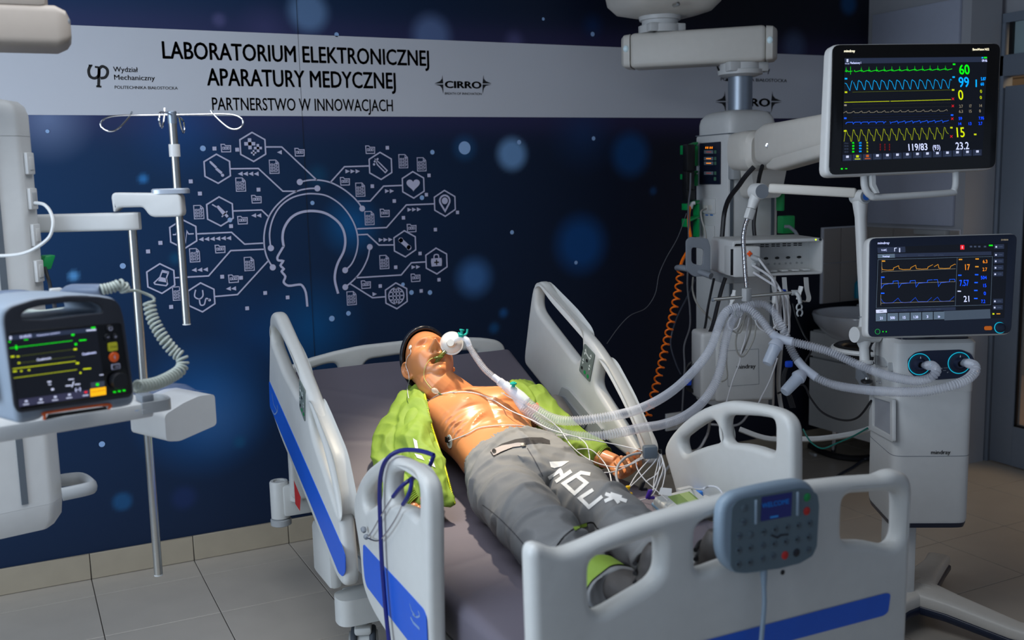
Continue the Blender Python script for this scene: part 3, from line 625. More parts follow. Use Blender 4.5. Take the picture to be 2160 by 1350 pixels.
for q in ((1.0, 2.0, .235), (1.84, 2.0, .235), (1.86, 3.36, .235)): obj('rail_bracket', MB().box(q, (.20, .16, .085), bev=.03), BEDP, bed)
for q in ((1.42, 2.0, .245), (1.42, 3.36, .245)): obj('cross_beam', MB().box(q, (.9, .08, .05), bev=.01), BEDP, bed)
# head corner roller and pole holder
c = np.array([.905, 4.0, .33])
obj('corner_roller', MB().lathe(c + (0, 0, -.0), (0, 0, 1), [(0, .03), (.006, .042), (.028, .042), (.034, .03)], 28), LGREY, bed)
obj('pole_holder', MB().lathe(c + (0, 0, .034), (0, 0, 1), [(0, .034), (.002, .038), (.15, .038), (.155, .034), (.155, .024), (.12, .024)], 28).box(c + np.array([.09, -.01, .11]), (.17, .075, .13), bev=.012), BEDP, bed)
obj('pole_plug', MB().lathe(c + (0, 0, .15), (0, 0, 1), [(0, .022), (.03, .022), (.034, .018)], 20), BEDP, bed)
for x in (.965, 1.86): obj('headboard_post', MB().lathe((x, 3.95, .44), (0, 0, 1), [(0, .026), (.003, .029), (.30, .029), (.303, .0)], 24), BEDP, bed)
# hand control hooked over the footboard
HY = 1.665
cp = [(1518, 1090), (1522, 1062), (1545, 1040), (1590, 1028), (1640, 1018), (1690, 1011), (1712, 1020), (1725, 1045), (1727, 1085), (1722, 1140), (1712, 1165), (1685, 1185), (1640, 1200), (1590, 1212), (1550, 1212), (1525, 1190), (1516, 1160)]
rem = thing('bed_remote', (AY(1620, 1110, HY)[0], HY, AY(1620, 1110, HY)[2]), 'grey handset with round keys and small blue screen hooked on the footboard', 'remote control')
slab('housing', oy(cp, HY), [], (0, HY + .03, 0), (1, 0, 0), (0, 0, 1), .034, .014, mat('remote_shell', (128, 146, 162), .45), rem, r=.02, res=5)
def c66(x, y): return (1480 + x / 6.43, 1020 + y / 6.43)
fy = HY - .0045
def Q(x, y, l=0.): return AY(*c66(x, y), fy - l)
q = rnd([(Q(*p)[0], Q(*p)[2]) for p in [(410, 330), (470, 240), (560, 200), (1330, 60), (1460, 70), (1570, 150), (1590, 300), (1560, 850), (1500, 980), (1330, 1080), (1050, 1150), (600, 1210), (450, 1200), (390, 1120), (390, 700)]], .006)
obj('key_panel', MB().prism(q, (0, fy + .001, 0), (1, 0, 0), (0, 0, 1), .002), mat('remote_panel', (92, 110, 120), .5), rem)
q = [(815, 185), (1230, 115), (1215, 440), (800, 515)]
obj('screen', MB().poly([Q(*p, .002) for p in q]), glow('remote_screen', (14, 20, 70), .5), rem, sharp=0)
for q_ in ((725, 380), (1290, 270)): obj('screen_frame', MB().box((Q(*q_)[0], fy - .003, Q(*q_)[2]), (.006, .006, .055), bev=.002), mat('remote_shell', (128, 146, 162), .45), rem)
d_ = Q(1190, 280) - Q(820, 350)
mbt = text('t', 'WELCOME', (0, 0, 0), (1, 0, 0), (0, 0, 1), 1, None, None, mb_only=True, bold=.01); v_ = np.array(mbt.v); v_[:, 0] /= v_[:, 0].max()
obj('screen_text', MB().add([Q(820, 335, .003) + v[0] * (Q(1185, 270) - Q(820, 335)) + np.array([0, 0, v[2] * .0155]) for v in v_], mbt.f).ribbon([Q(930, 460, .003), Q(1040, 440, .003)], .004, NW), glow('remote_text', (24, 90, 150), .5), rem, sharp=0)
KEY = mat('remote_key', (78, 94, 104), .5); KD = mat('remote_key_dark', (24, 28, 40), .5); KR = mat('remote_key_red', (185, 36, 32), .5); KG = mat('remote_key_green', (10, 140, 70), .5); KY = mat('remote_key_yellow', (150, 140, 90), .5)
keys = [(575, 330), (565, 525), (505, 715), (660, 695), (840, 660), (500, 905), (655, 875), (825, 840), (495, 1095), (650, 1070), (820, 1020), (965, 985), (995, 625), (1155, 595), (1305, 570), (1460, 540), (980, 820), (1135, 790), (1290, 760), (1445, 730), (1440, 900)]
for i, (x, y) in enumerate(keys):
    kk = obj('round_key', MB().lathe(Q(x, y), (0, -1, 0), [(0, .0085), (.002, .0085), (.003, .007), (.0032, 0.)], 16), KEY, rem)
    if i not in (0, 3): obj('key_symbol', MB().disc(Q(x, y, .0045), .0032, NW, 8) if i > 4 else MB().ribbon([Q(x - 25, y, .0045), Q(x + 25, y - 5, .0045)], .003, NW), KD if i > 3 and i not in (7, 10, 11, 20) else mat('faint_symbol', (60, 70, 90), .5), kk, sharp=0)
for x, y, m_ in ((1425, 185, KG), (1420, 370, KR), (1125, 970, KR), (1280, 935, KD)): obj('round_key', MB().lathe(Q(x, y), (0, -1, 0), [(0, .0095), (.002, .0095), (.003, .008), (.0032, 0.)], 16), m_, rem)
obj('bed_pictogram', MB().ribbon([Q(945, 700, .003), Q(1030, 735, .003), Q(1080, 700, .003), Q(1180, 690, .003)], .004, NW), KD, rem, sharp=0)
q0 = Q(880, 1230); cb = cable('control_cable', None, [q0 + (0, .01, .01), q0 + (0, .008, -.03), AY(1612, 1280, HY), AY(1606, 1350, HY), AY(1602, 1420, HY), AY(1600, 1500, HY + .05)], .0055, mat('remote_shell', (128, 146, 162), .45), parent=rem)
obj('cable_boot', MB().cyl(q0 + (0, .01, .012), q0 + (0, .008, -.028), .009, .006, 12), mat('remote_shell', (128, 146, 162), .45), rem)
obj('footboard_screw', MB().lathe(AY(1650, 1207, FB0), (0, -1, 0), [(0, .006), (.002, .006), (.003, 0.)], 12), BLACK, bed)
# stethoscope draped over the near left rail
NAVY = mat('navy_tubing', (22, 30, 110), .35)
st = thing('stethoscope', AX(830, 1000, .85), 'navy blue stethoscope with metal ear tubes draped over the near left rail', 'stethoscope')
cable('tubing', None, [AX(915, 960, .93), AX(885, 954, .91) + (0, 0, .004), AX(845, 953, .88) + (0, 0, .003), AX(818, 966, .85), AX(805, 995, .845), AX(801, 1040, .845), AX(803, 1120, .845), AX(806, 1190, .845), AX(814, 1290, .845), AX(820, 1345, .845), AX(824, 1380, .845)], .0062, NAVY, parent=st)
cable('tubing', None, [AX(915, 960, .93), AX(905, 985, .925), AX(880, 1003, .915), AX(868, 1010, .885), AX(848, 1025, .86), AX(829, 1048, .85)], .0058, NAVY, parent=st)
cable('tubing', None, [AX(880, 1003, .915), AX(869, 1012, .87), AX(867, 1028, .86), AX(860, 1048, .852), AX(850, 1064, .85)], .0058, NAVY, parent=st)
cable('ear_tube', None, [AX(829, 1048, .85), AX(815, 1070, .847), AX(800, 1095, .846), AX(786, 1120, .846), AX(776, 1134, .846)], .0028, CHROME, parent=st)
cable('ear_tube', None, [AX(850, 1064, .85), AX(835, 1095, .847), AX(815, 1125, .846), AX(800, 1140, .846), AX(786, 1139, .846), AX(776, 1134, .846)], .0028, CHROME, parent=st)
obj('ear_tip', MB().lathe(AX(765, 1112, .846), nrm(AX(770, 1126, .846) - AX(765, 1112, .846)), [(0, .004), (.004, .008), (.012, .008), (.018, .005)], 14), GREYP, st)
obj('ear_tip', MB().lathe(AX(771, 1130, .846), nrm(AX(778, 1140, .846) - AX(771, 1130, .846)), [(0, .004), (.004, .008), (.01, .008), (.014, .005)], 14), GREYP, st)
print('part B ok')
# ================================================================== mannequin
SKIN = mat('vinyl_skin', (200, 130, 82), .34, ns=8, na=.05, coat=.10, spec=.5)
LIME = mat('lime_fabric', (122, 150, 50), .7, ns=60, na=.08, bs=500, bk=.15)
TROU = mat('grey_trouser_fabric', (120, 121, 122), .8, ns=40, na=.05, bs=600, bk=.15)
DGREY = mat('dark_grey_fabric', (70, 70, 74), .85)
MAN = thing('mannequin', (1.43, 2.9, ZF), 'lying training mannequin with bare orange chest, black cap, open lime jacket and grey trousers', 'mannequin')
MO = np.array([1.43, 2.9, ZF])
def remesh(mb, vox, sm=4, org=MO, disp=None, name='m'):
    me = bpy.data.meshes.new(name); me.from_pydata([tuple(np.array(q) - org) for q in mb.v], [], mb.f)
    bm = bmesh.new(); bm.from_mesh(me); bmesh.ops.recalc_face_normals(bm, faces=bm.faces); bm.to_mesh(me); bm.free()
    ob = bpy.data.objects.new(name, me); COL.objects.link(ob)
    md = ob.modifiers.new('r', 'REMESH'); md.mode = 'VOXEL'; md.voxel_size = vox; md.adaptivity = 0
    s = ob.modifiers.new('s', 'SMOOTH'); s.iterations = sm; s.factor = .5
    dg = bpy.context.evaluated_depsgraph_get(); m2 = bpy.data.meshes.new_from_object(ob.evaluated_get(dg)); bpy.data.objects.remove(ob)
    m2.name = name
    if disp:
        n = len(m2.vertices); co = np.empty(n * 3); no = np.empty(n * 3); m2.vertices.foreach_get('co', co); m2.vertices.foreach_get('normal', no); co = co.reshape(-1, 3); no = no.reshape(-1, 3)
        d = np.array([disp(c_ + org) for c_ in co]); co += no * d[:, None]; m2.vertices.foreach_set('co', co.ravel()); m2.update()
    return m2
def G(x, z, x0, z0, sx, sz): return math.exp(-((x - x0) / sx) ** 2 - ((z - z0) / sz) ** 2)
# --- head frame: x to the mannequin's left, y out of the face, z to the crown
HC = P(906, 766, 3.74); HS = 1.09
zh = nrm((.0, .80, .60)); yh0 = nrm(np.array([0, -.60, .80]) - zh * np.dot((0, -.63, .77), zh)); phi = math.radians(-5)
xh0 = np.cross(yh0, zh) * -1
xh0 = nrm(xh0) if xh0[0] > 0 else -nrm(xh0)
yh = yh0 * math.cos(phi) + xh0 * math.sin(phi); xh = xh0 * math.cos(phi) - yh0 * math.sin(phi)
def HW(p): p = np.array(p); return HC + (xh * p[0] + yh * p[1] + zh * p[2]) * HS
def headp(d, off=0.):
    x, y, z = d[0] * .077, d[1] * .094, d[2] * .118
    if z < 0:
        t = -z / .118; x *= 1 - .22 * t ** 2.2; 
        if y < 0: y *= 1 - .35 * t
        else: y *= 1 + .10 * t
    if y > 0: y = .094 * (y / .094) ** .86 * (1.0 if z > 0 else 1.0) ; y -= .006 * max(0, z / .118) ** 2
    if y > .02:
        k = 1.0
        dy = .032 * G(x, z, 0, -.020, .0135, .0120) + .020 * G(x, z, 0, .000, .0095, .022)
        for s in (-1, 1):
            dy += .010 * G(x, z, s * .0145, -.0245, .0075, .008) - .013 * G(x, z, s * .0075, -.036, .0045, .0045)
            dy += -.021 * G(x, z, s * .031, .011, .019, .013) + .016 * G(x, z, s * .034, .005, .0135, .0080) - .006 * G(x, z, s * .034, -.0025, .017, .0030) + .006 * G(x, z, s * .028, .032, .024, .008) + .006 * G(x, z, s * .050, -.014, .018, .016)
            dy += -.004 * G(x, z, s * .045, -.055, .014, .02)
        dy += .007 * G(x, z, 0, -.046, .020, .0048) - .042 * G(x, z, 0, -.061, .021, .0100) + .009 * G(x, z, 0, -.0745, .018, .0050) - .004 * G(x, z, 0, -.083, .018, .005) + .013 * G(x, z, 0, -.098, .020, .013) - .003 * G(x, z, 0, -.038, .004, .005)
        y += dy
    q = np.array([x, y, z]); return q * (1 + off / .1)
def headmesh(mb, off=0., na=150, nb=110):
    rings = []
    for i in range(nb):
        t = math.pi * (i + .5) / nb; zz = -math.cos(t); rr = math.sin(t)
        rings.append([HW(headp((rr * math.sin(a), rr * math.cos(a), zz), off)) for a in np.linspace(0, 2 * math.pi, na, endpoint=False)])
    return mb.ring(rings)
body = MB(); headmesh(body)
# ears
for s in (-1, 1):
    def E(u, w, o): return HW((s * (.071 + .0 * u + o), -.012 + u, w - .008))
    rim = smooth([E(.014, .020, .004), E(.004, .034, .009), E(-.012, .036, .014), E(-.026, .022, .017), E(-.025, .0, .015), E(-.014, -.018, .010), E(-.001, -.030, .006), E(.008, -.026, .004)], 6)
    body.tube(rim, np.linspace(.0045, .0055, len(rim)), 8)
    inner = smooth([E(.004, .018, .006), E(-.010, .018, .008), E(-.014, .004, .008), E(-.004, -.010, .006)], 5); body.tube(inner, .0038, 8)
    body.ring([[E(-.006 + .017 * k * math.cos(a), .003 + .030 * k * math.sin(a), o + .30 * (.020 - .017 * k * math.cos(a))) for a in np.linspace(0, 6.283, 20, endpoint=False)] for k, o in ((.2, -.03), (1.05, -.02), (1.12, .004), (.7, -.001), (.1, -.002))])
# torso + neck loft: (center, half width, half depth)
secs = [((1.432, 2.80, .765), .150, .080), ((1.440, 2.92, .775), .158, .092), ((1.447, 3.03, .785), .152, .096), ((1.455, 3.13, .806), .153, .100), ((1.462, 3.22, .838), .168, .108),
        ((1.462, 3.30, .872), .184, .112), ((1.458, 3.37, .900), .196, .106), ((1.452, 3.42, .922), .192, .090), ((1.447, 3.455, .936), .160, .074), ((1.440, 3.475, .944), .105, .064), ((1.430, 3.490, .950), .066, .058), ((1.423, 3.515, .958), .056, .055), ((1.415, 3.545, .968), .054, .056), ((1.405, 3.575, .978), .054, .058)]
TK = .73
secs = [s for s in secs if s[0][1] < 3.48]
secs = [((s[0][0], 3.03 + (s[0][1] - 3.03) * (TK if s[0][1] > 3.03 else 1), .785 + (s[0][2] - .785) * (TK if s[0][1] > 3.03 else 1)), s[1], s[2]) for s in secs] + [((1.440, 3.362, .900), .060, .045)]
cen = np.array([s[0] for s in secs]); ab = np.array([s[1:] for s in secs])
full = np.array(smooth([np.r_[c_, a_] for c_, a_ in zip(cen, ab)], 7)); cc = full[:, :3]; T = np.gradient(cc, axis=0); S = np.r_[0, np.cumsum(np.linalg.norm(np.diff(cc, axis=0), axis=1))]
swa = S[np.argmin(abs(cc[:, 1] - 3.03))]
rings = []
for i in range(len(full)):
    t = nrm(T[i]); nf = nrm(np.array([0, 0, 1]) - t * t[2]); r_ = []; a_, b_ = full[i, 3], full[i, 4]; s = S[i] - swa; s = s / TK if s > 0 else s
    for th in np.linspace(0, 2 * math.pi, 120, endpoint=False):
        cu, su = math.cos(th), math.sin(th); e = .82 if s < .42 else 1.
        ux = np.sign(cu) * abs(cu) ** e; uy = np.sign(su) * abs(su) ** e; d = 0.
        if su > 0 and s < .46:
            u = ux; fr_ = min(1, su * 1.6)
            for k in (-1, 1):
                d += .016 * math.exp(-((u - k * .42) / .30) ** 2 - ((s - .285) / .062) ** 2) + .006 * math.exp(-((u - k * .45) / .3) ** 2 - ((s - .235) / .012) ** 2) * -1
                d += .005 * math.exp(-((u - k * .40) / .035) ** 2 - ((s - .275) / .007) ** 2)
                d += .007 * math.exp(-((s - .385 + .03 * abs(u)) / .010) ** 2) * math.exp(-((u - k * .40) / .30) ** 2)
                d += .010 * math.exp(-((s - (.200 - .16 * abs(u))) / .016) ** 2) * math.exp(-((abs(u) - .42) / .28) ** 2) * .6
                d += .005 * math.sin(2 * math.pi * (s + .05 * abs(u)) / .034) * math.exp(-((abs(u) - .86) / .17) ** 2) * math.exp(-((s - .16) / .075) ** 2) * .8
            d -= .007 * math.exp(-(u / .09) ** 2) * math.exp(-((s - .25) / .10) ** 2) + .005 * math.exp(-(u / .08) ** 2 - ((s - .10) / .07) ** 2)
            d -= .010 * math.exp(-(u / .06) ** 2 - ((s - .008) / .010) ** 2) - .004 * math.exp(-(u / .5) ** 2 - ((s - .02) / .05) ** 2)
            d -= .010 * math.exp(-(u / .16) ** 2 - ((s - .405) / .016) ** 2)
            d += .004 * math.sin(2 * math.pi * s / .075) * math.exp(-(u / .3) ** 2) * math.exp(-((s - .08) / .07) ** 2)
            d *= fr_
        r_.append(cc[i] + np.array([1, 0, 0]) * ux * (a_ + (d if abs(ux) > .8 else 0) * .6) + nf * (uy * b_ + d))
    rings.append(r_)
body.ring(rings)
# sternocleidomastoid cords
nk = smooth([np.array([1.442, 3.27, .872]), np.array([1.436, 3.34, .905]), HW((0, -.008, -.095)), HW((0, -.02, -.03))], 6); body.tube(nk, np.interp(np.linspace(0, 1, len(nk)), [0, .35, .7, 1], [.085, .074, .070, .066]), 28)
for s in (-1, 1): body.tube(smooth([HW((s * .052, .0, -.045)), HW((s * .044, .018, -.085)), np.array([1.438 + s * .026, 3.338, .955])], 8), [.012] * 16 + [.009], 10)
body.ball(HW((0, .026, -.112)), (.014, .02, .016))
# shoulders and arms
def arm(pts, rad): q = smooth(pts, 6); r = np.interp(np.linspace(0, 1, len(q)), np.linspace(0, 1, len(rad)), rad); body.tube(q, r, 16)
armR = [np.array([1.30, 3.30, .872]), B(845, 905, .09), B(822, 975, .07), B(838, 1025, .06), B(872, 1056, .045)]
armL = [np.array([1.595, 3.28, .862]), B(1150, 880, .09), B(1203, 932, .075), B(1255, 960, .065), B(1300, 976, .052)]
arm(armR, [.052, .048, .042, .036, .027]); arm(armL, [.055, .048, .043, .036, .027])
body.ball((1.295, 3.29, .868), (.055, .06, .055)); body.ball((1.598, 3.27, .852), (.055, .055, .05))
def hand(w, f, l, n, k=1.0, side=1, curl=(38, 55, 40)):
    """w wrist, f towards the fingers, l towards the little finger side, n out of the palm"""
    f, n = nrm(f), nrm(n); n = nrm(n - f * np.dot(n, f)); l = nrm(np.cross(f, n)) * side
    palm = []
    for s, hw_, ht in ((-.01, .025, .020), (.02, .034, .019), (.05, .041, .017), (.075, .043, .015), (.092, .040, .012)):
        palm.append([w + f * s * k + l * hw_ * k * math.cos(a) + n * ht * k * math.sin(a) * (1 - .25 * (math.sin(a) > 0) * math.cos(a * 0)) for a in np.linspace(0, 2 * math.pi, 18, endpoint=False)])
    body.ring(palm)
    body.ball(w + f * .035 * k - l * .024 * k + n * .008, (.018 * k, .022 * k, .015 * k)); body.ball(w + f * .04 * k + l * .025 * k + n * .006, (.014 * k, .022 * k, .012 * k))
    for j, (o, L_, cf) in enumerate(((-.030, 1.0, .85), (-.010, 1.1, 1.0), (.010, 1.02, 1.12), (.029, .82, 1.25))):
        p = w + f * (.080 if j < 3 else .074) * k + l * o * k; pts = [p]; ang = 0
        for m_, L2 in enumerate((.042, .027, .022)):
            ang += math.radians(curl[m_] * cf); p = p + (f * math.cos(ang) + n * math.sin(ang)) * L2 * L_ * k; pts.append(p)
        q = smooth(pts, 4); body.tube(q, np.linspace(.0092, .0068, len(q)) * k * (1 if j < 3 else .88), 10); body.ball(q[-1], .0066 * k * (1 if j < 3 else .88), 8)
    p = w + f * .025 * k - l * .026 * k + n * .004; pts = [p, p + (f * .6 - l * .75 + n * .25) * .034 * k]; pts.append(pts[-1] + (f * .85 - l * .25 + n * .45) * .032 * k); pts.append(pts[-1] + (f * .8 + l * .15 + n * .6) * .024 * k)
    q = smooth(pts, 4); body.tube(q, np.linspace(.0135, .0085, len(q)) * k, 10); body.ball(q[-1], .0084 * k, 8)
wl = B(1300, 978, .050); fl_ = B(1388, 1030, .045) - wl
hand(wl, fl_, None, np.array([-.45, -.25, .85]), 1.12, 1, (26, 46, 38))
wr_ = B(872, 1056, .045); hand(wr_, np.array([.25, -1, -.1]), None, np.array([-.3, 0, .9]), 1.0, -1)
me = remesh(body, .0028, 3, name='body'); bodyo = link_mesh('body', me, SKIN, MAN, None, 0)
# black cap over crown and back of the head
cap = MB(); na, nb = 100, 90
nc = nrm((0, -.62, .78)); R2 = []
for i in range(nb):
    t = math.pi * (i + .5) / nb; zz = -math.cos(t); rr = math.sin(t)
    R2.append([headp((rr * math.sin(a), rr * math.cos(a), zz)) for a in np.linspace(0, 2 * math.pi, na, endpoint=False)])
R2 = np.array(R2); ok = (R2 @ nc) > .026
vid = {}
Vc, Fc = [], []
def cv(i, j):
    j %= na
    if (i, j) not in vid: vid[(i, j)] = len(Vc); p = R2[i, j]; Vc.append(HW(p + nrm(p) * .005))
    return vid[(i, j)]
for i in range(nb - 1):
    for j in range(na):
        if ok[i, j] and ok[i + 1, j] and ok[i, (j + 1) % na] and ok[i + 1, (j + 1) % na]: Fc.append((cv(i, j), cv(i, j + 1), cv(i + 1, j + 1), cv(i + 1, j)))
mec = bpy.data.meshes.new('cap'); mec.from_pydata([tuple(p - MO) for p in Vc], [], Fc)
o_ = bpy.data.objects.new('t', mec); COL.objects.link(o_); md = o_.modifiers.new('s', 'SOLIDIFY'); md.thickness = .017; md.offset = 1; md2 = o_.modifiers.new('m', 'SMOOTH'); md2.iterations = 12; md2.factor = .6
mec = bpy.data.meshes.new_from_object(o_.evaluated_get(bpy.context.evaluated_depsgraph_get())); bpy.data.objects.remove(o_); mec.name = 'cap'
capo = link_mesh('cap', mec, mat('cap_black_vinyl', (22, 24, 32), .3), MAN, None, 0)
# trousers
def fold(p, sc=1.):
    x, y, z = p; v = 0
    v += .0105 * (1 - 2.6 * abs(mnoise.noise((x * 7, y * 10 + x * 4, z * 7)))) + .0035 * (1 - 2.6 * abs(mnoise.noise((x * 18 + y * 6, y * 20, z * 14 + 3))))
    return v * sc
tb = MB()
def loft(mb, rows, seg=40, flat=.9, up=(0, 0, 1)):
    q = np.array(smooth([np.r_[np.array(r[0], float), r[1:]] for r in rows], 6)); T_ = np.gradient(q[:, :3], axis=0); rr = []
    for i in range(len(q)):
        t = nrm(T_[i]); nf = nrm(np.array(up) - t * np.dot(up, t)); l = np.cross(t, nf)
        rr.append([q[i, :3] + l * q[i, 3] * math.cos(a) + nf * q[i, 4] * math.sin(a) for a in np.linspace(0, 2 * math.pi, seg, endpoint=False)])
    mb.ring(rr); return q
loft(tb, [((1.447, 3.00, .786), .148, .094), ((1.445, 2.96, .780), .164, .102), ((1.437, 2.87, .776), .182, .110), ((1.432, 2.78, .766), .186, .108), ((1.43, 2.70, .755), .176, .092), ((1.43, 2.66, .75), .15, .07)])
legR = [((1.345, 2.84, .758), .098, .098), ((1.31, 2.70, .756), .100, .096), ((1.275, 2.55, .754), .094, .092), ((1.25, 2.40, .752), .086, .086), ((1.242, 2.28, .730), .080, .070), ((1.248, 2.14, .712), .072, .054), ((1.258, 2.02, .708), .072, .050)]
legL = [((1.525, 2.84, .758), .098, .098), ((1.52, 2.70, .754), .092, .088), ((1.508, 2.55, .748), .085, .080), ((1.498, 2.40, .742), .080, .074), ((1.482, 2.28, .724), .076, .064), ((1.47, 2.10, .712), .072, .056), ((1.46, 1.95, .708), .072, .052)]
loft(tb, legR); loft(tb, legL)
def tdisp(p):
    v = fold(p, 1.0)
    for (cx, cy, a_, s_, w_) in ((1.36, 2.86, .5, .012, .20), (1.28, 2.74, -.35, .012, .14), (1.24, 2.46, .15, .010, .10), (1.24, 2.34, -.2, .011, .12), (1.25, 2.22, .3, .010, .1), (1.52, 2.42, .2, .010, .1), (1.5, 2.30, -.25, .012, .12), (1.43, 2.80, 1.4, .01, .10), (1.5, 2.93, -.4, .01, .12)):
        dx, dy = math.cos(a_), math.sin(a_); d = (p[0] - cx) * dy - (p[1] - cy) * dx; q = (p[0] - cx) * dx + (p[1] - cy) * dy; v += .013 * math.exp(-(d / s_) ** 2 - (q / w_) ** 2)
    if p[1] > 2.955: v = v * .25 + .0022 * math.sin(p[0] * 420) - .004
    v -= .012 * math.exp(-((p[1] - 2.945) / .012) ** 2) * .5
    return v
me = remesh(tb, .0048, 3, disp=tdisp, name='trousers'); tro = link_mesh('trousers', me, TROU, MAN, None, 0)
from mathutils.bvhtree import BVHTree
def bvh(o): return BVHTree.FromPolygons([v.co for v in o.data.vertices], [p.vertices[:] for p in o.data.polygons])
tbv = bvh(tro)
def drop(p, lift=.0015, bv=tbv, dirv=(0, 0, -1)):
    l = Vector(tuple(np.array(p) - MO)); h_ = bv.ray_cast(l + Vector((0, 0, 1)), Vector(dirv))
    return (np.array(h_[0]) + MO + np.array(h_[1]) * lift) if h_[0] is not None else np.array(p)
def hitv(px, py, bv, lift=.0015, fb=.1):
    d = nrm(ray(px, py)); h_ = bv.ray_cast(Vector(tuple(C0 - MO)), Vector(tuple(d)))
    return (np.array(h_[0]) + MO + np.array(h_[1]) * lift) if h_[0] is not None else B(px, py, fb)
def pdrape(name, mb, m, parent, bv, lift=.0016, cuts=3.):
    """flat cloth print or seam laid onto the cloth surface (outline given in picture coordinates, z = 0)"""
    bm = bmesh.new(); vs = [bm.verts.new(v) for v in mb.v]
    for f in mb.f:
        try: bm.faces.new([vs[i] for i in f])
        except ValueError: pass
    bmesh.ops.triangulate(bm, faces=bm.faces)
    for _ in range(6):
        es = [e for e in bm.edges if e.calc_length() > cuts]
        if not es: break
        bmesh.ops.subdivide_edges(bm, edges=es, cuts=1); bmesh.ops.triangulate(bm, faces=bm.faces)
    for v in bm.verts: v.co = Vector(tuple(hitv(v.co.x, v.co.y, bv, lift) - MO))
    me = bpy.data.meshes.new(name); bm.to_mesh(me); bm.free(); return link_mesh(name, me, m, parent, None, 0)
def pr(pts, w, k=0): q = [(x, y, 0) for x, y in pts]; return MB().ribbon(smooth(q, k) if k else q, w, (0, 0, 1))
# white lettering running down the left thigh
def draped(name, mb, m, parent, lift=.0016, cuts=.007, bv=None):
    me = bpy.data.meshes.new(name); me.from_pydata(mb.v, [], mb.f); bm = bmesh.new(); bm.from_mesh(me); bmesh.ops.triangulate(bm, faces=bm.faces)
    for _ in range(6):
        es = [e for e in bm.edges if e.calc_length() > cuts]
        if not es: break
        bmesh.ops.subdivide_edges(bm, edges=es, cuts=1); bmesh.ops.triangulate(bm, faces=bm.faces)
    for v in bm.verts: v.co = Vector(tuple(drop(v.co, lift, bv or tbv) - MO))
    bm.to_mesh(me); bm.free(); return link_mesh(name, me, m, parent, None, 0)
WHT = mat('white_print', (232, 232, 230), .6)
def c3(pts): return [(1140 + x / 5.143, 880 + y / 5.143) for x, y in pts]
lt = MB().poly([(x, y, 0) for x, y in c3([(95, 485), (312, 482), (232, 535), (150, 555), (112, 545)])])
for pts in ([(85, 662), (232, 572)], [(168, 702), (335, 588)], [(215, 580), (240, 640)], [(540, 622), (440, 605), (255, 722), (375, 828), (500, 716), (395, 640)], [(572, 790), (432, 880), (530, 975), (672, 862)],
            [(705, 835), (800, 868), (935, 915)], [(700, 915), (800, 868), (850, 935)], [(760, 835), (880, 872)]):
    q = pr(c3(pts), 7.6); lt.add(q.v, q.f)
pdrape('thigh_lettering', lt, WHT, tro, tbv)
# pocket flap with zip and knee seams
def c2_(pts): return [(760 + x / 4.218, 800 + y / 4.218) for x, y in pts]
pdrape('pocket_opening', MB().poly([(x, y, 0) for x, y in c2_([(1180, 625), (1260, 575), (1380, 535), (1500, 518), (1620, 520), (1685, 545), (1690, 580), (1600, 570), (1480, 580), (1380, 600), (1250, 660), (1185, 695), (1155, 650)])]), mat('pocket_dark', (40, 38, 40), .8), tro, tbv, .001)
pdrape('pocket_flap', MB().poly([(x, y, 0) for x, y in c2_([(1160, 640), (1260, 598), (1400, 570), (1480, 572), (1470, 595), (1360, 612), (1250, 655), (1190, 688)])]), mat('pale_grey_fabric', (160, 152, 150), .7), tro, tbv, .004)
pdrape('flap_snap', MB().disc((1043, 954, 0), 4.5, (0, 0, 1), 12), BLACK, tro, tbv, .006)
pdrape('zip_pull', MB().poly([(1098, 938, 0), (1112, 936, 0), (1110, 944, 0), (1102, 945, 0)]), BLACK, tro, tbv, .006)
pdrape('knee_seam', pr([(1172, 1155), (1190, 1132), (1215, 1113), (1240, 1103), (1252, 1103), (1260, 1114), (1275, 1124)], 2.6, 4), BLACK, tro, tbv, .001)
pdrape('lime_tab', pr([(1210, 1117), (1225, 1110), (1240, 1106)], 7), LIME, tro, tbv, .003)
pdrape('side_seam', pr([(1018, 1065), (1050, 1090), (1085, 1125), (1115, 1160)], 2.0, 4), DGREY, tro, tbv, .0008)
pdrape('fly_seam', pr([(1112, 945), (1130, 975), (1145, 1005)], 2.0, 4), DGREY, tro, tbv, .0008)
# hem bands and boots
for lg, s in ((legR, 1),):
    q = np.array(smooth([np.r_[np.array(r[0], float), r[1:]] for r in lg], 6)); e = q[-5:-1]; T_ = nrm(e[-1][:3] - e[0][:3]); rr = []
    for w in e:
        nf = nrm(np.array((0, 0, 1)) - T_ * T_[2]); l = np.cross(T_, nf); rr.append([w[:3] + l * (w[3] + .0) * math.cos(a) + nf * (w[4] + .0) * math.sin(a) for a in np.linspace(0, 2 * math.pi, 60, endpoint=False)])
    rr = [[p + nrm(p - w[:3]) * (fold(p) + .0045) for p in r] for r, w in zip(rr, e)]
    obj('reflective_band', MB().ring(rr, caps=False), LIME, tro)
bt = MB()
for x in (1.300, 1.475):
    b1 = MB(); loft(b1, [((x - .03, 2.05, .712), .045, .045), ((x - .015, 1.98, .716), .047, .048), ((x, 1.925, .728), .046, .050), ((x + .004, 1.90, .79), .045, .044), ((x + .006, 1.89, .835), .043, .038), ((x + .008, 1.89, .862), .032, .024)], up=(0, -1, 0))
    me = remesh(b1, .0045, 3, name='boot', disp=lambda p: .002 * mnoise.noise((p[0] * 30, p[1] * 30, p[2] * 40))); bo = link_mesh('boot', me, mat('dark_boot', (58, 54, 52), .6), MAN, None, 0)
    for k in range(3): obj('lace_strap', MB().tube(smooth([(x - .046, 1.915, .765 + k * .024), (x, 1.945, .770 + k * .024), (x + .049, 1.915, .765 + k * .024)], 5), .006, 8), BLACK, bo)
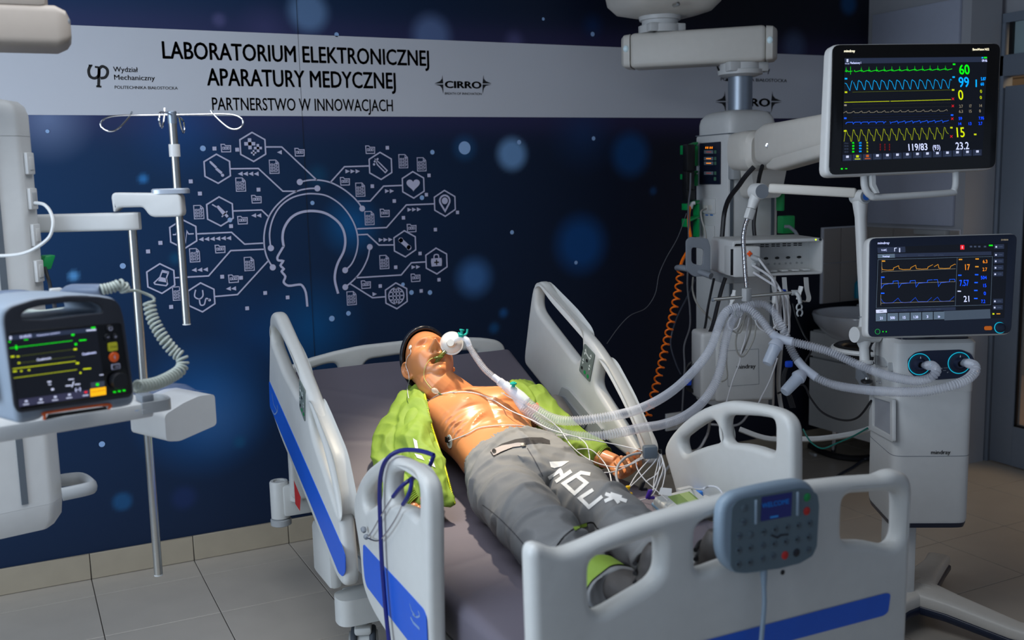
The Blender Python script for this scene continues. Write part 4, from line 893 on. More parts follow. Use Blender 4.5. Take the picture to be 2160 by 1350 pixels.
# jacket: sleeves and open front panels joined into one cloth
def patch(mb, rows, t=.007, k=5):
    g = [np.array(smooth([np.array(p) for p in r], k)) for r in rows]; g = np.array(g); g = np.array([smooth(list(g[:, j]), k) for j in range(g.shape[1])]).transpose(1, 0, 2)
    n1 = np.cross(np.gradient(g, axis=1), np.gradient(g, axis=0)); n1 /= np.linalg.norm(n1, axis=2)[..., None] + 1e-9
    A, Bb = g + n1 * t / 2, g - n1 * t / 2; a, b_ = g.shape[:2]; vs = np.concatenate([A.reshape(-1, 3), Bb.reshape(-1, 3)]); o = a * b_; fs = []
    for i in range(a - 1):
        for j in range(b_ - 1): q = i * b_ + j; fs += [(q, q + 1, q + b_ + 1, q + b_), (o + q, o + q + b_, o + q + b_ + 1, o + q + 1)]
    for i in range(a - 1):
        for j in (0, b_ - 1): q = i * b_ + j; fs.append((q, q + b_, o + q + b_, o + q))
    for j in range(b_ - 1):
        for i in (0, a - 1): q = i * b_ + j; fs.append((q, q + 1, o + q + 1, o + q))
    mb.add(vs, fs); return g
jk = MB()
def R_(*p): return [B(*q) for q in p]
gR = patch(jk, [R_((892, 822, .16), (880, 815, .16), (868, 822, .12), (856, 836, .07)), R_((899, 850, .205), (875, 846, .20), (850, 862, .17), (826, 890, .12)), R_((906, 885, .20), (880, 890, .205), (850, 900, .18), (815, 925, .11)),
     R_((922, 938, .165), (895, 943, .185), (858, 950, .17), (806, 975, .08)), R_((940, 995, .125), (908, 1002, .135), (868, 1008, .11), (808, 1030, .03)), R_((958, 1062, .05), (925, 1066, .05), (885, 1062, .05), (830, 1058, .02))])
jk.tube(smooth([B(868, 852, .10), B(842, 900, .095), B(824, 950, .09), B(826, 1005, .075), B(850, 1040, .062), B(868, 1054, .052)], 6), np.interp(np.linspace(0, 1, 31), [0, .3, .6, .85, 1], [.056, .060, .056, .048, .038]), 24)
gL = patch(jk, [R_((1078, 806, .16), (1095, 800, .13), (1118, 808, .10), (1128, 822, .05)), R_((1098, 838, .17), (1118, 828, .15), (1140, 838, .12), (1158, 858, .04)), R_((1122, 872, .13), (1140, 862, .13), (1165, 872, .10), (1185, 892, .04)),
     R_((1148, 902, .10), (1165, 893, .11), (1190, 905, .10), (1212, 925, .04)), R_((1170, 930, .05), (1190, 925, .08), (1215, 930, .08), (1240, 942, .03))])
jk.tube(smooth([B(1118, 838, .10), B(1150, 876, .095), B(1185, 912, .09), B(1222, 940, .08), B(1250, 953, .07), B(1266, 962, .062)], 6), np.interp(np.linspace(0, 1, 31), [0, .3, .6, .85, 1], [.056, .056, .052, .047, .040]), 24)
# hood or collar roll behind the neck
jk.tube(smooth([B(872, 834, .10), B(884, 822, .10), np.array([1.365, 3.40, .86]), np.array([1.45, 3.43, .865]), np.array([1.54, 3.40, .86]), B(1088, 816, .12), B(1104, 826, .11)], 5), .024, 14)
jd = lambda p: .005 * (1 - 3.2 * abs(mnoise.noise((p[0] * 13 - p[1] * 9, p[1] * 3 + p[0] * 3, p[2] * 10 + 7)))) + .006 * (1 - 2.8 * abs(mnoise.noise((p[0] * 9 + p[1] * 3, p[1] * 6, p[2] * 9)))) + .005 * (1 - 2.8 * abs(mnoise.noise((p[0] * 24, p[1] * 12, p[2] * 20))))
me = remesh(jk, .0042, 3, disp=jd, name='jacket'); jko = link_mesh('jacket', me, LIME, MAN, None, 0)
for c_, d_, r_ in ((B(868, 1054, .052), B(872, 1058, .047), .037), (B(1266, 962, .062), B(1278, 967, .058), .040)):
    d0 = nrm(d_ - c_); q = resample([c_ - d0 * .02, c_ + d0 * .022], .0012)[0]; cu_ = MB().tube(q, r_ + .002 * np.sin(np.arange(len(q)) * 1.2), 24, caps=False); obj('cuff', cu_, LIME, jko)
zp = np.array([g[0] for g in gR]); zz_ = resample(smooth(list(zp)[::5] + [zp[-1]], 6), .0022)[0]
obj('zipper', MB().tube(zz_ + np.array([0, 0, .006]), .0032 + .0014 * np.sin(np.arange(len(zz_)) * 2.1), 6), mat('zip_yellow', (215, 215, 30), .5), jko)
jbv = bvh(jko)
for a, b_, c_, d_ in (((872, 925), (880, 930), (884, 955), (877, 950)), ((875, 957), (890, 962), (896, 972), (880, 966)), ((905, 970), (914, 975), (918, 987), (908, 982))):
    pdrape('chest_print', MB().poly([(x, y, 0) for x, y in (a, b_, c_, d_)]), WHT, jko, jbv, .002)
gl = MB(); patch(gl, [R_((1150, 838, .05), (1170, 834, .06), (1190, 842, .04)), R_((1160, 862, .05), (1182, 858, .065), (1206, 870, .03)), R_((1172, 888, .05), (1196, 886, .06), (1218, 900, .02))], .008)
me = remesh(gl, .004, 2, disp=lambda p: .006 * mnoise.noise((p[0] * 18, p[1] * 18, 1)), name='jacket_lining'); link_mesh('jacket_lining', me, mat('lining_grey', (112, 110, 110), .8), jko, None, 0)
# what the mannequin wears on mouth and skin
bbv = bvh(bodyo)
def onb(px, py, lift=.003):
    """first hit of the view ray with the body, so that cables lie on the skin"""
    d = ray(px, py); h_ = bbv.ray_cast(Vector(tuple(C0 - MO)), Vector(tuple(nrm(d)))); return (np.array(h_[0]) + MO + np.array(h_[1]) * lift) if h_[0] is not None else B(px, py, .12)
def nb(px, py):
    d = ray(px, py); h_ = bbv.ray_cast(Vector(tuple(C0 - MO)), Vector(tuple(nrm(d)))); return np.array(h_[1]) if h_[0] is not None else np.array([0, -.3, .9])
print('part C ok')
# ================================================================== equipment helpers
def lineT(px, py, o, d):
    """distance along the vertical plane trace o + t d where the picture column px meets it"""
    n = np.array([-d[1], d[0], 0.]); q = AP(px, py, o, n); return float(np.dot(q - np.array(o), np.array(d)) / np.dot(d, d))
def fr_(adeg): a = math.radians(adeg); return np.array([math.cos(a), -math.sin(a), 0]), np.array([math.sin(a), math.cos(a), 0])
ZU = np.array([0, 0, 1.])
def beam(mb, p0, p1, w, h, bev=.01, ext=0., seg=3):
    p0, p1 = np.array(p0, float), np.array(p1, float); x = nrm(p1 - p0); y = nrm(np.cross(ZU, x)); z = np.cross(x, y); return mb.box((p0 + p1) / 2, (np.linalg.norm(p1 - p0) + ext, w, h), [x, y, z], bev=bev, seg=seg)
def rrs(mb, stations, seg=24, e=.35):
    """loft of rounded rectangles: (centre, axis u, axis v, half u, half v)"""
    rr = []
    for c, u, v, a, b_ in stations:
        r = []
        for t in np.linspace(0, 2 * math.pi, seg, endpoint=False): cu, su = math.cos(t), math.sin(t); r.append(np.array(c) + np.array(u) * a * np.sign(cu) * abs(cu) ** e + np.array(v) * b_ * np.sign(su) * abs(su) ** e)
        rr.append(r)
    return mb.ring(rr)
# ================================================================== right ceiling pendant
K = np.array([*P(1535, 500, 4.80)[:2], 0]); fx, fy_ = fr_(8)
Wc = lineT(1640, 500, K, fx); Dc = lineT(1467, 500, K, fy_); zb_, zt_ = AP(1500, 856, K, -fx)[2], AP(1535, 262, K, -fy_)[2]
cc_ = K + fx * Wc / 2 + fy_ * Dc / 2
pen = thing('ceiling_pendant', (cc_[0], cc_[1], CEIL), 'white ceiling supply column on a double arm beside the right monitors', 'medical pendant')
def nF(px, py, l=0.): return AP(px, py, K - fy_ * l, -fy_)
def nS(px, py, l=0.): return AP(px, py, K - fx * l, -fx)
zs = AP(1535, 281, K, -fy_)[2]
mb = MB().box(cc_ + ZU * (zb_ + zs) / 2, (Wc, Dc, zs - zb_), [fx, fy_, ZU], bev=.012); obj('column', mb, WHITE, pen)
rr = [(cc_ + ZU * (zs + .001), 1.0), (cc_ + ZU * (zs + .05), 1.0), (cc_ + ZU * (zs + .075), .96), (cc_ + ZU * (zs + .10), .82), (cc_ + ZU * (zs + .112), .55)]
obj('column_head', rrs(MB(), [(c, fx, fy_, Wc / 2 * k, Dc / 2 * k) for c, k in rr], 40, .3), WHITE, pen)
pc = np.array([*AP(1561, 240, cc_, -fy_)[:2], 0]); zh_ = zs + .10; za0 = P(1560, 135, 4.8)[2]
obj('steel_post', MB().lathe(pc + ZU * zh_, ZU, [(0, .058), (za0 - zh_, .058)], 40), ALU, pen)
obj('post_flange', MB().lathe(pc + ZU * (zh_ - .005), ZU, [(0, .085), (.012, .083), (.018, .062)], 40), WHITE, pen)
A0, A1 = P(1345, 97, 5.0), P(1612, 90, 4.75); zc = (A0[2] + A1[2]) / 2 + .0
A1 = np.array([pc[0], pc[1], 0]) + nrm(np.array([A1[0] - A0[0], A1[1] - A0[1], 0])) * .10; A0[2] = A1[2] = P(1560, 94, 4.8)[2]
mb = MB(); beam(mb, A0, A1, .17, .165, .022, .05); obj('swing_arm', mb, CREAM, pen)
dA = nrm(A1 - A0)
for p, s in ((A0 - dA * .025, -1), (A1 + dA * .025, 1)):
    mb = MB(); n_ = nrm(np.cross(ZU, dA)); rrs(mb, [(p, n_, ZU, .083, .081), (p + dA * s * .03, n_, ZU, .080, .078), (p + dA * s * .045, n_, ZU, .06, .066)], 40, .25); obj('arm_end_cap', mb, CREAM, pen)
    obj('indicator_lens', MB().ball(p + dA * s * .018 - n_ * .083 + ZU * .01, (.014, .014, .016), 14), mat('lens_pale', (200, 225, 235), .2, emit=.15), pen)
zb2 = A1[2] - .082
obj('lower_swivel', MB().lathe(pc + ZU * (zb2 - .062), ZU, [(0, .075), (.01, .105), (.03, .108), (.032, .098), (.062, .098)], 40), WHITE, pen)
for s in (-1, 1): obj('swivel_stop', MB().box(pc + ZU * (zb2 - .02) + fx * s * .075 - fy_ * .06, (.06, .05, .045), [fx, fy_, ZU], bev=.006), WHITE, pen)
bc = np.array([*P(1392, 40, 4.95)[:2], 0]); zt2_ = A0[2] + .082
obj('upper_swivel', MB().lathe(bc + ZU * zt2_, ZU, [(0, .105), (.035, .105), (.037, .088), (.060, .088), (.062, .10), (.085, .104)], 40), WHITE, pen)
for s in (-1, 1): obj('swivel_stop', MB().box(bc + ZU * (zt2_ + .02) + fx * s * .07 - fy_ * .065, (.05, .05, .04), [fx, fy_, ZU], bev=.006), WHITE, pen)
z0 = zt2_ + .08
rrs_ = MB(); rrs(rrs_, [(bc + ZU * z0 + fx * .02, fx, fy_, .13, .10), (bc + ZU * (z0 + .02) + fx * .02, fx, fy_, .21, .17), (bc + ZU * (z0 + .06) + fx * .02, fx, fy_, .25, .20), (bc + ZU * (z0 + .16) + fx * .02, fx, fy_, .27, .22), (bc + ZU * (CEIL - .04), fx, fy_, .27, .22), (bc + ZU * (CEIL + .01), fx, fy_, .27, .22)], 48, .45)
obj('upper_hub', rrs_, CREAM, pen)
q = P(1428, 9, 4.72); obj('hub_screw', MB().lathe(q, -fy_, [(-.03, .010), (.012, .010), (.014, .005), (.015, 0)], 12), STEEL, pen)
# front grooves of the column, data plates and control panel on its side
for px in (1543, 1630): obj('mounting_groove', MB().box(np.array([*nF(px, 400)[:2], (zb_ + zs) / 2]) - fy_ * .001, (.016, .006, zs - zb_ - .02), [fx, fy_, ZU]), mat('groove_grey', (90, 98, 106), .5), pen)
obj('head_seam', MB().box(cc_ + ZU * zs, (Wc + .001, Dc + .001, .003), [fx, fy_, ZU]), GREYP, pen)
def plate(name, x0, y0, x1, y1, t, m, f=nS, nn=None, parent=pen, r=.006, l=0.):
    nn = -fx if nn is None else nn; a = f(x0, y0, l); b_ = f(x1, y1, l); u = nrm(np.cross(ZU, nn)); w_ = abs(np.dot(b_ - a, u)); h_ = abs(a[2] - b_[2]); return obj(name, MB().box((a + b_) / 2 + nn * t / 2, (w_, t, h_), [u, nn, ZU], bev=min(r, t * .45)), m, parent)
cpn = plate('control_panel', 1478, 302, 1521, 389, .008, mat('panel_navy', (18, 24, 44), .35))
def s2(x, y): return (1400 + x / 5.19, 240 + y / 5.19)
def sp2(name, pts, m, l=.0088, w=None): 
    mb = MB(); mb.poly([nS(*s2(*p), l) for p in pts]) if w is None else mb.ribbon([nS(*s2(*p), l) for p in pts], w, -fx); return obj(name, mb, m, cpn, sharp=0)
PG = mat('panel_key_grey', (110, 120, 130), .5); PO = glow('panel_orange', (255, 140, 20), 1.2); PGN = mat('panel_green_key', (70, 110, 90), .5)
for y, lit in ((418, 0), (491, 1), (541, 1), (650, 0)):
    sp2('slider_key', [(440, y - 18), (542, y - 18), (542, y + 18), (440, y + 18)], PG); sp2('slider_level', [(465, y), (518, y)], PO if lit else glow('panel_dimred', (150, 50, 30), .6), .0096, .003); sp2('switch_key', [(552, y - 18), (576, y - 18), (576, y + 18), (552, y + 18)], PGN)
sp2('switch_key', [(548, 694), (574, 694), (574, 732), (548, 732)], PGN)
for a_ in (458, 478, 505, 525): sp2('panel_digit', [(a_, 360), (a_ + 10, 360), (a_ + 8, 382), (a_ - 2, 382)], PO)
dp = plate('data_outlet', 1483, 418, 1510, 451, .008, WHITE); plate('data_outlet', 1482, 474, 1508, 512, .008, WHITE)
for a_, b_ in ((1487, 432), (1497, 432)): plate('jack', a_, b_, a_ + 8, b_ + 12, .011, CREAM, parent=dp)
for a_ in (1488, 1498): plate('outlet_label', a_, 452, a_ + 6, 455, .001, mat('label_blue', (40, 110, 190), .5))
# rail bracket and joint housing carrying the monitor arm
obj('arm_bracket', MB().prism(rnd([(0, 0), (.19, 0), (.19, -.12), (.16, -.26), (.02, -.26), (0, -.12)], .03), nF(1556, 300, .02), fx, ZU, .12), CREAM, pen)
obj('bracket_clamp', MB().box(nF(1549, 340, .02), (.04, .05, .17), [fx, fy_, ZU], bev=.006), LGREY, pen)
J0 = P(1592, 318, 4.50); J1 = P(1630, 304, 4.30); J2 = P(1865, 250, 3.42)
obj('arm_knuckle', rrs(MB(), [(J0 + fy_ * .10 + ZU * .0, fx, ZU, .08, .085), (J0, fx, ZU, .085, .09), (J0 - fy_ * .05, fx, ZU, .08, .085), (J0 - fy_ * .07, fx, ZU, .06, .065)], 36, .55), CREAM, pen)
u_ = nrm(J2 - J1); v_ = nrm(np.cross(ZU, u_)); w_ = np.cross(u_, v_)
mb = MB(); rrs(mb, [(J1 - u_ * .10, v_, w_, .02, .045), (J1 - u_ * .075, v_, w_, .05, .075), (J1, v_, w_, .056, .088), (J1 + u_ * .12, v_, w_, .055, .080), (J2 - u_ * .3, v_, w_, .052, .062), (J2, v_, w_, .05, .055)], 36, .5)
obj('spring_arm', mb, CREAM, pen)
mb = MB(); rrs(mb, [(J1 + u_ * .0 - w_ * .085, v_, w_, .03, .02), (J1 + u_ * .10 - w_ * .085, v_, w_, .047, .034), (J2 - u_ * .3 - w_ * .06, v_, w_, .047, .034), (J2 - w_ * .06, v_, w_, .046, .03)], 32, .5)
obj('arm_lower_cover', mb, CREAM, pen)
q = P(1621, 307, 4.22); obj('arm_screw', MB().lathe(q + v_ * .0, nrm(C0 - q), [(-.03, .012), (.002, .012), (.004, .006), (.004, 0)], 16), CHROME, pen)
# green power sockets with black adapters behind the column's left edge
for i, (y0, y1_) in enumerate(((298, 350), (358, 392), (420, 460), (452, 500))):
    a_ = P(1437 if i < 2 else 1444, y0 + 10, 4.98); b2 = P(1471, y1_, 4.98)
    mb = MB(); h_ = a_[2] - b2[2]; mb.box((a_ + b2) / 2 + fx * .03, (.012, .05, h_), [fx, fy_, ZU], bev=.003); mb.box((a_ + b2) / 2 + ZU * h_ / 2, (.075, .05, .012), [nrm(fx + ZU * .35), fy_, ZU], bev=.003); mb.box((a_ + b2) / 2 - fx * .035 + ZU * h_ * .3, (.006, .05, h_ * .45), [fx, fy_, ZU], bev=.002)
    obj('green_socket', mb, GREEN, pen)
for i, (y0, y1_, x0) in enumerate(((305, 362, 1443), (362, 405, 1442), (400, 422, 1443))):
    a_ = P(x0, y0, 4.9); b2 = P(x0 + 20, y1_, 4.9); tag(obj('power_adapter', MB().box((a_ + b2) / 2, (.045, .05, a_[2] - b2[2]), [fx, fy_, ZU], bev=.006), BLACK),
        ['large black power adapter highest in the green brackets on the right column', 'black power adapter below the topmost one on the right column', 'small black plug block above the grey hose on the right column'][i], 'adapter', 'black adapters on the right column')
for y0, y1_ in ((405, 445), (455, 492)):
    a_ = P(1642, y0, 4.78); b2 = P(1650 if y0 < 450 else 1674, y1_, 4.78); obj('green_socket', MB().box((a_ + b2) / 2, (abs(b2[0] - a_[0]) + .01, .05, a_[2] - b2[2]), [fx, fy_, ZU], bev=.006), GREEN, pen)
tag(cable('grey_plug', 'grey ribbed plug and lead in the right green socket', [P(1655, 478, 4.7), P(1665, 478, 4.7), P(1672, 484, 4.7), P(1680, 492, 4.7), P(1684, 505, 4.7)], .008, GREYP))
# ------------------------------------------------ module rack
Kr = P(1545, 585, 4.30); Kr2 = np.array([*Kr[:2], 0]); rx, ry = fr_(20)
Wr = lineT(1737, 540, Kr2, rx); Dr = lineT(1500, 540, Kr2, ry); z0 = Kr[2]; z1 = AP(1545, 508, Kr2, -ry)[2]; hr2 = z1 - z0
rk = thing('module_rack', Kr2 + rx * Wr / 2 + ry * Dr / 2 + ZU * z0, 'white open-front module rack with one inserted module under the monitor arm', 'monitor rack')
def rF(px, py, l=0.): return AP(px, py, Kr2 - ry * l, -ry)
o_ = Kr2 + ry * Dr + ZU * z0
slab('housing', [(0, 0), (Wr, 0), (Wr, hr2), (0, hr2)], [[(.010, .010), (Wr - .010, .010), (Wr - .010, hr2 - .014), (.010, hr2 - .014)]], o_, rx, ZU, Dr, .003, WHITE, rk, r=.016, hr=.008)
obj('back_panel', MB().box(o_ + rx * Wr / 2 + ZU * hr2 / 2 - ry * .16, (Wr - .01, .01, hr2 - .01), [rx, ry, ZU]), WHITE, rk)
bk_ = .16
def rB(px, py, l=0.): return AP(px, py, Kr2 + ry * (Dr - bk_ - .006) - ry * l, -ry)
for i in range(4):
    x = 1616 + i * 23.2; y = 545 - i * .9
    obj('module_port', MB().disc(rB(x, y, .001), .0105, -ry, 20, sy=.55), BLACK, rk, sharp=0)
    for s in (-5, 5): obj('port_screw', MB().lathe(rB(x + s, y + 12, .0), -ry, [(0, .0045), (.002, .0045), (.003, 0)], 12), LGREY, rk)
    for s in (-8, 2):
        for t in (-29, -25): obj('vent_slot', MB().box(rB(x + s, y + t, .001), (.016, .002, .004), [rx, ry, ZU]), BLACK, rk)
    obj('guide_ramp', MB().box(rF(x + 12, 571 - i, -.06), (.03, .05, .008), [rx, ry, ZU], bev=.002), WHITE, rk)
obj('status_light', MB().disc(rF(1721, 505.5, .001), .0035, -ry, 12), glow('status_green', (190, 240, 20), 2.), rk, sharp=0)
obj('lock_button', MB().lathe(rF(1730, 505.0), -ry, [(0, .006), (.002, .006), (.0025, .0)], 14), DARK, rk)
# inserted module
a_ = rF(1543, 519, -.0); b2 = rF(1597, 583, -.0)
mw = abs(np.dot(b2 - a_, rx)); mh = a_[2] - b2[2] - .004
obj('module', MB().box((a_ + b2) / 2 + ry * .05 - ry * .02, (mw, .14, mh), [rx, ry, ZU], bev=.008), WHITE, rk)
obj('module_screen', MB().box(rF(1546, 553, .022), (.020, .004, mh * .86), [rx, ry, ZU], bev=.001), BEZEL, rk)
for x, y, c_ in ((1561, 531, LGREY), (1588, 529, GREYP), (1576, 541, mat('ochre', (170, 130, 50), .5)), (1567, 557, DARK), (1592, 560, LGREY), (1568, 573, DARK), (1587, 573, LGREY)):
    obj('connector_socket', MB().lathe(rF(x, y, .022), -ry, [(0, .009), (.004, .009), (.005, .006), (.002, .005), (.002, 0)], 16), c_, rk)
obj('orange_connector', MB().box(rF(1580, 535, .035), (.022, .02, .010), [rx, ry, ZU], bev=.003).box(rF(1580, 535, .035), (.008, .02, .024), [rx, ry, ZU], bev=.003), mat('orange_plastic', (250, 90, 20), .5), rk)
for x0, y0, x1, y1_ in ((1584, 542, 1612, 552), (1586, 557, 1600, 563)): obj('plug', MB().tube([rF(x0, y0, .03), rF((x0 + x1) / 2, (y0 + y1_) / 2, .045), rF(x1, y1_, .04)], [.013, .012, .006], 14), LGREY, rk)
for x in (1635, 1658, 1704):
    q0, q1 = rF(x - 8, 583, .0), rF(x - 2, 640, .0); q2 = smooth([rF(x - 4, 585, .0), rF(x - 2, 610, .0), rF(x + 2, 628, .0), rF(x - 2, 637, .03), rF(x - 12, 634, .05)], 5)
    mb = MB(); rr = []
    for p in q2: rr.append([p + rx * a * .009 + (-ry if True else 0) * b3 * .004 for a, b3 in ((-1, -1), (1, -1), (1, 1), (-1, 1))])
    obj('cable_hook', mb.ring(rr), WHITE, rk)
obj('support_bracket', MB().box(Kr2 + rx * .10 + ry * (Dr + .06) + ZU * (z0 - .03), (.12, .22, .05), [rx, ry, ZU], bev=.008), LGREY, rk)
# grey handle loop plate at the rack's left
sb = Kr2 + ry * Dr * .9
mb = slab('handle_plate', rnd([(0, 0), (-.075, .0), (-.11, .03), (-.11, .16), (-.09, .175), (-.012, .165), (0, .13)], .01), [[(-.085, .06), (-.035, .045), (-.03, .12), (-.085, .13)]], P(1497, 582, 4.45), rx, ZU, .012, .003, GREYP, rk, r=.0)
obj('handle_tube', MB().tube(smooth([P(1430, 565, 4.55), P(1440, 565, 4.5), P(1470, 572, 4.45), P(1500, 582, 4.4)], 5), .017, 14, sq=.8), GREYP, rk)
# ------------------------------------------------ white processor box low on the column
Kb = P(1510, 840, 4.50); Kb2 = np.array([*Kb[:2], 0]); Wb = lineT(1636, 780, Kb2, rx); zt3 = AP(1520, 700, Kb2, -ry)[2]; zb3 = AP(1520, 850, Kb2, -ry)[2]
hx = thing('equipment_box', Kb2 + rx * Wb / 2 + ry * .08 + ZU * zb3, 'white closed device box low on the right column behind the breathing hoses', 'medical device')
obj('housing', MB().box(Kb2 + rx * Wb / 2 + ry * .08 + ZU * (zt3 + zb3) / 2, (Wb, .16, zt3 - zb3), [rx, ry, ZU], bev=.018, seg=4), WHITE, hx)
obj('side_box', MB().box(Kb2 - rx * .025 + ry * .09 + ZU * ((zt3 + zb3) / 2), (.08, .16, zt3 - zb3 - .01), [rx, ry, ZU], bev=.018, seg=4), WHITE, hx)
def bF(px, py, l=0.): return AP(px, py, Kb2 - ry * l, -ry)
obj('panel_outline', MB().ribbon([bF(*p, .001) for p in ((1532, 740), (1600, 736), (1601, 810), (1536, 815))], .0015, -ry, True), GREYP, hx, sharp=0)
text('brand_lettering', 'mindray', bF(1553, 778, .001), rx, ZU, .027, PRINT_K, hx, xs=1.0, bold=.015)
pen_strap = [P(1590, 352, 4.35), P(1572, 372, 4.38), P(1558, 392, 4.45), P(1545, 408, 4.5), P(1535, 425, 4.55), P(1528, 450, 4.6), P(1525, 480, 4.6), P(1523, 505, 4.6)]
CBK = mat('black_cable', (22, 22, 28), .5)
cable('cable', 'thick black cable sleeve looping from the monitor arm down the column front', pen_strap, .011, CBK)
cable('cable', 'short black cable sleeve falling straight behind the white reading-lamp joint', [P(1608, 350, 4.4), P(1602, 372, 4.5), P(1598, 400, 4.58), P(1594, 440, 4.6), P(1590, 470, 4.6), P(1592, 500, 4.6)], .009, CBK)
cable('cable', 'black cable running down from the module rack to the column foot', [P(1530, 586, 4.5), P(1522, 610, 4.5), P(1512, 650, 4.5), P(1502, 690, 4.5), P(1487, 722, 4.55), P(1478, 745, 4.6), P(1462, 775, 4.6), P(1455, 800, 4.6)], .009, CBK)
cable('cable', 'slim black cable beside the thicker one under the rack', [P(1506, 587, 4.55), P(1500, 615, 4.55), P(1493, 650, 4.55), P(1487, 690, 4.6), P(1476, 720, 4.6)], .006, CBK)
print('part D ok')
# ================================================================== monitors
def rot_frame(TL, TR, BL):
    u = nrm(TR - TL); n = nrm(np.cross(u, TL - BL)); v = np.cross(n, u); return u, v, n
class Scr:
    """drawing on a flat screen given in picture coordinates of a crop (x / k + ox, y / k + oy)"""
    def __init__(s, o, n, u, v, ox, oy, k, parent): s.o, s.n, s.u, s.v, s.ox, s.oy, s.k, s.p = o, n, u, v, ox, oy, k, parent; s.i = 0
    def at(s, x, y, l=.001): return AP(s.ox + x / s.k, s.oy + y / s.k, s.o + s.n * l, s.n)
    def quad(s, name, x0, y0, x1, y1, m, l=.0006, sk=0.): return obj(name, MB().poly([s.at(x0, y0, l), s.at(x1, y0 + sk * (x1 - x0), l), s.at(x1, y1 + sk * (x1 - x0), l), s.at(x0, y1, l)]), m, s.p, sharp=0)
    def line(s, name, pts, w, m, l=.0010):
        wr = w / s.k * np.linalg.norm(s.o - C0) / FPX * 1.0; return obj(name, MB().ribbon([s.at(x, y, l) for x, y in pts], wr, s.n), m, s.p, sharp=0)
    def txt(s, t, x, y, h, w, m, bold=.02, name='reading', l=.0012):
        """text whose lower left corner is at crop (x, y), cap height h and width w"""
        a = s.at(x, y, l); e = s.at(x + w, y, l); b_ = s.at(x, y - h, l); mb = text('t', t, (0, 0, 0), (1, 0, 0), (0, 0, 1), 1, None, None, bold=bold, mb_only=True); q = np.array(mb.v); x0, x1 = q[:, 0].min(), q[:, 0].max()
        W = [a + (v[0] - x0) / (x1 - x0) * s.u * np.linalg.norm(e - a) + v[2] / .72 * s.v * np.linalg.norm(b_ - a) for v in q]; return obj(name, MB().add(W, mb.f), m, s.p, sharp=0)
def to2(pts, o, u, v, n): return [(float(np.dot(AP(x, y, o, n) - o, u)), float(np.dot(AP(x, y, o, n) - o, v))) for x, y in pts]
# ------------------------------------------------ large patient monitor
TL, TR, BL = P(1762, 93, 3.22), P(2110, 90, 3.38), P(1750, 371, 3.20)
mu, mv, mn = rot_frame(TL, TR, BL)
cen_ = P(1930, 230, 3.30); mo = thing('patient_monitor', cen_, 'large black-fronted monitor with green, blue and yellow traces on the pendant arm', 'monitor')
body_ = to2([(1752, 92), (2112, 89), (2101, 357), (1740, 373)], TL, mu, mv, mn)
slab('shell', body_, [], TL - mn * .045, mu, mv, .045, .012, WHITE, mo, r=.028, res=4)
slab('bezel', to2([(1756, 95), (2110, 92), (2099, 354), (1748, 369)], TL, mu, mv, mn), [], TL - mn * .004, mu, mv, .006, .002, BEZEL, mo, r=.026)
# left flank of the shell, deeper body behind
obj('rear_housing', MB().box(cen_ - mn * .06, (.30, .05, .24), [mu, mn, mv], bev=.02), WHITE, mo)
obj('tilt_mount', MB().box(cen_ - mn * .10, (.10, .08, .10), [mu, mn, mv], bev=.02), CREAM, mo)
S4 = Scr(TL + mn * .003, mn, mu, mv, 1680, 60, 4.219, mo)
q4 = [(428, 262), (1700, 248), (1655, 1135), (405, 1185)]
scr = obj('screen', MB().poly([S4.at(x, y, .0002) for x, y in q4]), glow('night', (5, 8, 14), .6), mo, sharp=0); S4.p = scr
S4.line('title_bar', [(430, 290), (1698, 275)], 44, G_BAR, .0004)
S4.txt('Mechaniczny 1', 480, 316, 20, 96, G_WHITE); S4.txt('Dorośły od. Mb.', 482, 288, 12, 88, G_DIM); S4.txt('09:46', 1652, 297, 22, 46, G_WHITE); S4.txt('Dorosły', 434, 318, 9, 36, G_WHITE)
S4.quad('patient_icon', 446, 272, 462, 300, G_WHITE, .001); S4.quad('battery_icon', 1668, 253, 1696, 266, G_GREEN, .001); S4.quad('network_icon', 1648, 254, 1662, 267, G_CYAN, .001)
S4.txt('mindray', 425, 211, 22, 98, glow('logo', (240, 235, 215), .9), .03, 'brand_lettering'); S4.txt('BeneVision N22', 1570, 196, 20, 146, glow('logo', (240, 235, 215), .9), .02, 'brand_lettering')
sk = lambda x, y: (x, y - (x - 430) * .021)
def wave(S, name, x0, x1, base, beats, shape, m, w=3.2, sl=.021):
    pts = []; n = len(beats); 
    for b_ in beats:
        for dx, dy in shape:
            x = b_ + dx
            if x0 <= x <= x1: pts.append((x, base + dy - (x - x0) * sl))
    S.line(name, pts, w, m)
wave(S4, 'ecg_trace', 432, 500, 383, [440], [(-8, -2), (0, -2), (2, -36), (5, 5), (15, -8), (20, 2), (58, -2)], G_GREEN, 4)
wave(S4, 'ecg_trace', 512, 1386, 384, [510 + i * 68 for i in range(0, 14)], [(2, -2), (8, -10), (14, 2), (60, -8), (66, -4), (68, -40), (69.5, 2)], G_GREEN, 4, .019)
S4.line('ecg_marker', [(482, 340), (482, 410)], 3, G_GREEN)
wave(S4, 'pleth_trace', 508, 1382, 478, [508 + i * 68 for i in range(14)], [(0, 0), (26, 66), (32, 68), (42, -8), (48, -14), (58, -4)], G_CYAN, 4, .0145)
S4.line('pleth_trace', [(430, 486), (445, 492), (475, 552), (490, 480), (498, 464)], 4, G_CYAN)
S4.line('flat_trace', [(425, 657), (828, 648)], 4, G_YEL); S4.line('flat_trace', [(836, 648), (1375, 633)], 4, G_YEL)
for y in (567,): S4.line('grid_line', [(498, y), (1375, y - 20)], 2, G_DOL)
for y in (679, 713): S4.line('grid_line', [(500, y), (1375, y - 18)], 1.6, glow('grid_grey', (50, 50, 46), .7))
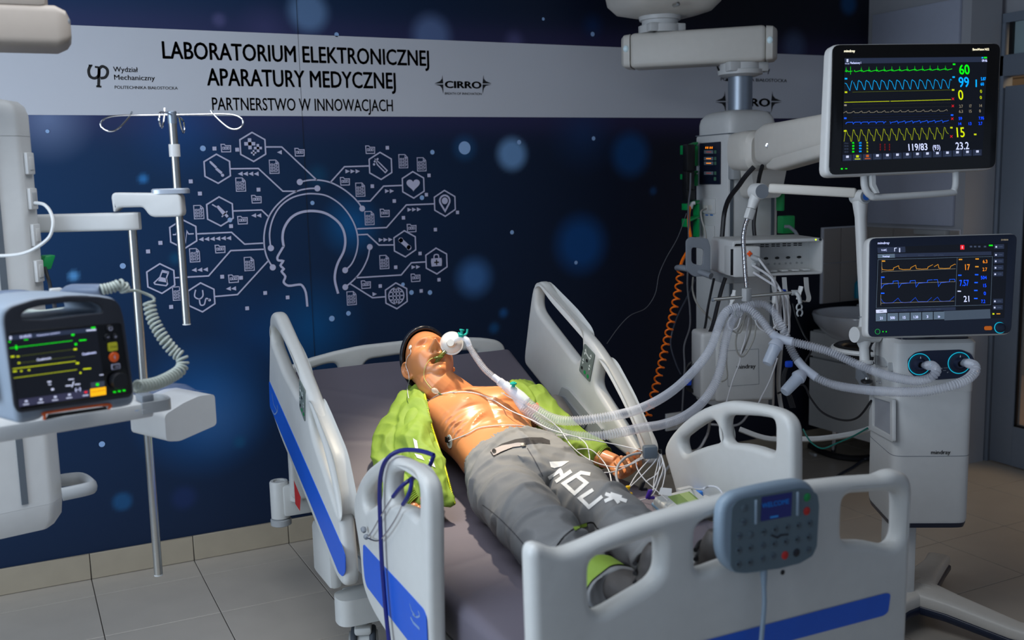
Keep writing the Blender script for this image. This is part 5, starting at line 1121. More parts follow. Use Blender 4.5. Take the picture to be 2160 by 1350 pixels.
for y in (770, 795, 816, 860, 886): S4.line('grid_line', [(500, y), (1375, y - 18)], 1.6, glow('grid_blue', (10, 30, 80), .7))
wave(S4, 'flow_trace', 418, 828, 752, [418 + i * 68 for i in range(8)], [(0, 0), (22, -12), (28, -14), (34, 0), (66, 0)], G_TAN, 3, .018)
wave(S4, 'flow_trace', 834, 1368, 744, [834 + i * 68 for i in range(9)], [(0, 0), (22, -12), (28, -14), (34, 0), (66, 0)], G_TAN, 3, .018)
wave(S4, 'pressure_trace', 420, 822, 838, [438 + i * 68 for i in range(8)], [(0, 14), (6, 2), (20, -2), (56, -2), (60, -4)], G_BLUE, 4, .018)
wave(S4, 'pressure_trace', 832, 1362, 832, [832 + i * 66.5 for i in range(9)], [(0, -6), (6, 14), (14, 4), (46, 0), (58, -6)], G_BLUE, 4, .018)
wave(S4, 'co2_trace', 416, 1358, 1008, [424 + i * 67.5 for i in range(14)], [(0, -2), (8, -60), (14, -104), (22, -100), (30, -70), (40, -54), (52, -46), (60, -2)], glow('lime_dim', (160, 170, 20), .8), 4, .026)
for t, x, y, h, w, m in (('60', 1452, 408, 88, 92, G_GREEN), ('99', 1448, 522, 92, 92, G_CYAN), ('0', 1443, 635, 90, 45, G_YEL), ('15', 1430, 968, 90, 70, G_YEL), ('23.2', 1420, 1078, 66, 118, G_WHITE),
                          ('5.87', 1642, 462, 28, 46, G_CYAN), ('60', 1640, 508, 28, 30, G_CYAN), ('0', 1636, 573, 28, 16, G_YEL), ('0', 1634, 628, 28, 16, G_YEL),
                          ('2.7', 1450, 705, 26, 32, G_TAN), ('17', 1540, 703, 26, 20, G_TAN), ('14', 1630, 700, 26, 22, G_TAN), ('6.3', 1448, 751, 26, 34, G_TAN), ('15', 1538, 749, 26, 22, G_TAN), ('0', 1627, 747, 26, 15, G_TAN),
                          ('59', 1445, 814, 26, 30, G_BLUE), ('7.95', 1624, 811, 26, 46, G_BLUE), ('14', 1444, 861, 26, 24, G_BLUE), ('13', 1534, 860, 26, 24, G_BLUE), ('2.7', 1622, 858, 26, 34, G_BLUE),
                          ('119/83', 1000, 1088, 62, 168, G_WHITE), ('(93)', 1215, 1080, 44, 66, G_WHITE)): S4.txt(t, x, y, h, w, m, .012)
for r_, (t_, g1, b1, y1_) in enumerate((('Data', 'HR', 'SpO2', 'RR'), ('09:30', '60', '99', '15'), ('09:00', '59', '99', '15'), ('08:30', '60', '99', '23'))):
    y = 1028 + r_ * 26
    S4.txt(t_, 427, y, 14, 36, G_DIM); S4.txt(g1, 497, y - 2, 15, 18, G_GREEN); S4.txt(b1, 558, y - 3, 15, 22, G_CYAN); S4.txt(y1_, 625, y - 4, 15, 13, G_YEL)
for i in range(3):
    for j in range(3): S4.quad('red_tick', 742 + i * 41, 1026 + j * 22, 750 + i * 41, 1042 + j * 22, G_BRED, .001)
for x, y in ((1383, 627), (1382, 690), (1377, 803), (1369, 961)): S4.line('alarm_cross', [(x, y - 10), (x + 20, y + 10)], 4, G_RED); S4.line('alarm_cross', [(x, y + 10), (x + 20, y - 10)], 4, G_RED)
for x, y, m in ((430, 440, G_CYAN), (430, 560, G_YEL), (425, 676, G_TAN), (424, 792, G_BLUE), (422, 905, G_YEL), (1392, 312, G_GREEN), (1388, 426, G_CYAN), (1383, 540, G_YEL), (1368, 876, G_YEL), (1374, 764, G_BLUE), (1580, 936, G_YEL), (1594, 455, G_CYAN)): S4.quad('channel_label', x, y, x + (22 if x != 1594 else 12), y + (14 if x != 1594 else 66), m, .001)
for i in range(14):
    x = 412 + i * 89; y = 1126 - i * 3.6
    S4.quad('toolbar_key', x, y, x + 80, y + 54, G_BAR, .0006, -.03); m = G_YEL if i == 1 else (glow('amber_dim', (200, 90, 20), .8) if i == 2 else G_WHITE)
    S4.quad('toolbar_icon', x + 30, y + 6, x + 54, y + 26, m, .001, -.03); S4.quad('toolbar_label', x + 18, y + 37, x + 68, y + 44, m if i in (1, 2) else G_DIM, .001, -.03)
S4.quad('power_led', 396, 1243, 412, 1256, G_GREEN, .002); S4.quad('power_led', 434, 1244, 452, 1252, G_GREEN, .002)
hb_ = [AP(x, y, TL - mn * .03, mn) for x, y in ((1822, 368), (1824, 395), (1836, 412), (1860, 416), (2000, 407), (2012, 402), (2016, 388), (2016, 362))]
obj('carry_handle', MB().tube(smooth([p for p in hb_], 5), .011, 14), WHITE, mo)
obj('handle_web', MB().prism(to2([(1822, 366), (1824, 395), (1834, 411), (1840, 411), (1832, 392), (1831, 366)], TL - mn * .05, mu, mv, mn), TL - mn * .06, mu, mv, .05), WHITE, mo)
# ------------------------------------------------ ventilator with its own screen
TL, TR, BL = P(1833, 499, 3.46), P(2146, 492, 3.50), P(1828, 713, 3.44)
vu, vv, vn = rot_frame(TL, TR, BL)
Kv = P(1885, 900, 3.62); Kv2 = np.array([*Kv[:2], 0]); vx, vy = fr_(30)
Wv = lineT(2054, 900, Kv2, vx); Dv = lineT(1838, 900, Kv2, vy) + .05
def vF(px, py, l=0.): return AP(px, py, Kv2 - vy * l, -vy)
def vS(px, py, l=0.): return AP(px, py, Kv2 - vx * l, -vx)
cv_ = Kv2 + vx * Wv / 2 + vy * Dv / 2
ven = thing('ventilator', cv_, 'white ventilator on a wheeled trolley with a dark blue framed screen on top', 'ventilator')
zu0, zu1, zt0, zt1 = vF(1960, 826)[2], vF(1960, 724)[2], vF(1960, 1108)[2], vF(1960, 818)[2]
rrs2 = MB(); rrs(rrs2, [(cv_ + ZU * (zt0 + .004), vx, vy, Wv / 2 * .97, Dv / 2 * .97), (cv_ + ZU * (zt0 + .02), vx, vy, Wv / 2, Dv / 2), (cv_ + ZU * (zt1 - .01), vx, vy, Wv / 2, Dv / 2), (cv_ + ZU * zt1, vx, vy, Wv / 2 * .98, Dv / 2 * .98)], 64, .22)
obj('trolley_cabinet', rrs2, WHITE, ven)
rrs2 = MB(); rrs(rrs2, [(cv_ + ZU * (zt0 - .012), vx, vy, Wv / 2 * .95, Dv / 2 * .95), (cv_ + ZU * (zt0 + .006), vx, vy, Wv / 2 * .985, Dv / 2 * .985)], 64, .22); obj('cabinet_skirt', rrs2, NAVYB, ven)
zsm = vF(1960, 963)[2]; rrs2 = MB(); rrs(rrs2, [(cv_ + ZU * zsm, vx, vy, Wv / 2 + .0006, Dv / 2 + .0006), (cv_ + ZU * (zsm + .002), vx, vy, Wv / 2 + .0006, Dv / 2 + .0006)], 64, .22); obj('cabinet_seam', rrs2, GREYP, ven)
uo = cv_ + vx * .0
rrs2 = MB(); rrs(rrs2, [(uo + ZU * (zu0 - .002), vx, vy, Wv / 2 + .0, Dv / 2), (uo + ZU * zu1, vx, vy, Wv / 2 + .004, Dv / 2 + .004), (uo + ZU * (zu1 + .012), vx, vy, Wv / 2 - .006, Dv / 2 - .006)], 64, .18); obj('main_unit', rrs2, WHITE, ven)
rrs2 = MB(); rrs(rrs2, [(uo + ZU * (zu1 + .009), vx, vy, Wv / 2 - .014, Dv / 2 - .012), (uo + ZU * (zu1 + .016), vx, vy, Wv / 2 - .016, Dv / 2 - .014)], 64, .2); obj('top_cover', rrs2, NAVYB, ven)
rrs2 = MB(); rrs(rrs2, [(uo + ZU * (zu0 - .016), vx, vy, Wv / 2 - .004, Dv / 2 - .004), (uo + ZU * (zu0), vx, vy, Wv / 2 - .002, Dv / 2 - .002)], 64, .2); obj('unit_base', rrs2, LGREY, ven)
def v5(x, y): return (1760 + x / 4.5, 660 + y / 4.5)
def V5(pts): return [(float(np.dot(vF(*v5(*p)) - Kv2, vx)), float(vF(*v5(*p))[2])) for p in pts]
q = rnd(V5([(690, 440), (760, 375), (840, 358), (1200, 345), (1290, 385), (1328, 450), (1318, 560), (1250, 610), (960, 632), (760, 605), (700, 550)]), .01)
obj('port_panel', MB().prism(q, Kv2 + vy * .004, vx, ZU, .01), mat('panel_deep_blue', (18, 30, 58), .3), ven)
for x, y, r in ((808, 487, 100), (1184, 475, 100)):
    c = vF(*v5(x, y), .008); R_a = r / 4.5 / FPX * 3.62
    obj('port_ring', MB().tube([c + R_a * (math.cos(t) * vx + math.sin(t) * ZU) for t in np.linspace(0, 2 * math.pi, 40)], .0016, 6, caps=False), glow('ring_cyan', (20, 170, 200), .8), ven)
    obj('port_collar', MB().lathe(c - vy * -.0, -vy, [(0, R_a * .93), (.006, R_a * .9), (.008, R_a * .6), (.02, R_a * .42), (.02, R_a * .30), (.0, R_a * .28)], 36), mat('port_navy', (26, 36, 62), .35), ven)
    obj('port_mark', MB().poly([c - vy * .009 + vx * a + ZU * (b_ + R_a * .66) for a, b_ in ((-.003, -.006), (.003, -.006), (0, .006))]), mat('mark_white', (230, 230, 230), .5), ven, sharp=0)
for pts in (((985, 522), (1025, 520), (1025, 535), (985, 537)), ((1035, 522), (1080, 519), (1080, 523), (1035, 526)), ((1032, 545), (1060, 543), (1060, 547), (1032, 549)), ((1070, 560), (1085, 558), (1078, 570), (1068, 570))): obj('rating_label', MB().poly([vF(*v5(*p), .0075) for p in pts]), mat('label_pale', (150, 155, 165), .5), ven, sharp=0)
text('brand_lettering', 'mindray', vF(1963, 958, .001), vx, ZU, .021, PRINT_K, ven, bold=.015)
# side recesses
mb = MB(); 
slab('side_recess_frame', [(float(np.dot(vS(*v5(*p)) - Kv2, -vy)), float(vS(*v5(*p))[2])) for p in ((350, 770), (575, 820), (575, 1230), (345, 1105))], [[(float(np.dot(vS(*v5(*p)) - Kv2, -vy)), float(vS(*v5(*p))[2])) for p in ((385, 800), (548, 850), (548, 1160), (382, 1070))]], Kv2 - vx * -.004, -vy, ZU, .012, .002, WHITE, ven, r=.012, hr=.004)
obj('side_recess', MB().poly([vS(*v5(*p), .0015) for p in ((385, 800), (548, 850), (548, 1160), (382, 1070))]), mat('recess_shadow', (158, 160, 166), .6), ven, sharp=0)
obj('side_socket_cover', MB().prism([(float(np.dot(vS(*v5(*p)) - Kv2, -vy)), float(vS(*v5(*p))[2])) for p in rnd([(395, 400), (480, 425), (510, 470), (510, 515), (400, 490)], 12)], Kv2 - vx * .0, -vy, ZU, .006), LGREY, ven)
obj('side_door', MB().prism([(float(np.dot(vS(*v5(*p)) - Kv2, -vy)), float(vS(*v5(*p))[2])) for p in rnd([(525, 470), (555, 470), (558, 560), (527, 550)], 10)], Kv2 - vx * .0, -vy, ZU, .006), LGREY, ven)
e0 = vF(2052, 800) + vy * .1; obj('rear_handle', MB().tube(smooth([e0, e0 + vx * .045, e0 + vx * .06 + vy * .05, e0 + vx * .05 + vy * .16, e0 + vy * .18], 5), .012, 12), STEEL, ven)
# trolley post and star base
obj('trolley_post', MB().box(np.array([cv_[0], cv_[1], 0]) + vy * .0 - vx * .06 + ZU * (zt0 / 2 + .06), (.09, .16, zt0 - .08), [vx, vy, ZU], bev=.02), WHITE, ven)
bcen = np.array([cv_[0], cv_[1], .12]); tips = [AZ(2190, 1352, .085), AZ(1980, 1185, .085), bcen - vx * .26 - vy * .26, bcen - vx * .30 + vy * .26]
for i, tp in enumerate(tips):
    tp = np.array([tp[0], tp[1], .10]); d = nrm((tp - bcen) * (1, 1, 0)); l = np.cross(ZU, d); L_ = np.linalg.norm(tp - bcen)
    rr = []
    st = [(bcen + ZU * .0, .085, .035), (bcen + d * L_ * .35 - ZU * .008, .055, .030), (tp - d * .08 - ZU * .005, .042, .026), (tp, .045, .022), (tp + d * .02, .03, .014)]
    obj('base_leg', rrs(MB(), [(c, l, ZU, a, b_) for c, a, b_ in st], 28, .5), CREAM, ven)
    obj('leg_bumper', rrs(MB(), [(c - ZU * .032, l, ZU, a + .004, b_ * .62) for c, a, b_ in st], 28, .4), NAVYB, ven)
    obj('caster', MB().lathe(np.array([tp[0], tp[1], .035]) - l * .018, l, [(0, .025), (.004, .034), (.032, .034), (.036, .025)], 20).cyl((tp[0], tp[1], .05), (tp[0], tp[1], .085), .012), BLACK, ven)
# screen unit
cen_ = P(1988, 603, 3.48)
obj('screen_neck', MB().tube([cen_ - vn * .05 - vv * .05, uo + ZU * (zu1 + .03) + vy * .0, uo + ZU * (zu1 + .008)], [.035, .045, .06], 24), WHITE, ven)
slab('screen_shell', to2([(1830, 500), (2148, 491), (2135, 706), (1826, 714)], TL, vu, vv, vn), [], TL - vn * .045, vu, vv, .045, .012, WHITE, ven, r=.024, res=4)
slab('screen_bezel', to2([(1834, 503), (2145, 494), (2132, 703), (1831, 711)], TL, vu, vv, vn), [], TL - vn * .003, vu, vv, .006, .002, NAVYB, ven, r=.022)
S5 = Scr(TL + vn * .0035, vn, vu, vv, 1700, 340, 3.552, ven)
scr = obj('screen', MB().poly([S5.at(x, y, .0002) for x, y in ((535, 645), (1512, 612), (1485, 1175), (520, 1205))]), glow('night', (5, 8, 14), .6), ven, sharp=0); S5.p = scr
S5.txt('mindray', 539, 622, 18, 88, G_WHITE, .01, 'brand_lettering'); S5.txt('SV800', 1463, 596, 13, 53, G_TAN, .01, 'brand_lettering')
S5.line('title_bar', [(536, 668), (745, 661)], 40, G_BAR, .0004); S5.line('tab_row', [(665, 706), (1390, 690)], 26, G_BAR, .0004); S5.line('active_tab', [(538, 712), (666, 708)], 28, G_SLATE, .0005)
S5.txt('V-A/C', 565, 674, 16, 42, G_WHITE); S5.txt('Przebiegi', 575, 719, 12, 52, G_WHITE); S5.txt('Dynamicz.', 706, 716, 11, 50, G_DIM); S5.txt('Wartości', 840, 711, 11, 48, G_DIM); S5.txt('Duże odczyty', 958, 708, 11, 74, G_DIM)
S5.quad('alarm_tile', 1157, 628, 1187, 662, G_RED, .001); S5.quad('alarm_bar', 1169, 635, 1174, 655, G_WHITE, .0015); S5.quad('battery_icon', 1371, 626, 1400, 636, G_GREEN, .001)
for x in (1237, 1268, 1299, 1342): S5.quad('status_icon', x - 9, 634, x + 9, 646, G_DIM, .001)
S5.line('patient_icon', [(664, 676), (664, 652), (680, 650)], 5, G_WHITE); S5.line('patient_icon', [(702, 650), (702, 682)], 8, G_WHITE)
S5.line('frame_line', [(540, 738), (1398, 714), (1384, 1076), (527, 1102), (540, 738)], 2.4, G_SLATE); S5.line('frame_line', [(1133, 722), (1119, 1084)], 2.4, G_SLATE)
OR = glow('amber', (225, 150, 40), .8)
S5.line('pressure_trace', [(568, 790), (572, 812), (610, 816), (655, 814), (657, 800), (694, 783), (700, 806), (730, 812), (783, 810), (786, 797), (822, 779), (828, 806), (870, 809), (912, 806), (914, 793), (951, 775)], 3, OR)
S5.line('pressure_trace', [(960, 791), (990, 773), (997, 802), (1040, 804), (1080, 801), (1084, 788), (1116, 771), (1122, 776)], 3, OR)
S5.line('flow_trace', [(565, 880), (566, 952), (585, 925), (620, 918), (652, 917), (653, 899), (690, 896), (696, 948), (715, 918), (780, 912), (781, 896), (818, 893), (826, 944), (845, 914), (910, 908), (911, 892), (948, 889)], 3, G_BLUE)
S5.line('flow_trace', [(956, 889), (986, 888), (993, 940), (1012, 910), (1075, 904), (1077, 886), (1115, 884), (1117, 902)], 3, G_BLUE)
S5.line('volume_trace', [(562, 1030), (580, 1058), (600, 1063), (650, 1060), (690, 1026), (712, 1056), (740, 1060), (782, 1056), (820, 1021), (840, 1052), (908, 1052), (943, 1020)], 3, glow('deep_blue', (20, 70, 190), .8))
S5.line('volume_trace', [(953, 1046), (986, 1018), (1006, 1048), (1030, 1050), (1075, 1047), (1111, 1013)], 3, glow('deep_blue', (20, 70, 190), .8))
for a_, b_ in (((568, 828), (1122, 806)), ((562, 918), (1118, 903)), ((560, 1064), (1112, 1048))): S5.line('axis_line', [a_, b_], 2, G_TAN)
for x, y0, y1_ in ((569, 757, 838), (564, 878, 960), (561, 998, 1080)): S5.line('axis_line', [(x, y0), (x, y1_)], 2, G_TAN)
for t, x, y, h, w, m in (('17', 1194, 815, 44, 36, OR), ('7.57', 1152, 935, 46, 70, G_BLUE), ('21', 1183, 1054, 46, 42, G_WHITE), ('6.3', 1326, 764, 26, 34, OR), ('2.7', 1324, 823, 26, 34, OR), ('504', 1311, 885, 26, 44, G_BLUE), ('15', 1330, 944, 26, 22, G_BLUE), ('0', 1333, 1003, 26, 16, G_BLUE), ('7.2', 1314, 1063, 26, 30, G_BLUE)): S5.txt(t, x, y, h, w, m, .012)
for x, y, m in ((1145, 732, OR), (1270, 728, OR), (1268, 786, OR), (1140, 850, G_BLUE), (1266, 846, G_BLUE), (1262, 905, G_BLUE), (1136, 970, G_WHITE), (1260, 964, G_BLUE), (1260, 1024, G_BLUE), (568, 744, OR), (563, 865, G_BLUE), (562, 985, G_BLUE)): S5.quad('channel_label', x, y, x + 26, y + 9, m, .001)
S5.line('mode_bar', [(608, 1120), (1122, 1104)], 22, G_BAR, .0004); S5.line('active_mode', [(525, 1126), (606, 1122)], 24, G_WHITE, .0005); S5.txt('V-A/C', 551, 1129, 10, 30, G_NIGHT, l=.002)
for i, t in enumerate(('P-A/C', 'V-SIMV', 'P-SIMV', 'CPAP/PSV', 'PRVC')): S5.txt(t, (636, 718, 802, 882, 978)[i], 1125 - i * 2.5, 10, (32, 40, 42, 56, 34)[i], G_DIM)
S5.line('setting_bar', [(1035, 1158), (1382, 1143)], 66, glow('steelbar', (72, 84, 98), .6), .0004)
for i, t in enumerate(('21', '500', '15', '1.30', '3', '»')):
    x = 523 + i * 87; S5.quad('setting_tile', x, 1142 - i * 2.6, x + 80, 1200 - i * 2.8, G_SLATE, .0008, -.03); S5.txt(t, x + (32, 22, 30, 24, 34, 30)[i], 1186 - i * 2.8, 20, (20, 35, 20, 34, 12, 18)[i], G_WHITE, l=.002)
for i in range(7):
    y = (640, 700, 748, 797, 845, 1048, 1095)[i]; S5.quad('side_key', 1410 - i * 1.5, y - 16, 1485 - i * 1.8, y + 18, G_BAR, .0008, -.03); S5.quad('side_key_icon', 1420 - i * 2, y - 4, 1432 - i * 2, y + 8, G_WHITE, .0015); S5.quad('side_key_label', 1446 - i * 2, y - 3, 1474 - i * 2, y + 4, G_DIM, .0015)
S5.quad('side_key_icon', 1398, 1138, 1412, 1150, G_YEL, .0015); S5.quad('side_key_label', 1428, 1140, 1456, 1147, OR, .0015)
c = S5.at(1450, 1248, .0); obj('control_knob', MB().lathe(c, vn, [(0, .0175), (.010, .0165), (.013, .012), (.013, 0)], 28), NAVYB, ven); obj('knob_ring', MB().tube([c + vn * .002 + .0185 * (math.cos(t) * vu + math.sin(t) * vv) for t in np.linspace(0, 6.2832, 32)], .0013, 6, caps=False), glow('ring_cyan', (20, 170, 200), .8), ven)
c = S5.at(1363, 1251, .0); obj('orange_key', MB().prism(rnd([(-.013, -.007), (.013, -.007), (.013, .007), (-.013, .007)], .007), c - vn * 0, vu, vv, .004), mat('key_orange', (225, 110, 20), .4, emit=.2), ven)
c = S5.at(537, 1277, .001); obj('power_ring', MB().tube([c + .0085 * (math.cos(t) * vu + math.sin(t) * vv) for t in np.linspace(0, 6.2832, 28)], .0008, 6, caps=False), glow('ring_green', (30, 150, 70), .8), ven)
for x in (577, 601): S5.quad('power_led', x - 3, 1273, x + 4, 1281, G_GREEN, .002)
# ------------------------------------------------ hose support arm on the ventilator rail
arm_ = thing('hose_support_arm', P(1822, 762, 3.72), 'white jointed support arm with gooseneck and metal bar carrying the breathing hoses', 'support arm')
D0 = 3.72
obj('base_post', MB().lathe(P(1824, 768, D0), nrm(P(1822, 725, D0) - P(1824, 768, D0)), [(0, .030), (.012, .030), (.014, .018), (.06, .017), (.075, .024), (.085, .024)], 20), WHITE, arm_)
obj('lower_joint', MB().cyl(P(1802, 706, D0 - .02), P(1850, 706, D0 + .02), .029, .029, 24), WHITE, arm_)
a_, b_ = P(1825, 700, D0), P(1814, 425, D0); obj('upright', MB().tube([a_, a_ + (b_ - a_) * .08, a_ + (b_ - a_) * .12, a_ + (b_ - a_) * .45, a_ + (b_ - a_) * .88, b_], [.026, .020, .0165, .0195, .021, .028], 24), WHITE, arm_)
for t, y in ((.115, 0), (.9, 0)): obj('collar_ring', MB().tube([a_ + (b_ - a_) * t, a_ + (b_ - a_) * (t + .004)], .0215, 24), GREYP, arm_)
j = P(1815, 415, D0); n_ = nrm(nrm(C0 - j) + np.array([.55, 0, 0])); obj('elbow', MB().lathe(j - n_ * .04, n_, [(0, .02), (.004, .026), (.072, .026), (.076, .024)], 28), WHITE, arm_)
obj('elbow_disc', MB().lathe(j + n_ * .036, n_, [(0, .022), (.002, .022), (.0022, .0)], 24), GREYP, arm_); obj('blue_emblem', MB().lathe(j + n_ * .038, n_, [(0, .014), (.001, .014), (.0012, .0)], 24), mat('emblem_blue', (20, 90, 180), .4), arm_)
p0, p1 = P(1806, 407, D0), P(1622, 397, 3.84); mb = MB(); beam(mb, p0, p1, .032, .036, .008); obj('boom', mb, CREAM, arm_)
j2 = P(1600, 404, 3.86); n2_ = nrm(nrm(C0 - j2) + np.array([.45, 0, 0]))
obj('end_joint', MB().lathe(j2 - n2_ * .035, n2_, [(0, .02), (.006, .032), (.05, .031), (.066, .028)], 28), WHITE, arm_); obj('end_joint_disc', MB().lathe(j2 + n2_ * .030, n2_, [(0, .027), (.003, .027), (.0032, 0)], 28), GREYP, arm_)
obj('end_neck', MB().tube([j2, P(1590, 425, 3.86), P(1585, 440, 3.86)], [.024, .021, .017], 20), WHITE, arm_)
mb = MB(); beam(mb, P(1585, 440, 3.86), P(1578, 462, 3.86), .026, .030, .004); obj('neck_block', mb, WHITE, arm_)
gq, gs = resample(smooth([P(1577, 462, 3.86), P(1571, 480, 3.86), P(1568, 505, 3.87), P(1570, 540, 3.88), P(1572, 575, 3.88), P(1575, 606, 3.88)], 8), .0015)
obj('gooseneck', MB().tube(gq, .0085 + .0014 * np.sin(2 * np.pi * gs / .0055), 14), CHROME, arm_)
mb = MB().box(P(1575, 622, 3.87), (.028, .028, .05), bev=.003); obj('bar_clamp', mb, LGREY, arm_)
obj('cross_bar', MB().cyl(P(1503, 632, 3.90), P(1673, 617, 3.84), .0065, .0065, 18), STEEL, arm_); obj('bar_end_cap', MB().cyl(P(1501, 632.5, 3.90), P(1507, 632, 3.90), .0075, .0075, 16), GREYP, arm_)
cl_ = P(1680, 618, 3.84); obj('bar_end_cap', MB().cyl(P(1670, 617.5, 3.84), P(1682, 617, 3.84), .011, .010, 16), LGREY, arm_)
for pts, nm in (([P(1676, 615, 3.84), P(1685, 625, 3.83), P(1688, 640, 3.83)], 'clip_stem'),): obj(nm, MB().tube(smooth(pts, 4), .008, 10), LGREY, arm_)
for p in ((1686, 648), (1687, 660)): obj('hose_clip', MB().tube([P(*p, 3.83) + .013 * np.array([math.cos(t), 0, math.sin(t)]) for t in np.linspace(-1.2, 4.2, 14)], .0035, 8), LGREY, arm_)
for p in ((1558, 660), (1595, 665)): obj('hose_clip', MB().tube([P(*p, 3.88) + .018 * np.array([math.cos(t), 0, math.sin(t)]) for t in np.linspace(-1.2, 4.2, 14)], .0035, 8), LGREY, arm_)
# rail bracket, knob
mb = MB(); mb.prism([(0, 0), (0, .055), (.14, .03), (.16, -.03), (.145, -.035)], vS(1811, 797, .03), -vy, ZU, .012); obj('rail_clamp', mb, GREYP, arm_)
obj('clamp_screw', MB().cyl(P(1828, 796, 3.74), P(1828, 803, 3.74), .006, .006, 10), STEEL, arm_)
obj('clamp_knob', MB().lathe(P(1828, 808, 3.74), ZU, [(0, .016), (.004, .021), (.010, .021), (.014, .012)], 20), BLACK, arm_)
for p in ((1851, 804), (1857, 807)): obj('clamp_bolt', MB().lathe(vS(*p, .045), -vx, [(0, .004), (.003, .004), (.004, 0)], 10), CHROME, arm_)
print('part E ok')
# ================================================================== left column, shelf and defibrillator
lx, ly = fr_(-13)
KL = P(68, 600, 2.95); KL2 = np.array([*KL[:2], 0]); lz0 = AP(60, 1128, KL2, -ly)[2]; lz1 = AP(30, 250, KL2, -ly)[2]
lcp = thing('supply_pendant', (KL2[0] - .12, KL2[1] + .12, CEIL), 'white ceiling supply column at the left edge with wall-type sockets on its corner', 'medical pendant')
foot = [(-.34, 0), (0, 0), (.045, .05), (.055, .16), (.04, .24), (-.34, .24)]
def lprism(name, z0, z1, m, k=1., dx=0.): c = np.array([-.145, .12]); q = [(c[0] + (a - c[0]) * k, c[1] + (b_ - c[1]) * k) for a, b_ in foot]; return obj(name, MB().prism(rnd(q, .012), KL2 + ZU * z0, lx, ly, z1 - z0), m, lcp)
zc1 = AP(30, 287, KL2, -ly)[2]
lprism('column', lz0 + .08, zc1, WHITE)
mb = MB(); c = np.array([-.145, .12]); rr = []
for z, k in ((lz0 + .0795, 1.0), (lz0 + .03, .97), (lz0, .86), (lz0 - .005, .7)): rr.append([KL2 + ZU * z + lx * (c[0] + (a - c[0]) * k) + ly * (c[1] + (b_ - c[1]) * k) for a, b_ in rnd(foot, .012)])
obj('column_foot', mb.ring(rr), WHITE, lcp)
mb = MB(); rr = []
for z, k in ((zc1 + .001, 1.0), (zc1 + .06, 1.0), (zc1 + .085, .96), (zc1 + .10, .88), (zc1 + .11, .6)): rr.append([KL2 + ZU * z + lx * (c[0] + (a - c[0]) * k) + ly * (c[1] + (b_ - c[1]) * k) for a, b_ in rnd(foot, .012)])
obj('column_head', mb.ring(rr), WHITE, lcp)
obj('steel_post', MB().cyl(KL2 + lx * -.15 + ly * .12 + ZU * (zc1 + .1), KL2 + lx * -.15 + ly * .12 + ZU * CEIL, .055, .055, 28), ALU, lcp)
for px in (28,): obj('mounting_groove', MB().box(KL2 - lx * .075 - ly * .001 + ZU * (lz0 + .09 + zc1) / 2, (.018, .008, zc1 - lz0 - .10), [lx, ly, ZU]), mat('groove_grey', (90, 98, 106), .5), lcp)
nc_ = nrm(lx * .05 - ly * .045) # normal of the socket corner
uc_ = nrm(lx * .045 + ly * .05)
cc0 = KL2 + lx * .0225 + ly * .025
def lC(px, py, l=0.): q = AP(px, py, cc0 - ly * 0, -ly); return np.array([*(cc0 + nc_ * l)[:2], q[2]])
for y0, y1_, m_ in ((322, 368, WHITE), (397, 442, WHITE), (473, 520, WHITE), (550, 596, WHITE)):
    a_, b_ = lC(60, y0), lC(60, y1_); pl_ = obj('wall_socket', MB().box((a_ + b_) / 2 + nc_ * .006, (.040, .012, a_[2] - b_[2]), [uc_, nc_, ZU], bev=.003), m_, lcp)
    obj('socket_insert', MB().box((a_ + b_) / 2 + nc_ * .012, (.022, .006, (a_[2] - b_[2]) * .6), [uc_, nc_, ZU], bev=.002), LGREY if y0 in (397,) else WHITE, pl_)
obj('green_socket', MB().box(P(97, 553, 3.05), (.03, .05, .045), [lx, ly, nrm(ZU + lx * .4)], bev=.004), GREEN, lcp)
obj('side_bumper', MB().box(KL2 - lx * .17 - ly * .02 + ZU * P(5, 500, 2.9)[2], (.06, .04, .05), [lx, ly, ZU], bev=.012), WHITE, lcp)
zl = P(150, 1055, 3.0)[2]
obj('lower_rail_loop', MB().tube(smooth([KL2 + lx * .03 + ly * .0 + ZU * zl, KL2 + lx * .105 - ly * .01 + ZU * (zl + .004), KL2 + lx * .125 + ly * .02 + ZU * (zl + .004), KL2 + lx * .118 + ly * .12 + ZU * (zl + .004), KL2 + lx * .05 + ly * .16 + ZU * zl], 6), .013, 10, sq=1.6), LGREY, lcp)
# ceiling arm end at the upper left
ca = P(60, 45, 2.7); ua = nrm((1, -.05, 0)); va = nrm(np.cross(ZU, ua)); sl = P(150, 60, 2.6)
zz0, zz1 = P(140, 98, 2.6)[2], P(140, 10, 2.6)[2]
larm = thing('pendant_arm', (sl[0] - .4, sl[1] + .15, CEIL), 'cream end of a ceiling arm in the upper left corner', 'medical pendant')
def aL(d, e, z): return np.array([sl[0], sl[1], z]) + ua * d + va * e
obj('arm_body', rrs(MB(), [(aL(-1.0, .10, (zz0 + zz1) / 2), va, ZU, .10, (zz1 - zz0) / 2), (aL(-.035, .10, (zz0 + zz1) / 2), va, ZU, .10, (zz1 - zz0) / 2), (aL(-.01, .10, (zz0 + zz1) / 2), va, ZU, .093, (zz1 - zz0) / 2 - .012), (aL(0, .10, (zz0 + zz1) / 2 - .004), va, ZU, .08, (zz1 - zz0) / 2 - .03)], 40, .28), mat('beige_plastic', (158, 148, 138), .5), larm)
obj('arm_hub', MB().box(aL(-.22, .10, (zz1 + CEIL) / 2 + .02), (.34, .2, CEIL - zz1 + .06), [ua, va, ZU], bev=.02), mat('beige_plastic', (158, 148, 138), .5), larm)
obj('arm_end_button', MB().ball(aL(-.008, .02, (zz0 + zz1) / 2 + .012), (.008, .008, .012), 10), GREYP, larm)
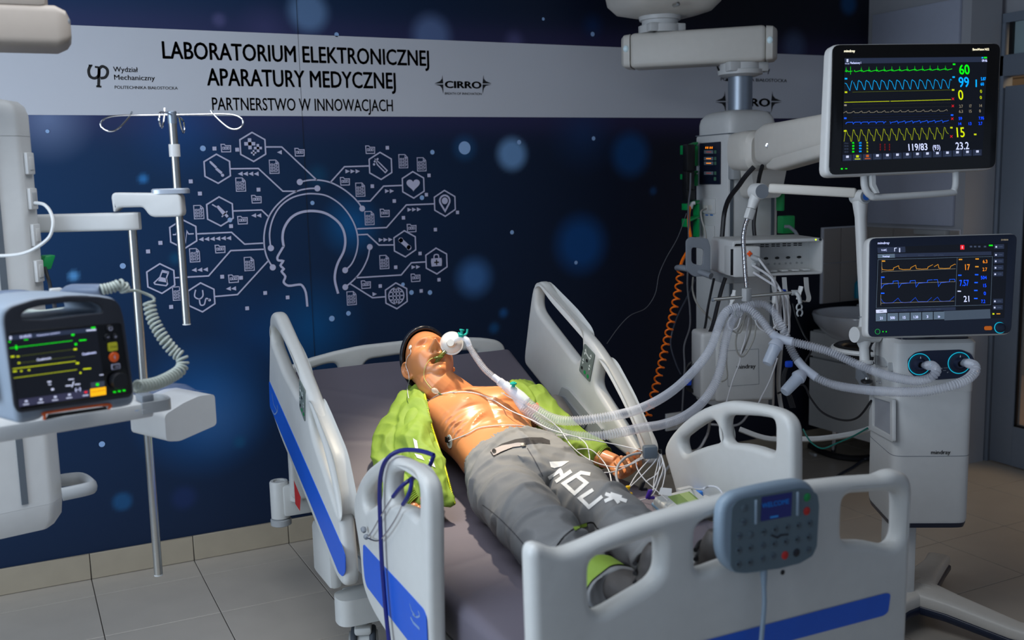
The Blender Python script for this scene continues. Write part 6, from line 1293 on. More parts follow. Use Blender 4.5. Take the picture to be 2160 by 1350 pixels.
# shelf on the column
SZ = 1.186
ks = AZ(322, 868, SZ - .026); ks2 = np.array([ks[0], ks[1], 0])
shf = thing('equipment_shelf', ks2 - lx * .3 + ly * .17 + ZU * (SZ - .03), 'white equipment shelf with grip handle under the defibrillator', 'shelf')
obj('shelf_board', MB().box(ks2 - lx * .33 + ly * .17 + ZU * (SZ - .019), (.66, .36, .038), [lx, ly, ZU], bev=.006), WHITE, shf)
gh = [ks2 + lx * -.03 - ly * .012 + ZU * (SZ - .012), ks2 + lx * .03 - ly * .012 + ZU * (SZ - .012), ks2 + lx * .045 + ly * .01 + ZU * (SZ - .012), ks2 + lx * .043 + ly * .06 + ZU * (SZ - .012), ks2 + lx * .0 + ly * .10 + ZU * (SZ - .012)]
mb = MB(); q = smooth(gh, 6); rr = []
for i, p in enumerate(q):
    t = nrm(q[min(i + 1, len(q) - 1)] - q[max(i - 1, 0)]); s_ = np.cross(ZU, t); rr.append([p + s_ * a * .004 + ZU * b_ * .014 for a, b_ in ((-1, -1), (1, -1), (1, 1), (-1, 1))])
obj('grip_handle', mb.ring(rr), LGREY, shf)
obj('shelf_bracket', MB().box(ks2 - lx * .26 + ly * .345 + ZU * (SZ - .04), (.30, .06, .05), [lx, ly, ZU], bev=.008), LGREY, shf)
obj('rail_stub', MB().box(AZ(305, 838, SZ + .01), (.03, .05, .02), [lx, ly, ZU], bev=.004), GREYP, shf)
for i, (px, c_) in enumerate(((289, (70, 130, 190)), (302, (190, 190, 195)))): obj('board_mark', MB().disc(AZ(px, 866 - i, SZ + .0006), .006, ZU, 12, sy=.5), mat('mark_%s' % ('blue', 'pale')[i], c_, .5), shf, sharp=0)
# bin hanging behind the handle with a clear film cover
bx, by = fr_(-25); kb = P(436, 845, 2.85); bw = P(436, 893, 2.85)[2]; 
bin_ = thing('side_bin', P(390, 850, 2.75), 'white tray bin with clear cover hanging beside the shelf', 'bin')
kb2 = np.array([kb[0], kb[1], 0]); zt_b = P(436, 822, 2.85)[2]
prof = [(0, 0), (0, .105), (-.02, .112), (-.10, .110), (-.20, .085), (-.30, .06), (-.30, -.0), (-.22, -.02)]
obj('bin_shell', MB().prism(rnd([(a, b_) for a, b_ in [(0, 0), (0, .088), (-.05, .092), (-.10, .082), (-.16, .060), (-.16, -.012), (-.12, -.020)]], .012), kb2 + by * .13 + ZU * (zt_b - .095), bx, ZU, .17), WHITE, bin_)
CLR = mat('clear_film', (190, 200, 225), .12, alpha=.28)
rr = []
for s in (0, .05, .11, .17): rr.append([kb2 + by * (.13 - s) + bx * a + ZU * (zt_b + b_ + .008 * math.sin(s * 40 + a * 30)) for a, b_ in ((-.01, .002), (-.06, .022), (-.13, .028), (-.2, .012), (-.26, -.01))])
mb = MB(); n_ = 5; vs = [p for r in rr for p in r]; mb.add(vs, [(i * n_ + j, i * n_ + j + 1, (i + 1) * n_ + j + 1, (i + 1) * n_ + j) for i in range(3) for j in range(n_ - 1)]); obj('clear_cover', mb, CLR, bin_, sharp=0)
# defibrillator
dx_, dy_ = fr_(-25)
kd = P(288, 858, 2.32); kd2 = np.array([kd[0], kd[1], SZ])
dsh = kd2 - P(288, 858, 2.32); 
def dF(px, py, l=0.): return AP(px, py, kd2 - dy_ * l, -dy_)
dfb = thing('defibrillator', kd2 - dx_ * .15 + dy_ * .08, 'grey and dark slate defibrillator with orange trim and carry handle on the left shelf', 'defibrillator')
def d6(x, y): return (x / 4.219, 600 + y / 4.219)
def D6(pts): return [(float(np.dot(dF(*d6(*p)) - kd2, dx_)), float((dF(*d6(*p)) - kd2)[2])) for p in pts]
oL = D6([(150, 1235), (5, 330), (0, 240), (60, 180), (300, 110), (600, 85), (860, 90), (1020, 115), (1080, 170), (1110, 300), (1205, 900), (1215, 1010), (1190, 1080), (990, 1118), (950, 1070), (430, 1145), (385, 1205), (200, 1250)])
hole = D6([(180, 310), (170, 270), (220, 225), (340, 190), (600, 155), (800, 152), (880, 190), (905, 250), (700, 270), (400, 310)])
slab('shell', oL, [hole], kd2 + dy_ * .16, dx_, ZU, .16, .014, mat('defib_grey', (138, 150, 164), .5), dfb, r=.012, hr=.008, res=4)
fr2 = D6([(150, 1140), (110, 1080), (20, 330), (25, 260), (80, 200), (300, 130), (600, 100), (850, 104), (1000, 130), (1050, 180), (1085, 300), (1165, 880), (1170, 960), (1140, 1000), (700, 1065)])
slab('front_frame', fr2, [hole], kd2 - dy_ * .002, dx_, ZU, .006, .0025, mat('defib_slate', (34, 38, 48), .55), dfb, r=.01, hr=.008)
slab('screen_glass', D6([(160, 1110), (62, 430), (70, 420), (1040, 340), (1060, 350), (1150, 950), (1140, 965)]), [], kd2 - dy_ * .0075, dx_, ZU, .002, .0008, BEZEL, dfb, r=.004)
S6 = Scr(kd2 - dy_ * .0100, -dy_, dx_, ZU, 0, 600, 4.219, dfb)
scr = obj('screen', MB().poly([S6.at(x, y, .0002) for x, y in ((78, 455), (856, 380), (945, 985), (170, 1090))]), glow('night', (5, 8, 14), .6), dfb, sharp=0); S6.p = scr
S6.line('title_bar', [(80, 478), (858, 400)], 34, G_BAR, .0005); S6.txt('01:03:52', 178, 480, 24, 102, G_WHITE); S6.txt('Nieznany pacjent', 330, 461, 13, 204, G_WHITE, .01); S6.quad('patient_icon', 84, 462, 104, 492, G_WHITE, .001, -.08); S6.quad('battery_icon', 812, 380, 848, 394, G_GREEN, .0012, -.08); S6.quad('clock_label', 768, 404, 855, 416, G_WHITE, .0012, -.08)
S6.line('ecg_trace', [(85, 568), (645, 500)], 4, G_GREEN); S6.line('ecg_marker', [(143, 542), (148, 580)], 12, G_GREEN)
S6.line('thin_trace', [(150, 642), (680, 574)], 2, G_DOL); S6.line('thin_trace', [(170, 700), (668, 640)], 2, G_DOL); S6.line('yellow_trace', [(112, 752), (675, 682)], 5, G_YEL); S6.line('yellow_trace', [(124, 833), (685, 758)], 3.4, G_YEL)
for x, y, w, h, m in ((78, 505, 16, 12, G_GREEN), (636, 442, 26, 16, G_GREEN), (665, 524, 20, 18, G_GREEN), (704, 494, 64, 10, G_GREEN), (215, 490, 34, 7, G_GREEN), (96, 637, 32, 14, G_YEL), (148, 636, 24, 12, G_YEL), (656, 570, 28, 16, G_YEL), (158, 694, 22, 12, G_YEL), (676, 694, 28, 16, G_YEL), (116, 770, 34, 12, G_YEL), (180, 766, 20, 12, G_YEL), (248, 757, 20, 12, G_YEL), (740, 748, 70, 11, G_YEL), (708, 780, 16, 16, G_YEL),
                     (422, 862, 34, 12, G_WHITE), (430, 888, 26, 8, G_WHITE), (456, 926, 24, 18, G_WHITE), (608, 842, 50, 9, G_WHITE), (886, 802, 34, 8, G_WHITE), (584, 898, 52, 10, G_WHITE), (664, 886, 50, 10, G_WHITE)): S6.quad('screen_label', x, y, x + w, y + h, m, .0012, -.09)
S6.txt('Oczekiwanie', 328, 682, 22, 128, G_WHITE); S6.txt('Oczekiwanie', 732, 632, 22, 124, G_WHITE); S6.line('slash', [(640, 916), (656, 862)], 8, G_WHITE); S6.txt('(--)', 670, 950, 30, 50, G_WHITE, .03)
S6.line('toolbar', [(168, 1058), (800, 968)], 58, glow('toolbar_violet', (48, 48, 72), .8), .0005)
for x, y in ((232, 1066), (362, 1050), (490, 1028), (616, 1008), (762, 986)): S6.quad('toolbar_label', x - 26, y, x + 26, y + 8, G_WHITE, .0012, -.12); S6.quad('toolbar_icon', x - 10, y - 34, x + 14, y - 18, G_RED if x == 762 else G_WHITE, .0012, -.1)
S6.line('green_tile', [(808, 897), (930, 880)], 42, glow('tile_slate', (50, 56, 70), .8), .0006); S6.quad('leaf_icon', 855, 880, 880, 902, G_GREEN, .0014); S6.line('alert_tile', [(804, 965), (944, 945)], 64, glow('tile_amber', (250, 180, 10), .9), .0006); S6.txt('Brak elektrod', 822, 962, 10, 110, mat('tile_text', (110, 60, 0), .5), .01, l=.0016)
def dk(name, x, y, r, m, t=.004): c = dF(*d6(x, y), .0095); return obj(name, MB().lathe(c, -dy_, [(0, r), (t * .7, r), (t, r * .9), (t + .0003, 0)], 28), m, dfb), c - dy_ * (t + .0008)
KD2 = mat('key_black', (22, 24, 30), .4)
k, c = dk('power_key', 975, 392, .0085, KD2); obj('key_symbol', MB().tube([c + .004 * (math.cos(t) * dx_ + math.sin(t) * ZU) for t in np.linspace(1.9, 7.5, 20)], .0006, 5), PRINT_W, k)
for x, y, s in ((952, 468, 0), (1020, 464, 1)):
    k, c = dk('volume_key', x, y, .0072, KD2); mb = MB().ribbon([c - dx_ * .003, c + dx_ * .003], .0011, -dy_)
    if s: mb.ribbon([c - ZU * .003, c + ZU * .003], .0011, -dy_)
    obj('key_symbol', mb, PRINT_W, k, sharp=0)
c = dF(*d6(998, 553), .0095); k = obj('charge_key', MB().prism(rnd([(-.0105, -.0095), (.0105, -.0095), (.0105, .0095), (-.0105, .0095)], .003), c, dx_, ZU, .004), mat('key_yellow', (200, 196, 40), .4), dfb); text('key_lettering', 'Charge', c - dy_ * .0045 - dx_ * .0075 - ZU * .0015, dx_, ZU, .0055, PRINT_K, k)
k, c = dk('shock_key', 1011, 646, .0115, mat('shock_orange', (235, 95, 25), .4)); obj('key_symbol', MB().ribbon([c + dx_ * .001 + ZU * .005, c - dx_ * .002, c + dx_ * .002, c - dx_ * .001 - ZU * .005], .0012, -dy_), PRINT_W, k, sharp=0)
c = dF(*d6(1027, 730), .0095); k = obj('aed_key', MB().prism(rnd([(-.010, -.006), (.010, -.006), (.010, .006), (-.010, .006)], .002), c, dx_, ZU, .003), PRINT_W, dfb); obj('key_face', MB().prism(rnd([(-.0085, -.0045), (.0085, -.0045), (.0085, .0045), (-.0085, .0045)], .0015), c - dy_ * .003, dx_, ZU, .0005), KD2, k); text('key_lettering', 'AED', c - dy_ * .004 - dx_ * .0045 - ZU * .002, dx_, ZU, .0058, PRINT_W, k)
k, c = dk('rotary_knob', 1042, 856, .0195, KD2, .014)
for x in (1020, 1062, 1104): S6.quad('green_led', x - 12, 950 - (x - 1020) * .16, x + 12, 964 - (x - 1020) * .16, G_GREEN, .003)
for y in (252, 275): S6.quad('orange_bar', 1003, y, 1054, y + 14, mat('trim_orange', (215, 90, 30), .5), .001 - .004, -.06)
S6.txt('BeneHeart', 916, 300, 12, 88, G_DIM, .01, 'brand_lettering', l=-.0028)
S6.txt('mindray', 630, 1062, 22, 118, mat('faded_logo', (120, 150, 165), .5), .03, 'brand_lettering', l=-.0028)
tr = MB(); q = [dF(*d6(*p), .001) for p in ((393, 1205), (400, 1165), (428, 1140), (945, 1070), (965, 1110))]; tr.tube(smooth(q, 5), .0032, 8); obj('orange_trim', tr, mat('trim_orange', (225, 95, 35), .4), dfb)
obj('printer_slot', MB().prism(D6([(400, 1205), (425, 1155), (935, 1085), (960, 1112), (560, 1172)]), kd2 - dy_ * .0005 + dy_ * .0, dx_, ZU, .002), BLACK, dfb)
for i in range(4):
    for j in range(9): pass
gr = MB()
for i in range(4):
    for j in range(10): gr.disc(dF(*d6(1025 + j * 15, 1048 - j * 2 + i * 13), .0008), .0009, -dy_, 8)
tag(obj('speaker_grille', gr, GREYP, dfb, sharp=0), kind='stuff')
obj('side_latch', MB().box(dF(*d6(5, 905)) + dy_ * .08 - dx_ * .0, (.01, .05, .08), [dx_, dy_, ZU], bev=.004), LGREY, dfb)
for x, s in ((0, -1),): pass
CORD = mat('coiled_cord_grey', (168, 176, 168), .5)
pdl = thing('defib_paddle', P(190, 620, 2.45), 'slate grey paddle handle resting on top of the defibrillator with a pale coiled cord', 'paddle')
obj('paddle_grip', MB().tube(smooth([P(135, 622, 2.5), P(150, 612, 2.47), P(180, 611, 2.44), P(215, 611, 2.42)], 6), [.008] + [.014] * 17 + [.012], 16), mat('paddle_slate', (96, 108, 128), .45), pdl)
def coil(pts, R, r, n, m, name, parent=None, label=None, cat=None, kR=None, seg=7):
    q, s = resample(smooth(pts, 12), .0012); T = np.gradient(q, axis=0); T /= np.linalg.norm(T, axis=1)[:, None]; u = frame(T[0])[0]; out = []; K_ = n * 12; L_ = s[-1]
    ii = np.linspace(0, len(q) - 1.001, K_); us = []
    for i in range(len(q)): u = nrm(u - np.dot(u, T[i]) * T[i]); us.append(u)
    for k in range(K_):
        i = int(ii[k]); p = q[i] + (q[min(i + 1, len(q) - 1)] - q[i]) * (ii[k] - i); u = us[i]; v = np.cross(T[i], u); a = 2 * math.pi * k / 12; out.append(p + R * (math.cos(a) * u + math.sin(a) * v))
    mb = MB().tube(out, r, seg); return obj(name, mb, m, parent) if parent is not None else tag(obj(name, mb, m), label, cat)
coil([P(213, 611, 2.42), P(235, 607, 2.43), P(256, 600, 2.44), P(264, 613, 2.45)], .0105, .0036, 9, CORD, 'coiled_cord', pdl)
cable('cord_lead', None, [P(264, 615, 2.45), P(276, 613, 2.48), P(290, 614, 2.52), P(308, 620, 2.55), P(324, 628, 2.56), P(325, 636, 2.56), P(312, 638, 2.56)], .0036, CORD, parent=pdl)
coil([P(314, 636, 2.56), P(322, 672, 2.56), P(345, 714, 2.56), P(368, 742, 2.57), P(384, 756, 2.57), P(382, 778, 2.56), P(358, 796, 2.52), P(325, 810, 2.46), P(288, 816, 2.40)], .0130, .0036, 33, CORD, 'coiled_cord', pdl)
p2 = thing('defib_paddle', P(30, 628, 2.5), 'slate grey paddle handle behind the defibrillator at the left edge', 'paddle')
obj('paddle_grip', MB().tube(smooth([P(-20, 628, 2.5), P(10, 623, 2.5), P(45, 622, 2.5), P(72, 626, 2.52)], 6), .013, 16), mat('paddle_slate', (96, 108, 128), .45), p2)
coil([P(-12, 640, 2.42), P(8, 640, 2.42), P(26, 645, 2.43)], .010, .0034, 7, CORD, 'coiled_cord', p2)
cable('cord', 'pale cord lying along the top of the defibrillator seen through its handle', [P(52, 655, 2.50), P(90, 657, 2.50), P(130, 652, 2.50), P(165, 647, 2.50), P(200, 642, 2.50)], .0042, CORD)
tag(obj('white_connector', MB().box(P(118, 616, 2.58), (.028, .02, .020), [lx, ly, ZU], bev=.003).box(P(130, 660, 2.52), (.035, .03, .02), [dx_, dy_, ZU], bev=.004), WHITE), 'white plug standing behind the defibrillator handle', 'plug')
cable('cable', 'black power cable dropping from the green socket on the left column', [P(95, 565, 3.02), P(99, 580, 3.0), P(104, 595, 2.98), P(107, 612, 2.9), P(114, 640, 2.75), P(118, 668, 2.58)], .0055, CBK)
cable('cable', 'white looping cable plugged into the left column sockets', [P(74, 428, 2.93), P(92, 431, 2.86), P(106, 446, 2.82), P(112, 470, 2.80), P(106, 497, 2.80), P(88, 515, 2.80), P(60, 531, 2.80), P(30, 538, 2.8), P(-15, 540, 2.8)], .0048, WHITE)
# ------------------------------------------------ drip stand arms
ivp = thing('infusion_pole', P(385, 430, 3.1), 'steel drip pole with four curled hooks held by a white double arm', 'infusion stand')
iD = 3.10; pi_ = P(376, 430, iD); zt4, zb4 = P(366, 242, iD)[2], AY(400, 682, pi_[1])[2]
def iz(y): return P(370, y, iD)[2]
obj('pole', MB().cyl((pi_[0], pi_[1], zb4), (pi_[0], pi_[1], zt4 - .01), .0122, .0122, 24), STEEL, ivp)
obj('pole_top', MB().lathe((pi_[0], pi_[1], iz(262)), ZU, [(0, .0135), (.035, .0138), (.037, .012), (.037, 0)], 24), ALU, ivp); obj('pole_bottom_cap', MB().cyl((pi_[0], pi_[1], zb4 - .004), (pi_[0], pi_[1], zb4), .0125, .0125, 24), WHITE, ivp)
obj('pole_sleeve', MB().cyl((pi_[0], pi_[1], iz(331)), (pi_[0], pi_[1], iz(305)), .0165, .0165, 24), WHITE, ivp)
zc4 = P(366, 244, iD)[2]; ctr = np.array([pi_[0], pi_[1], zc4]); hr1 = nrm(np.array([.95, -.31, 0]))
for s, dd in ((-1, hr1), (1, hr1)):
    d = dd * s; obj('hook', MB().tube(smooth([ctr, ctr + d * .07, ctr + d * .15, ctr + d * .19 - ZU * .006, ctr + d * .208 - ZU * .022, ctr + d * .20 - ZU * .040, ctr + d * .178 - ZU * .046, ctr + d * .155 - ZU * .035, ctr + d * .125 - ZU * .005, ctr + d * .115 + ZU * .012], 6), .0028, 8), CHROME, ivp)
for s in (-1, 1):
    d = np.array([.31, .95, 0]) * s; obj('hook', MB().tube(smooth([ctr, ctr + d * .06, ctr + d * .12, ctr + d * .19 - ZU * .006, ctr + d * .208 - ZU * .022, ctr + d * .20 - ZU * .040, ctr + d * .178 - ZU * .046, ctr + d * .155 - ZU * .035, ctr + d * .125 - ZU * .005, ctr + d * .115 + ZU * .012], 6), .0028, 8), CHROME, ivp)
e0, e1 = P(58, 466, 3.08), P(270, 465, 3.10); ue = nrm((e1 - e0) * (1, 1, 0)); ve = np.cross(ZU, ue); za_, zb_2 = P(290, 447, 3.1)[2], P(290, 485, 3.1)[2]; zm = (za_ + zb_2) / 2; hh = (za_ - zb_2) / 2
pB = P(280, 500, 3.10); 
obj('inner_arm', rrs(MB(), [(np.array([e0[0], e0[1], zm]), ve, ZU, .030, hh), (np.array([pB[0], pB[1], zm]) - ue * .02, ve, ZU, .032, hh), (np.array([pB[0], pB[1], zm]) + ue * .012, ve, ZU, .028, hh), (np.array([pB[0], pB[1], zm]) + ue * .025, ve, ZU, .015, hh * .97)], 36, .3), WHITE, ivp)
zq0, zq1 = P(260, 447, 3.1)[2], P(260, 406, 3.1)[2]
fU = nrm(np.array([pi_[0] - pB[0], pi_[1] - pB[1], 0])); pB0 = np.array([pB[0], pB[1], 0])
q = [(-.045, 0), (-.038, 0), (-.028, .014), (.045, .014), (.060, -.012), (.075, -.012 - .006), (.155, -.012 - .006), (.160, -.008), (.158, .045), (.15, .053), (-.04, .060), (-.047, .05)]
slab('outer_arm', [(a, b_) for a, b_ in q], [], pB0 + ZU * zq0 + np.cross(fU, ZU) * -.032, fU, ZU, .064, .008, WHITE, ivp, r=.006)
pt = np.array([pi_[0], pi_[1], zq0 + .052]); obj('arm_cap', rrs(MB(), [(pt - fU * .02, fU, np.cross(ZU, fU), .055, .034), (pt + ZU * .012 - fU * .02, fU, np.cross(ZU, fU), .055, .034), (pt + ZU * .016 - fU * .02, fU, np.cross(ZU, fU), .051, .030)], 36, .55), mat('cap_silver', (176, 184, 196), .3, .4), ivp)
zlow = AY(338, 1210, pB[1])[2]
obj('lower_tube', MB().cyl((pB[0], pB[1], zlow), (pB[0], pB[1], zb_2), .0135, .0135, 24), STEEL, ivp); obj('tube_end_cap', MB().cyl((pB[0], pB[1], zlow - .004), (pB[0], pB[1], zlow), .0138, .0138, 20), WHITE, ivp)
# ================================================================== breathing circuit
HOSE = mat('corrugated_clear_plastic', (222, 226, 236), .2, alpha=.34, spec=.8); CUFF = mat('translucent_cuff', (215, 222, 236), .3, alpha=.55); TEAL = mat('teal_plastic', (10, 165, 150), .4); FILT = mat('filter_white', (225, 225, 222), .4, alpha=.85)
cir = thing('breathing_circuit', P(1120, 850, 3.55), 'clear corrugated hoses running from the mannequin mouth over the bed rail to the ventilator', 'breathing hoses')
hp = lambda L: [P(*q) for q in L]
mask = P(953, 724, 3.66); md_ = nrm(np.array([-.50, -.85, .22]))
fl = thing('breathing_filter', mask, 'round translucent breathing filter over the mannequin mouth with teal port cap', 'filter')
obj('filter_disc', MB().lathe(mask + md_ * -.010, md_, [(-.016, .010), (-.010, .034), (-.002, .040), (.004, .042), (.008, .042), (.012, .039), (.020, .034), (.026, .018), (.045, .0125), (.045, .010)], 36), FILT, fl)
obj('filter_ring', MB().lathe(mask + md_ * -.004, md_, [(0, .0425), (.004, .043), (.008, .0425)], 36), FILT, fl)
obj('outlet_tube', MB().tube(smooth([mask + md_ * .02, P(966, 715, 3.63), P(976, 712, 3.61), P(985, 718, 3.60), P(990, 730, 3.60)], 5), .0105, 14), CUFF, fl)
obj('port_cap', MB().lathe(P(972, 711, 3.60), nrm(ZU + np.array([.2, 0, 0])), [(0, .009), (.010, .011), (.013, .006), (.022, .005), (.024, .009), (.028, .009)], 14), TEAL, fl); obj('cap_tether', MB().tube(smooth([P(966, 702, 3.6), P(974, 707, 3.6), P(984, 704, 3.6), P(986, 694, 3.6)], 4), .004, 8), TEAL, fl)
air = thing('airway_tube', HW((0, .09, -.06)), 'green-tinted airway tube held in the mannequin mouth', 'airway tube')
obj('tube', MB().tube(smooth([HW((-.004, .045, -.064)), HW((.002, .085, -.064)), mask - md_ * .028, mask - md_ * .012], 6), .0085, 14), mat('airway_green', (84, 96, 30), .2, alpha=.62), air)
obj('bite_flange', MB().ball(HW((0, .090, -.064)), (.020, .008, .006), 14), mat('airway_green', (84, 96, 30), .2, alpha=.62), air)
hose('patient_hose', None, hp([(988, 728, 3.60), (1003, 752, 3.59), (1022, 778, 3.57), (1042, 796, 3.56)]), .0108, HOSE, .0050, .0014, parent=cir)
obj('hose_cuff', MB().tube(hp([(1040, 794, 3.56), (1052, 803, 3.555), (1053, 804, 3.555), (1068, 816, 3.55)]), [.0115, .012, .015, .015], 20), CUFF, cir)
obj('y_piece', MB().tube(hp([(1064, 812, 3.55), (1080, 824, 3.54), (1098, 838, 3.52), (1112, 848, 3.51)]), [.0165, .020, .021, .0165], 22), CUFF, cir)
obj('y_branch', MB().tube(hp([(1084, 828, 3.54), (1095, 848, 3.52), (1104, 862, 3.51)]), [.017, .0155, .014], 18), CUFF, cir)
obj('teal_port', MB().lathe(P(1083, 816, 3.52), ZU, [(0, .006), (.008, .006), (.009, .012), (.014, .012), (.015, .007), (.017, .007)], 16), TEAL, cir)
h1 = [(1110, 847, 3.51), (1135, 866, 3.48), (1165, 882, 3.45), (1200, 888, 3.42), (1250, 884, 3.40), (1300, 876, 3.42), (1345, 864, 3.50), (1390, 843, 3.58), (1430, 815, 3.66), (1470, 775, 3.74), (1497, 738, 3.79), (1512, 700, 3.82), (1522, 672, 3.85), (1536, 654, 3.87), (1556, 648, 3.88)]
h2 = [(1103, 860, 3.51), (1130, 882, 3.48), (1165, 905, 3.45), (1205, 918, 3.42), (1260, 920, 3.40), (1310, 912, 3.42), (1350, 903, 3.48), (1395, 896, 3.55), (1440, 880, 3.62), (1478, 852, 3.70), (1505, 815, 3.76), (1521, 770, 3.80), (1530, 720, 3.84), (1545, 675, 3.90), (1568, 650, 3.94), (1590, 642, 3.95)]
hose('breathing_limb', None, hp(h1), .0152, HOSE, parent=cir); hose('breathing_limb', None, hp(h2), .0152, HOSE, parent=cir)
hose('breathing_limb', None, hp([(1560, 648, 3.88), (1580, 652, 3.87), (1603, 672, 3.85), (1620, 694, 3.83), (1630, 706, 3.82)]), .0152, HOSE, parent=cir)
hose('breathing_limb', None, hp([(1590, 642, 3.95), (1610, 642, 3.94), (1630, 656, 3.92), (1645, 680, 3.90), (1655, 700, 3.90), (1668, 735, 3.88), (1684, 764, 3.86)]), .0152, HOSE, parent=cir)
for a_, b_, c_, tp, bd in (((1628, 704, 3.82), (1645, 714, 3.81), (1672, 721, 3.79), (1640, 722, 3.80), (1622, 760, 3.78)), ((1682, 760, 3.86), (1698, 778, 3.84), (1722, 796, 3.82), (1690, 790, 3.83), (1660, 822, 3.80))):
    obj('trap_elbow', MB().tube(smooth([P(*a_), P(*b_), P(*c_)], 5), .0165, 18), CUFF, cir)
    t0, t1 = P(*tp), P(*bd); d = nrm(t1 - t0); L_ = np.linalg.norm(t1 - t0)
    obj('trap_lid', MB().lathe(t0 - d * .01, d, [(0, .014), (.006, .022), (.018, .026), (.026, .028), (.030, .028), (.032, .024)], 28), CUFF, cir)
    obj('trap_bottle', MB().lathe(t0 + d * .02, d, [(0, .0235), (L_ - .01, .0205), (L_ - .004, .017), (L_ - .003, 0)], 28), mat('bottle_clear', (205, 215, 230), .2, alpha=.5), cir)
h3 = [(1670, 721, 3.79), (1700, 728, 3.77), (1750, 742, 3.74), (1800, 765, 3.70), (1850, 785, 3.64), (1895, 798, 3.56), (1935, 803, 3.50), (1962, 797, 3.47), (1975, 783, 3.47), (1968, 772, 3.50), (1958, 771, 3.54)]
h4 = [(1720, 796, 3.82), (1760, 812, 3.78), (1820, 822, 3.68), (1880, 826, 3.56), (1940, 826, 3.47), (1995, 817, 3.42), (2035, 803, 3.42), (2055, 786, 3.44), (2056, 772, 3.46), (2042, 766, 3.52)]
hose('breathing_limb', None, hp(h3), .0152, HOSE, parent=cir); hose('breathing_limb', None, hp(h4), .0152, HOSE, parent=cir)
for a_, b_ in (((1960, 772, 3.53), (1944, 768, 3.60)), ((2044, 766, 3.51), (2026, 764, 3.59))): obj('port_cuff', MB().tube([P(*a_), P(*b_)], [.0155, .0135], 18), CUFF, cir)
# ================================================================== electrode leads and small things on the mannequin
WC = mat('white_lead', (205, 205, 208), .4)
def ob_(L, lf=.004): return [onb(*q, lf) if len(q) == 2 else P(*q) for q in L]
def pad(px, py, label, cl_col, sx=.017, sy=.024):
    c = onb(px, py, .002); n = nrm(nb(px, py)); r = thing('electrode', c, label, 'electrode')
    obj('pad', MB().lathe(c - n * .001, n, [(0, sx), (.0015, sx), (.0018, 0)], 24, sc=(1, sy / sx)), mat('pad_white', (222, 224, 218), .5), r)
    u, v, nn = frame(n); obj('snap', MB().lathe(c, n, [(0, .005), (.004, .005), (.005, .003), (.005, 0)], 12), CHROME, r); obj('clip', MB().box(c + n * .009 + v * .008, (.016, .020, .010), [u, v, nn], bev=.002), cl_col, r); return c + n * .010
cA = pad(949, 931, 'white oval electrode with black clip on the mannequin flank', BLACK); cB = pad(904, 846, 'electrode with red and white clip at the mannequin right shoulder', mat('clip_red', (205, 30, 25), .4), .012, .016)
pe = onb(867, 733, .002); tag(obj('temple_pad', MB().lathe(pe, nrm(nb(867, 733)), [(0, .008), (.003, .008), (.004, .005), (.004, 0)], 14), mat('pad_white', (222, 224, 218), .5)), 'small white sensor stuck to the mannequin temple', 'sensor')
cable('lead', 'thin white lead from the temple sensor past the ear to the jacket collar', ob_([(868, 738), (868, 746), (861, 755), (858, 770), (863, 785), (864, 800), (860, 815), (860, 828, 3.60), (862, 840, 3.55)]), .0013, WC, 'lead')
cable('lead', 'white lead from the red shoulder electrode across the upper chest to the bed side', [cB] + ob_([(925, 834), (960, 829), (1000, 831), (1040, 845), (1075, 865, 3.50), (1120, 885, 3.44), (1160, 905, 3.40), (1210, 920, 3.37), (1260, 930, 3.36), (1310, 940, 3.36), (1360, 952, 3.30)]), .0018, WC, 'lead')
cable('lead', 'white lead from the flank electrode over the belly to the jacket hem', [cA] + ob_([(985, 918), (1010, 905), (1040, 900), (1080, 899), (1110, 902), (1140, 908, 3.42), (1170, 925, 3.36), (1190, 945, 3.32), (1185, 965, 3.30)]), .0018, WC, 'lead')
cable('lead', 'white lead looping from the left shoulder under the hoses', [P(*q) for q in ((1058, 828, 3.56), (1075, 838, 3.53), (1110, 855, 3.50), (1150, 880, 3.46), (1180, 905, 3.42), (1205, 940, 3.36), (1235, 965, 3.33), (1270, 980, 3.30), (1305, 985, 3.28), (1340, 975, 3.26))], .0017, WC, 'lead')
cable('lead', 'white lead arching over the lime cuff to the trouser leg', [P(*q) for q in ((1110, 918, 3.46), (1160, 918, 3.43), (1210, 920, 3.38), (1235, 935, 3.34), (1243, 960, 3.31), (1244, 982, 3.28))], .0017, WC, 'lead')
cable('lead', 'white lead curling from the cuff to the knee of the trousers', [P(*q) for q in ((1217, 948, 3.34), (1245, 948, 3.31), (1270, 970, 3.28), (1285, 995, 3.24), (1290, 1020, 3.20))], .0017, WC, 'lead')
cable('lead', 'white lead crossing the forearm towards the bundle knot', [P(*q) for q in ((1262, 996, 3.26), (1290, 996, 3.23), (1320, 985, 3.20), (1350, 970, 3.20), (1385, 955, 3.20))], .0017, WC, 'lead')
kn = P(1392, 955, 3.18)
bun = thing('lead_bundle', kn, 'bundle of looped white electrode leads gathered beside the mannequin hand', 'leads')
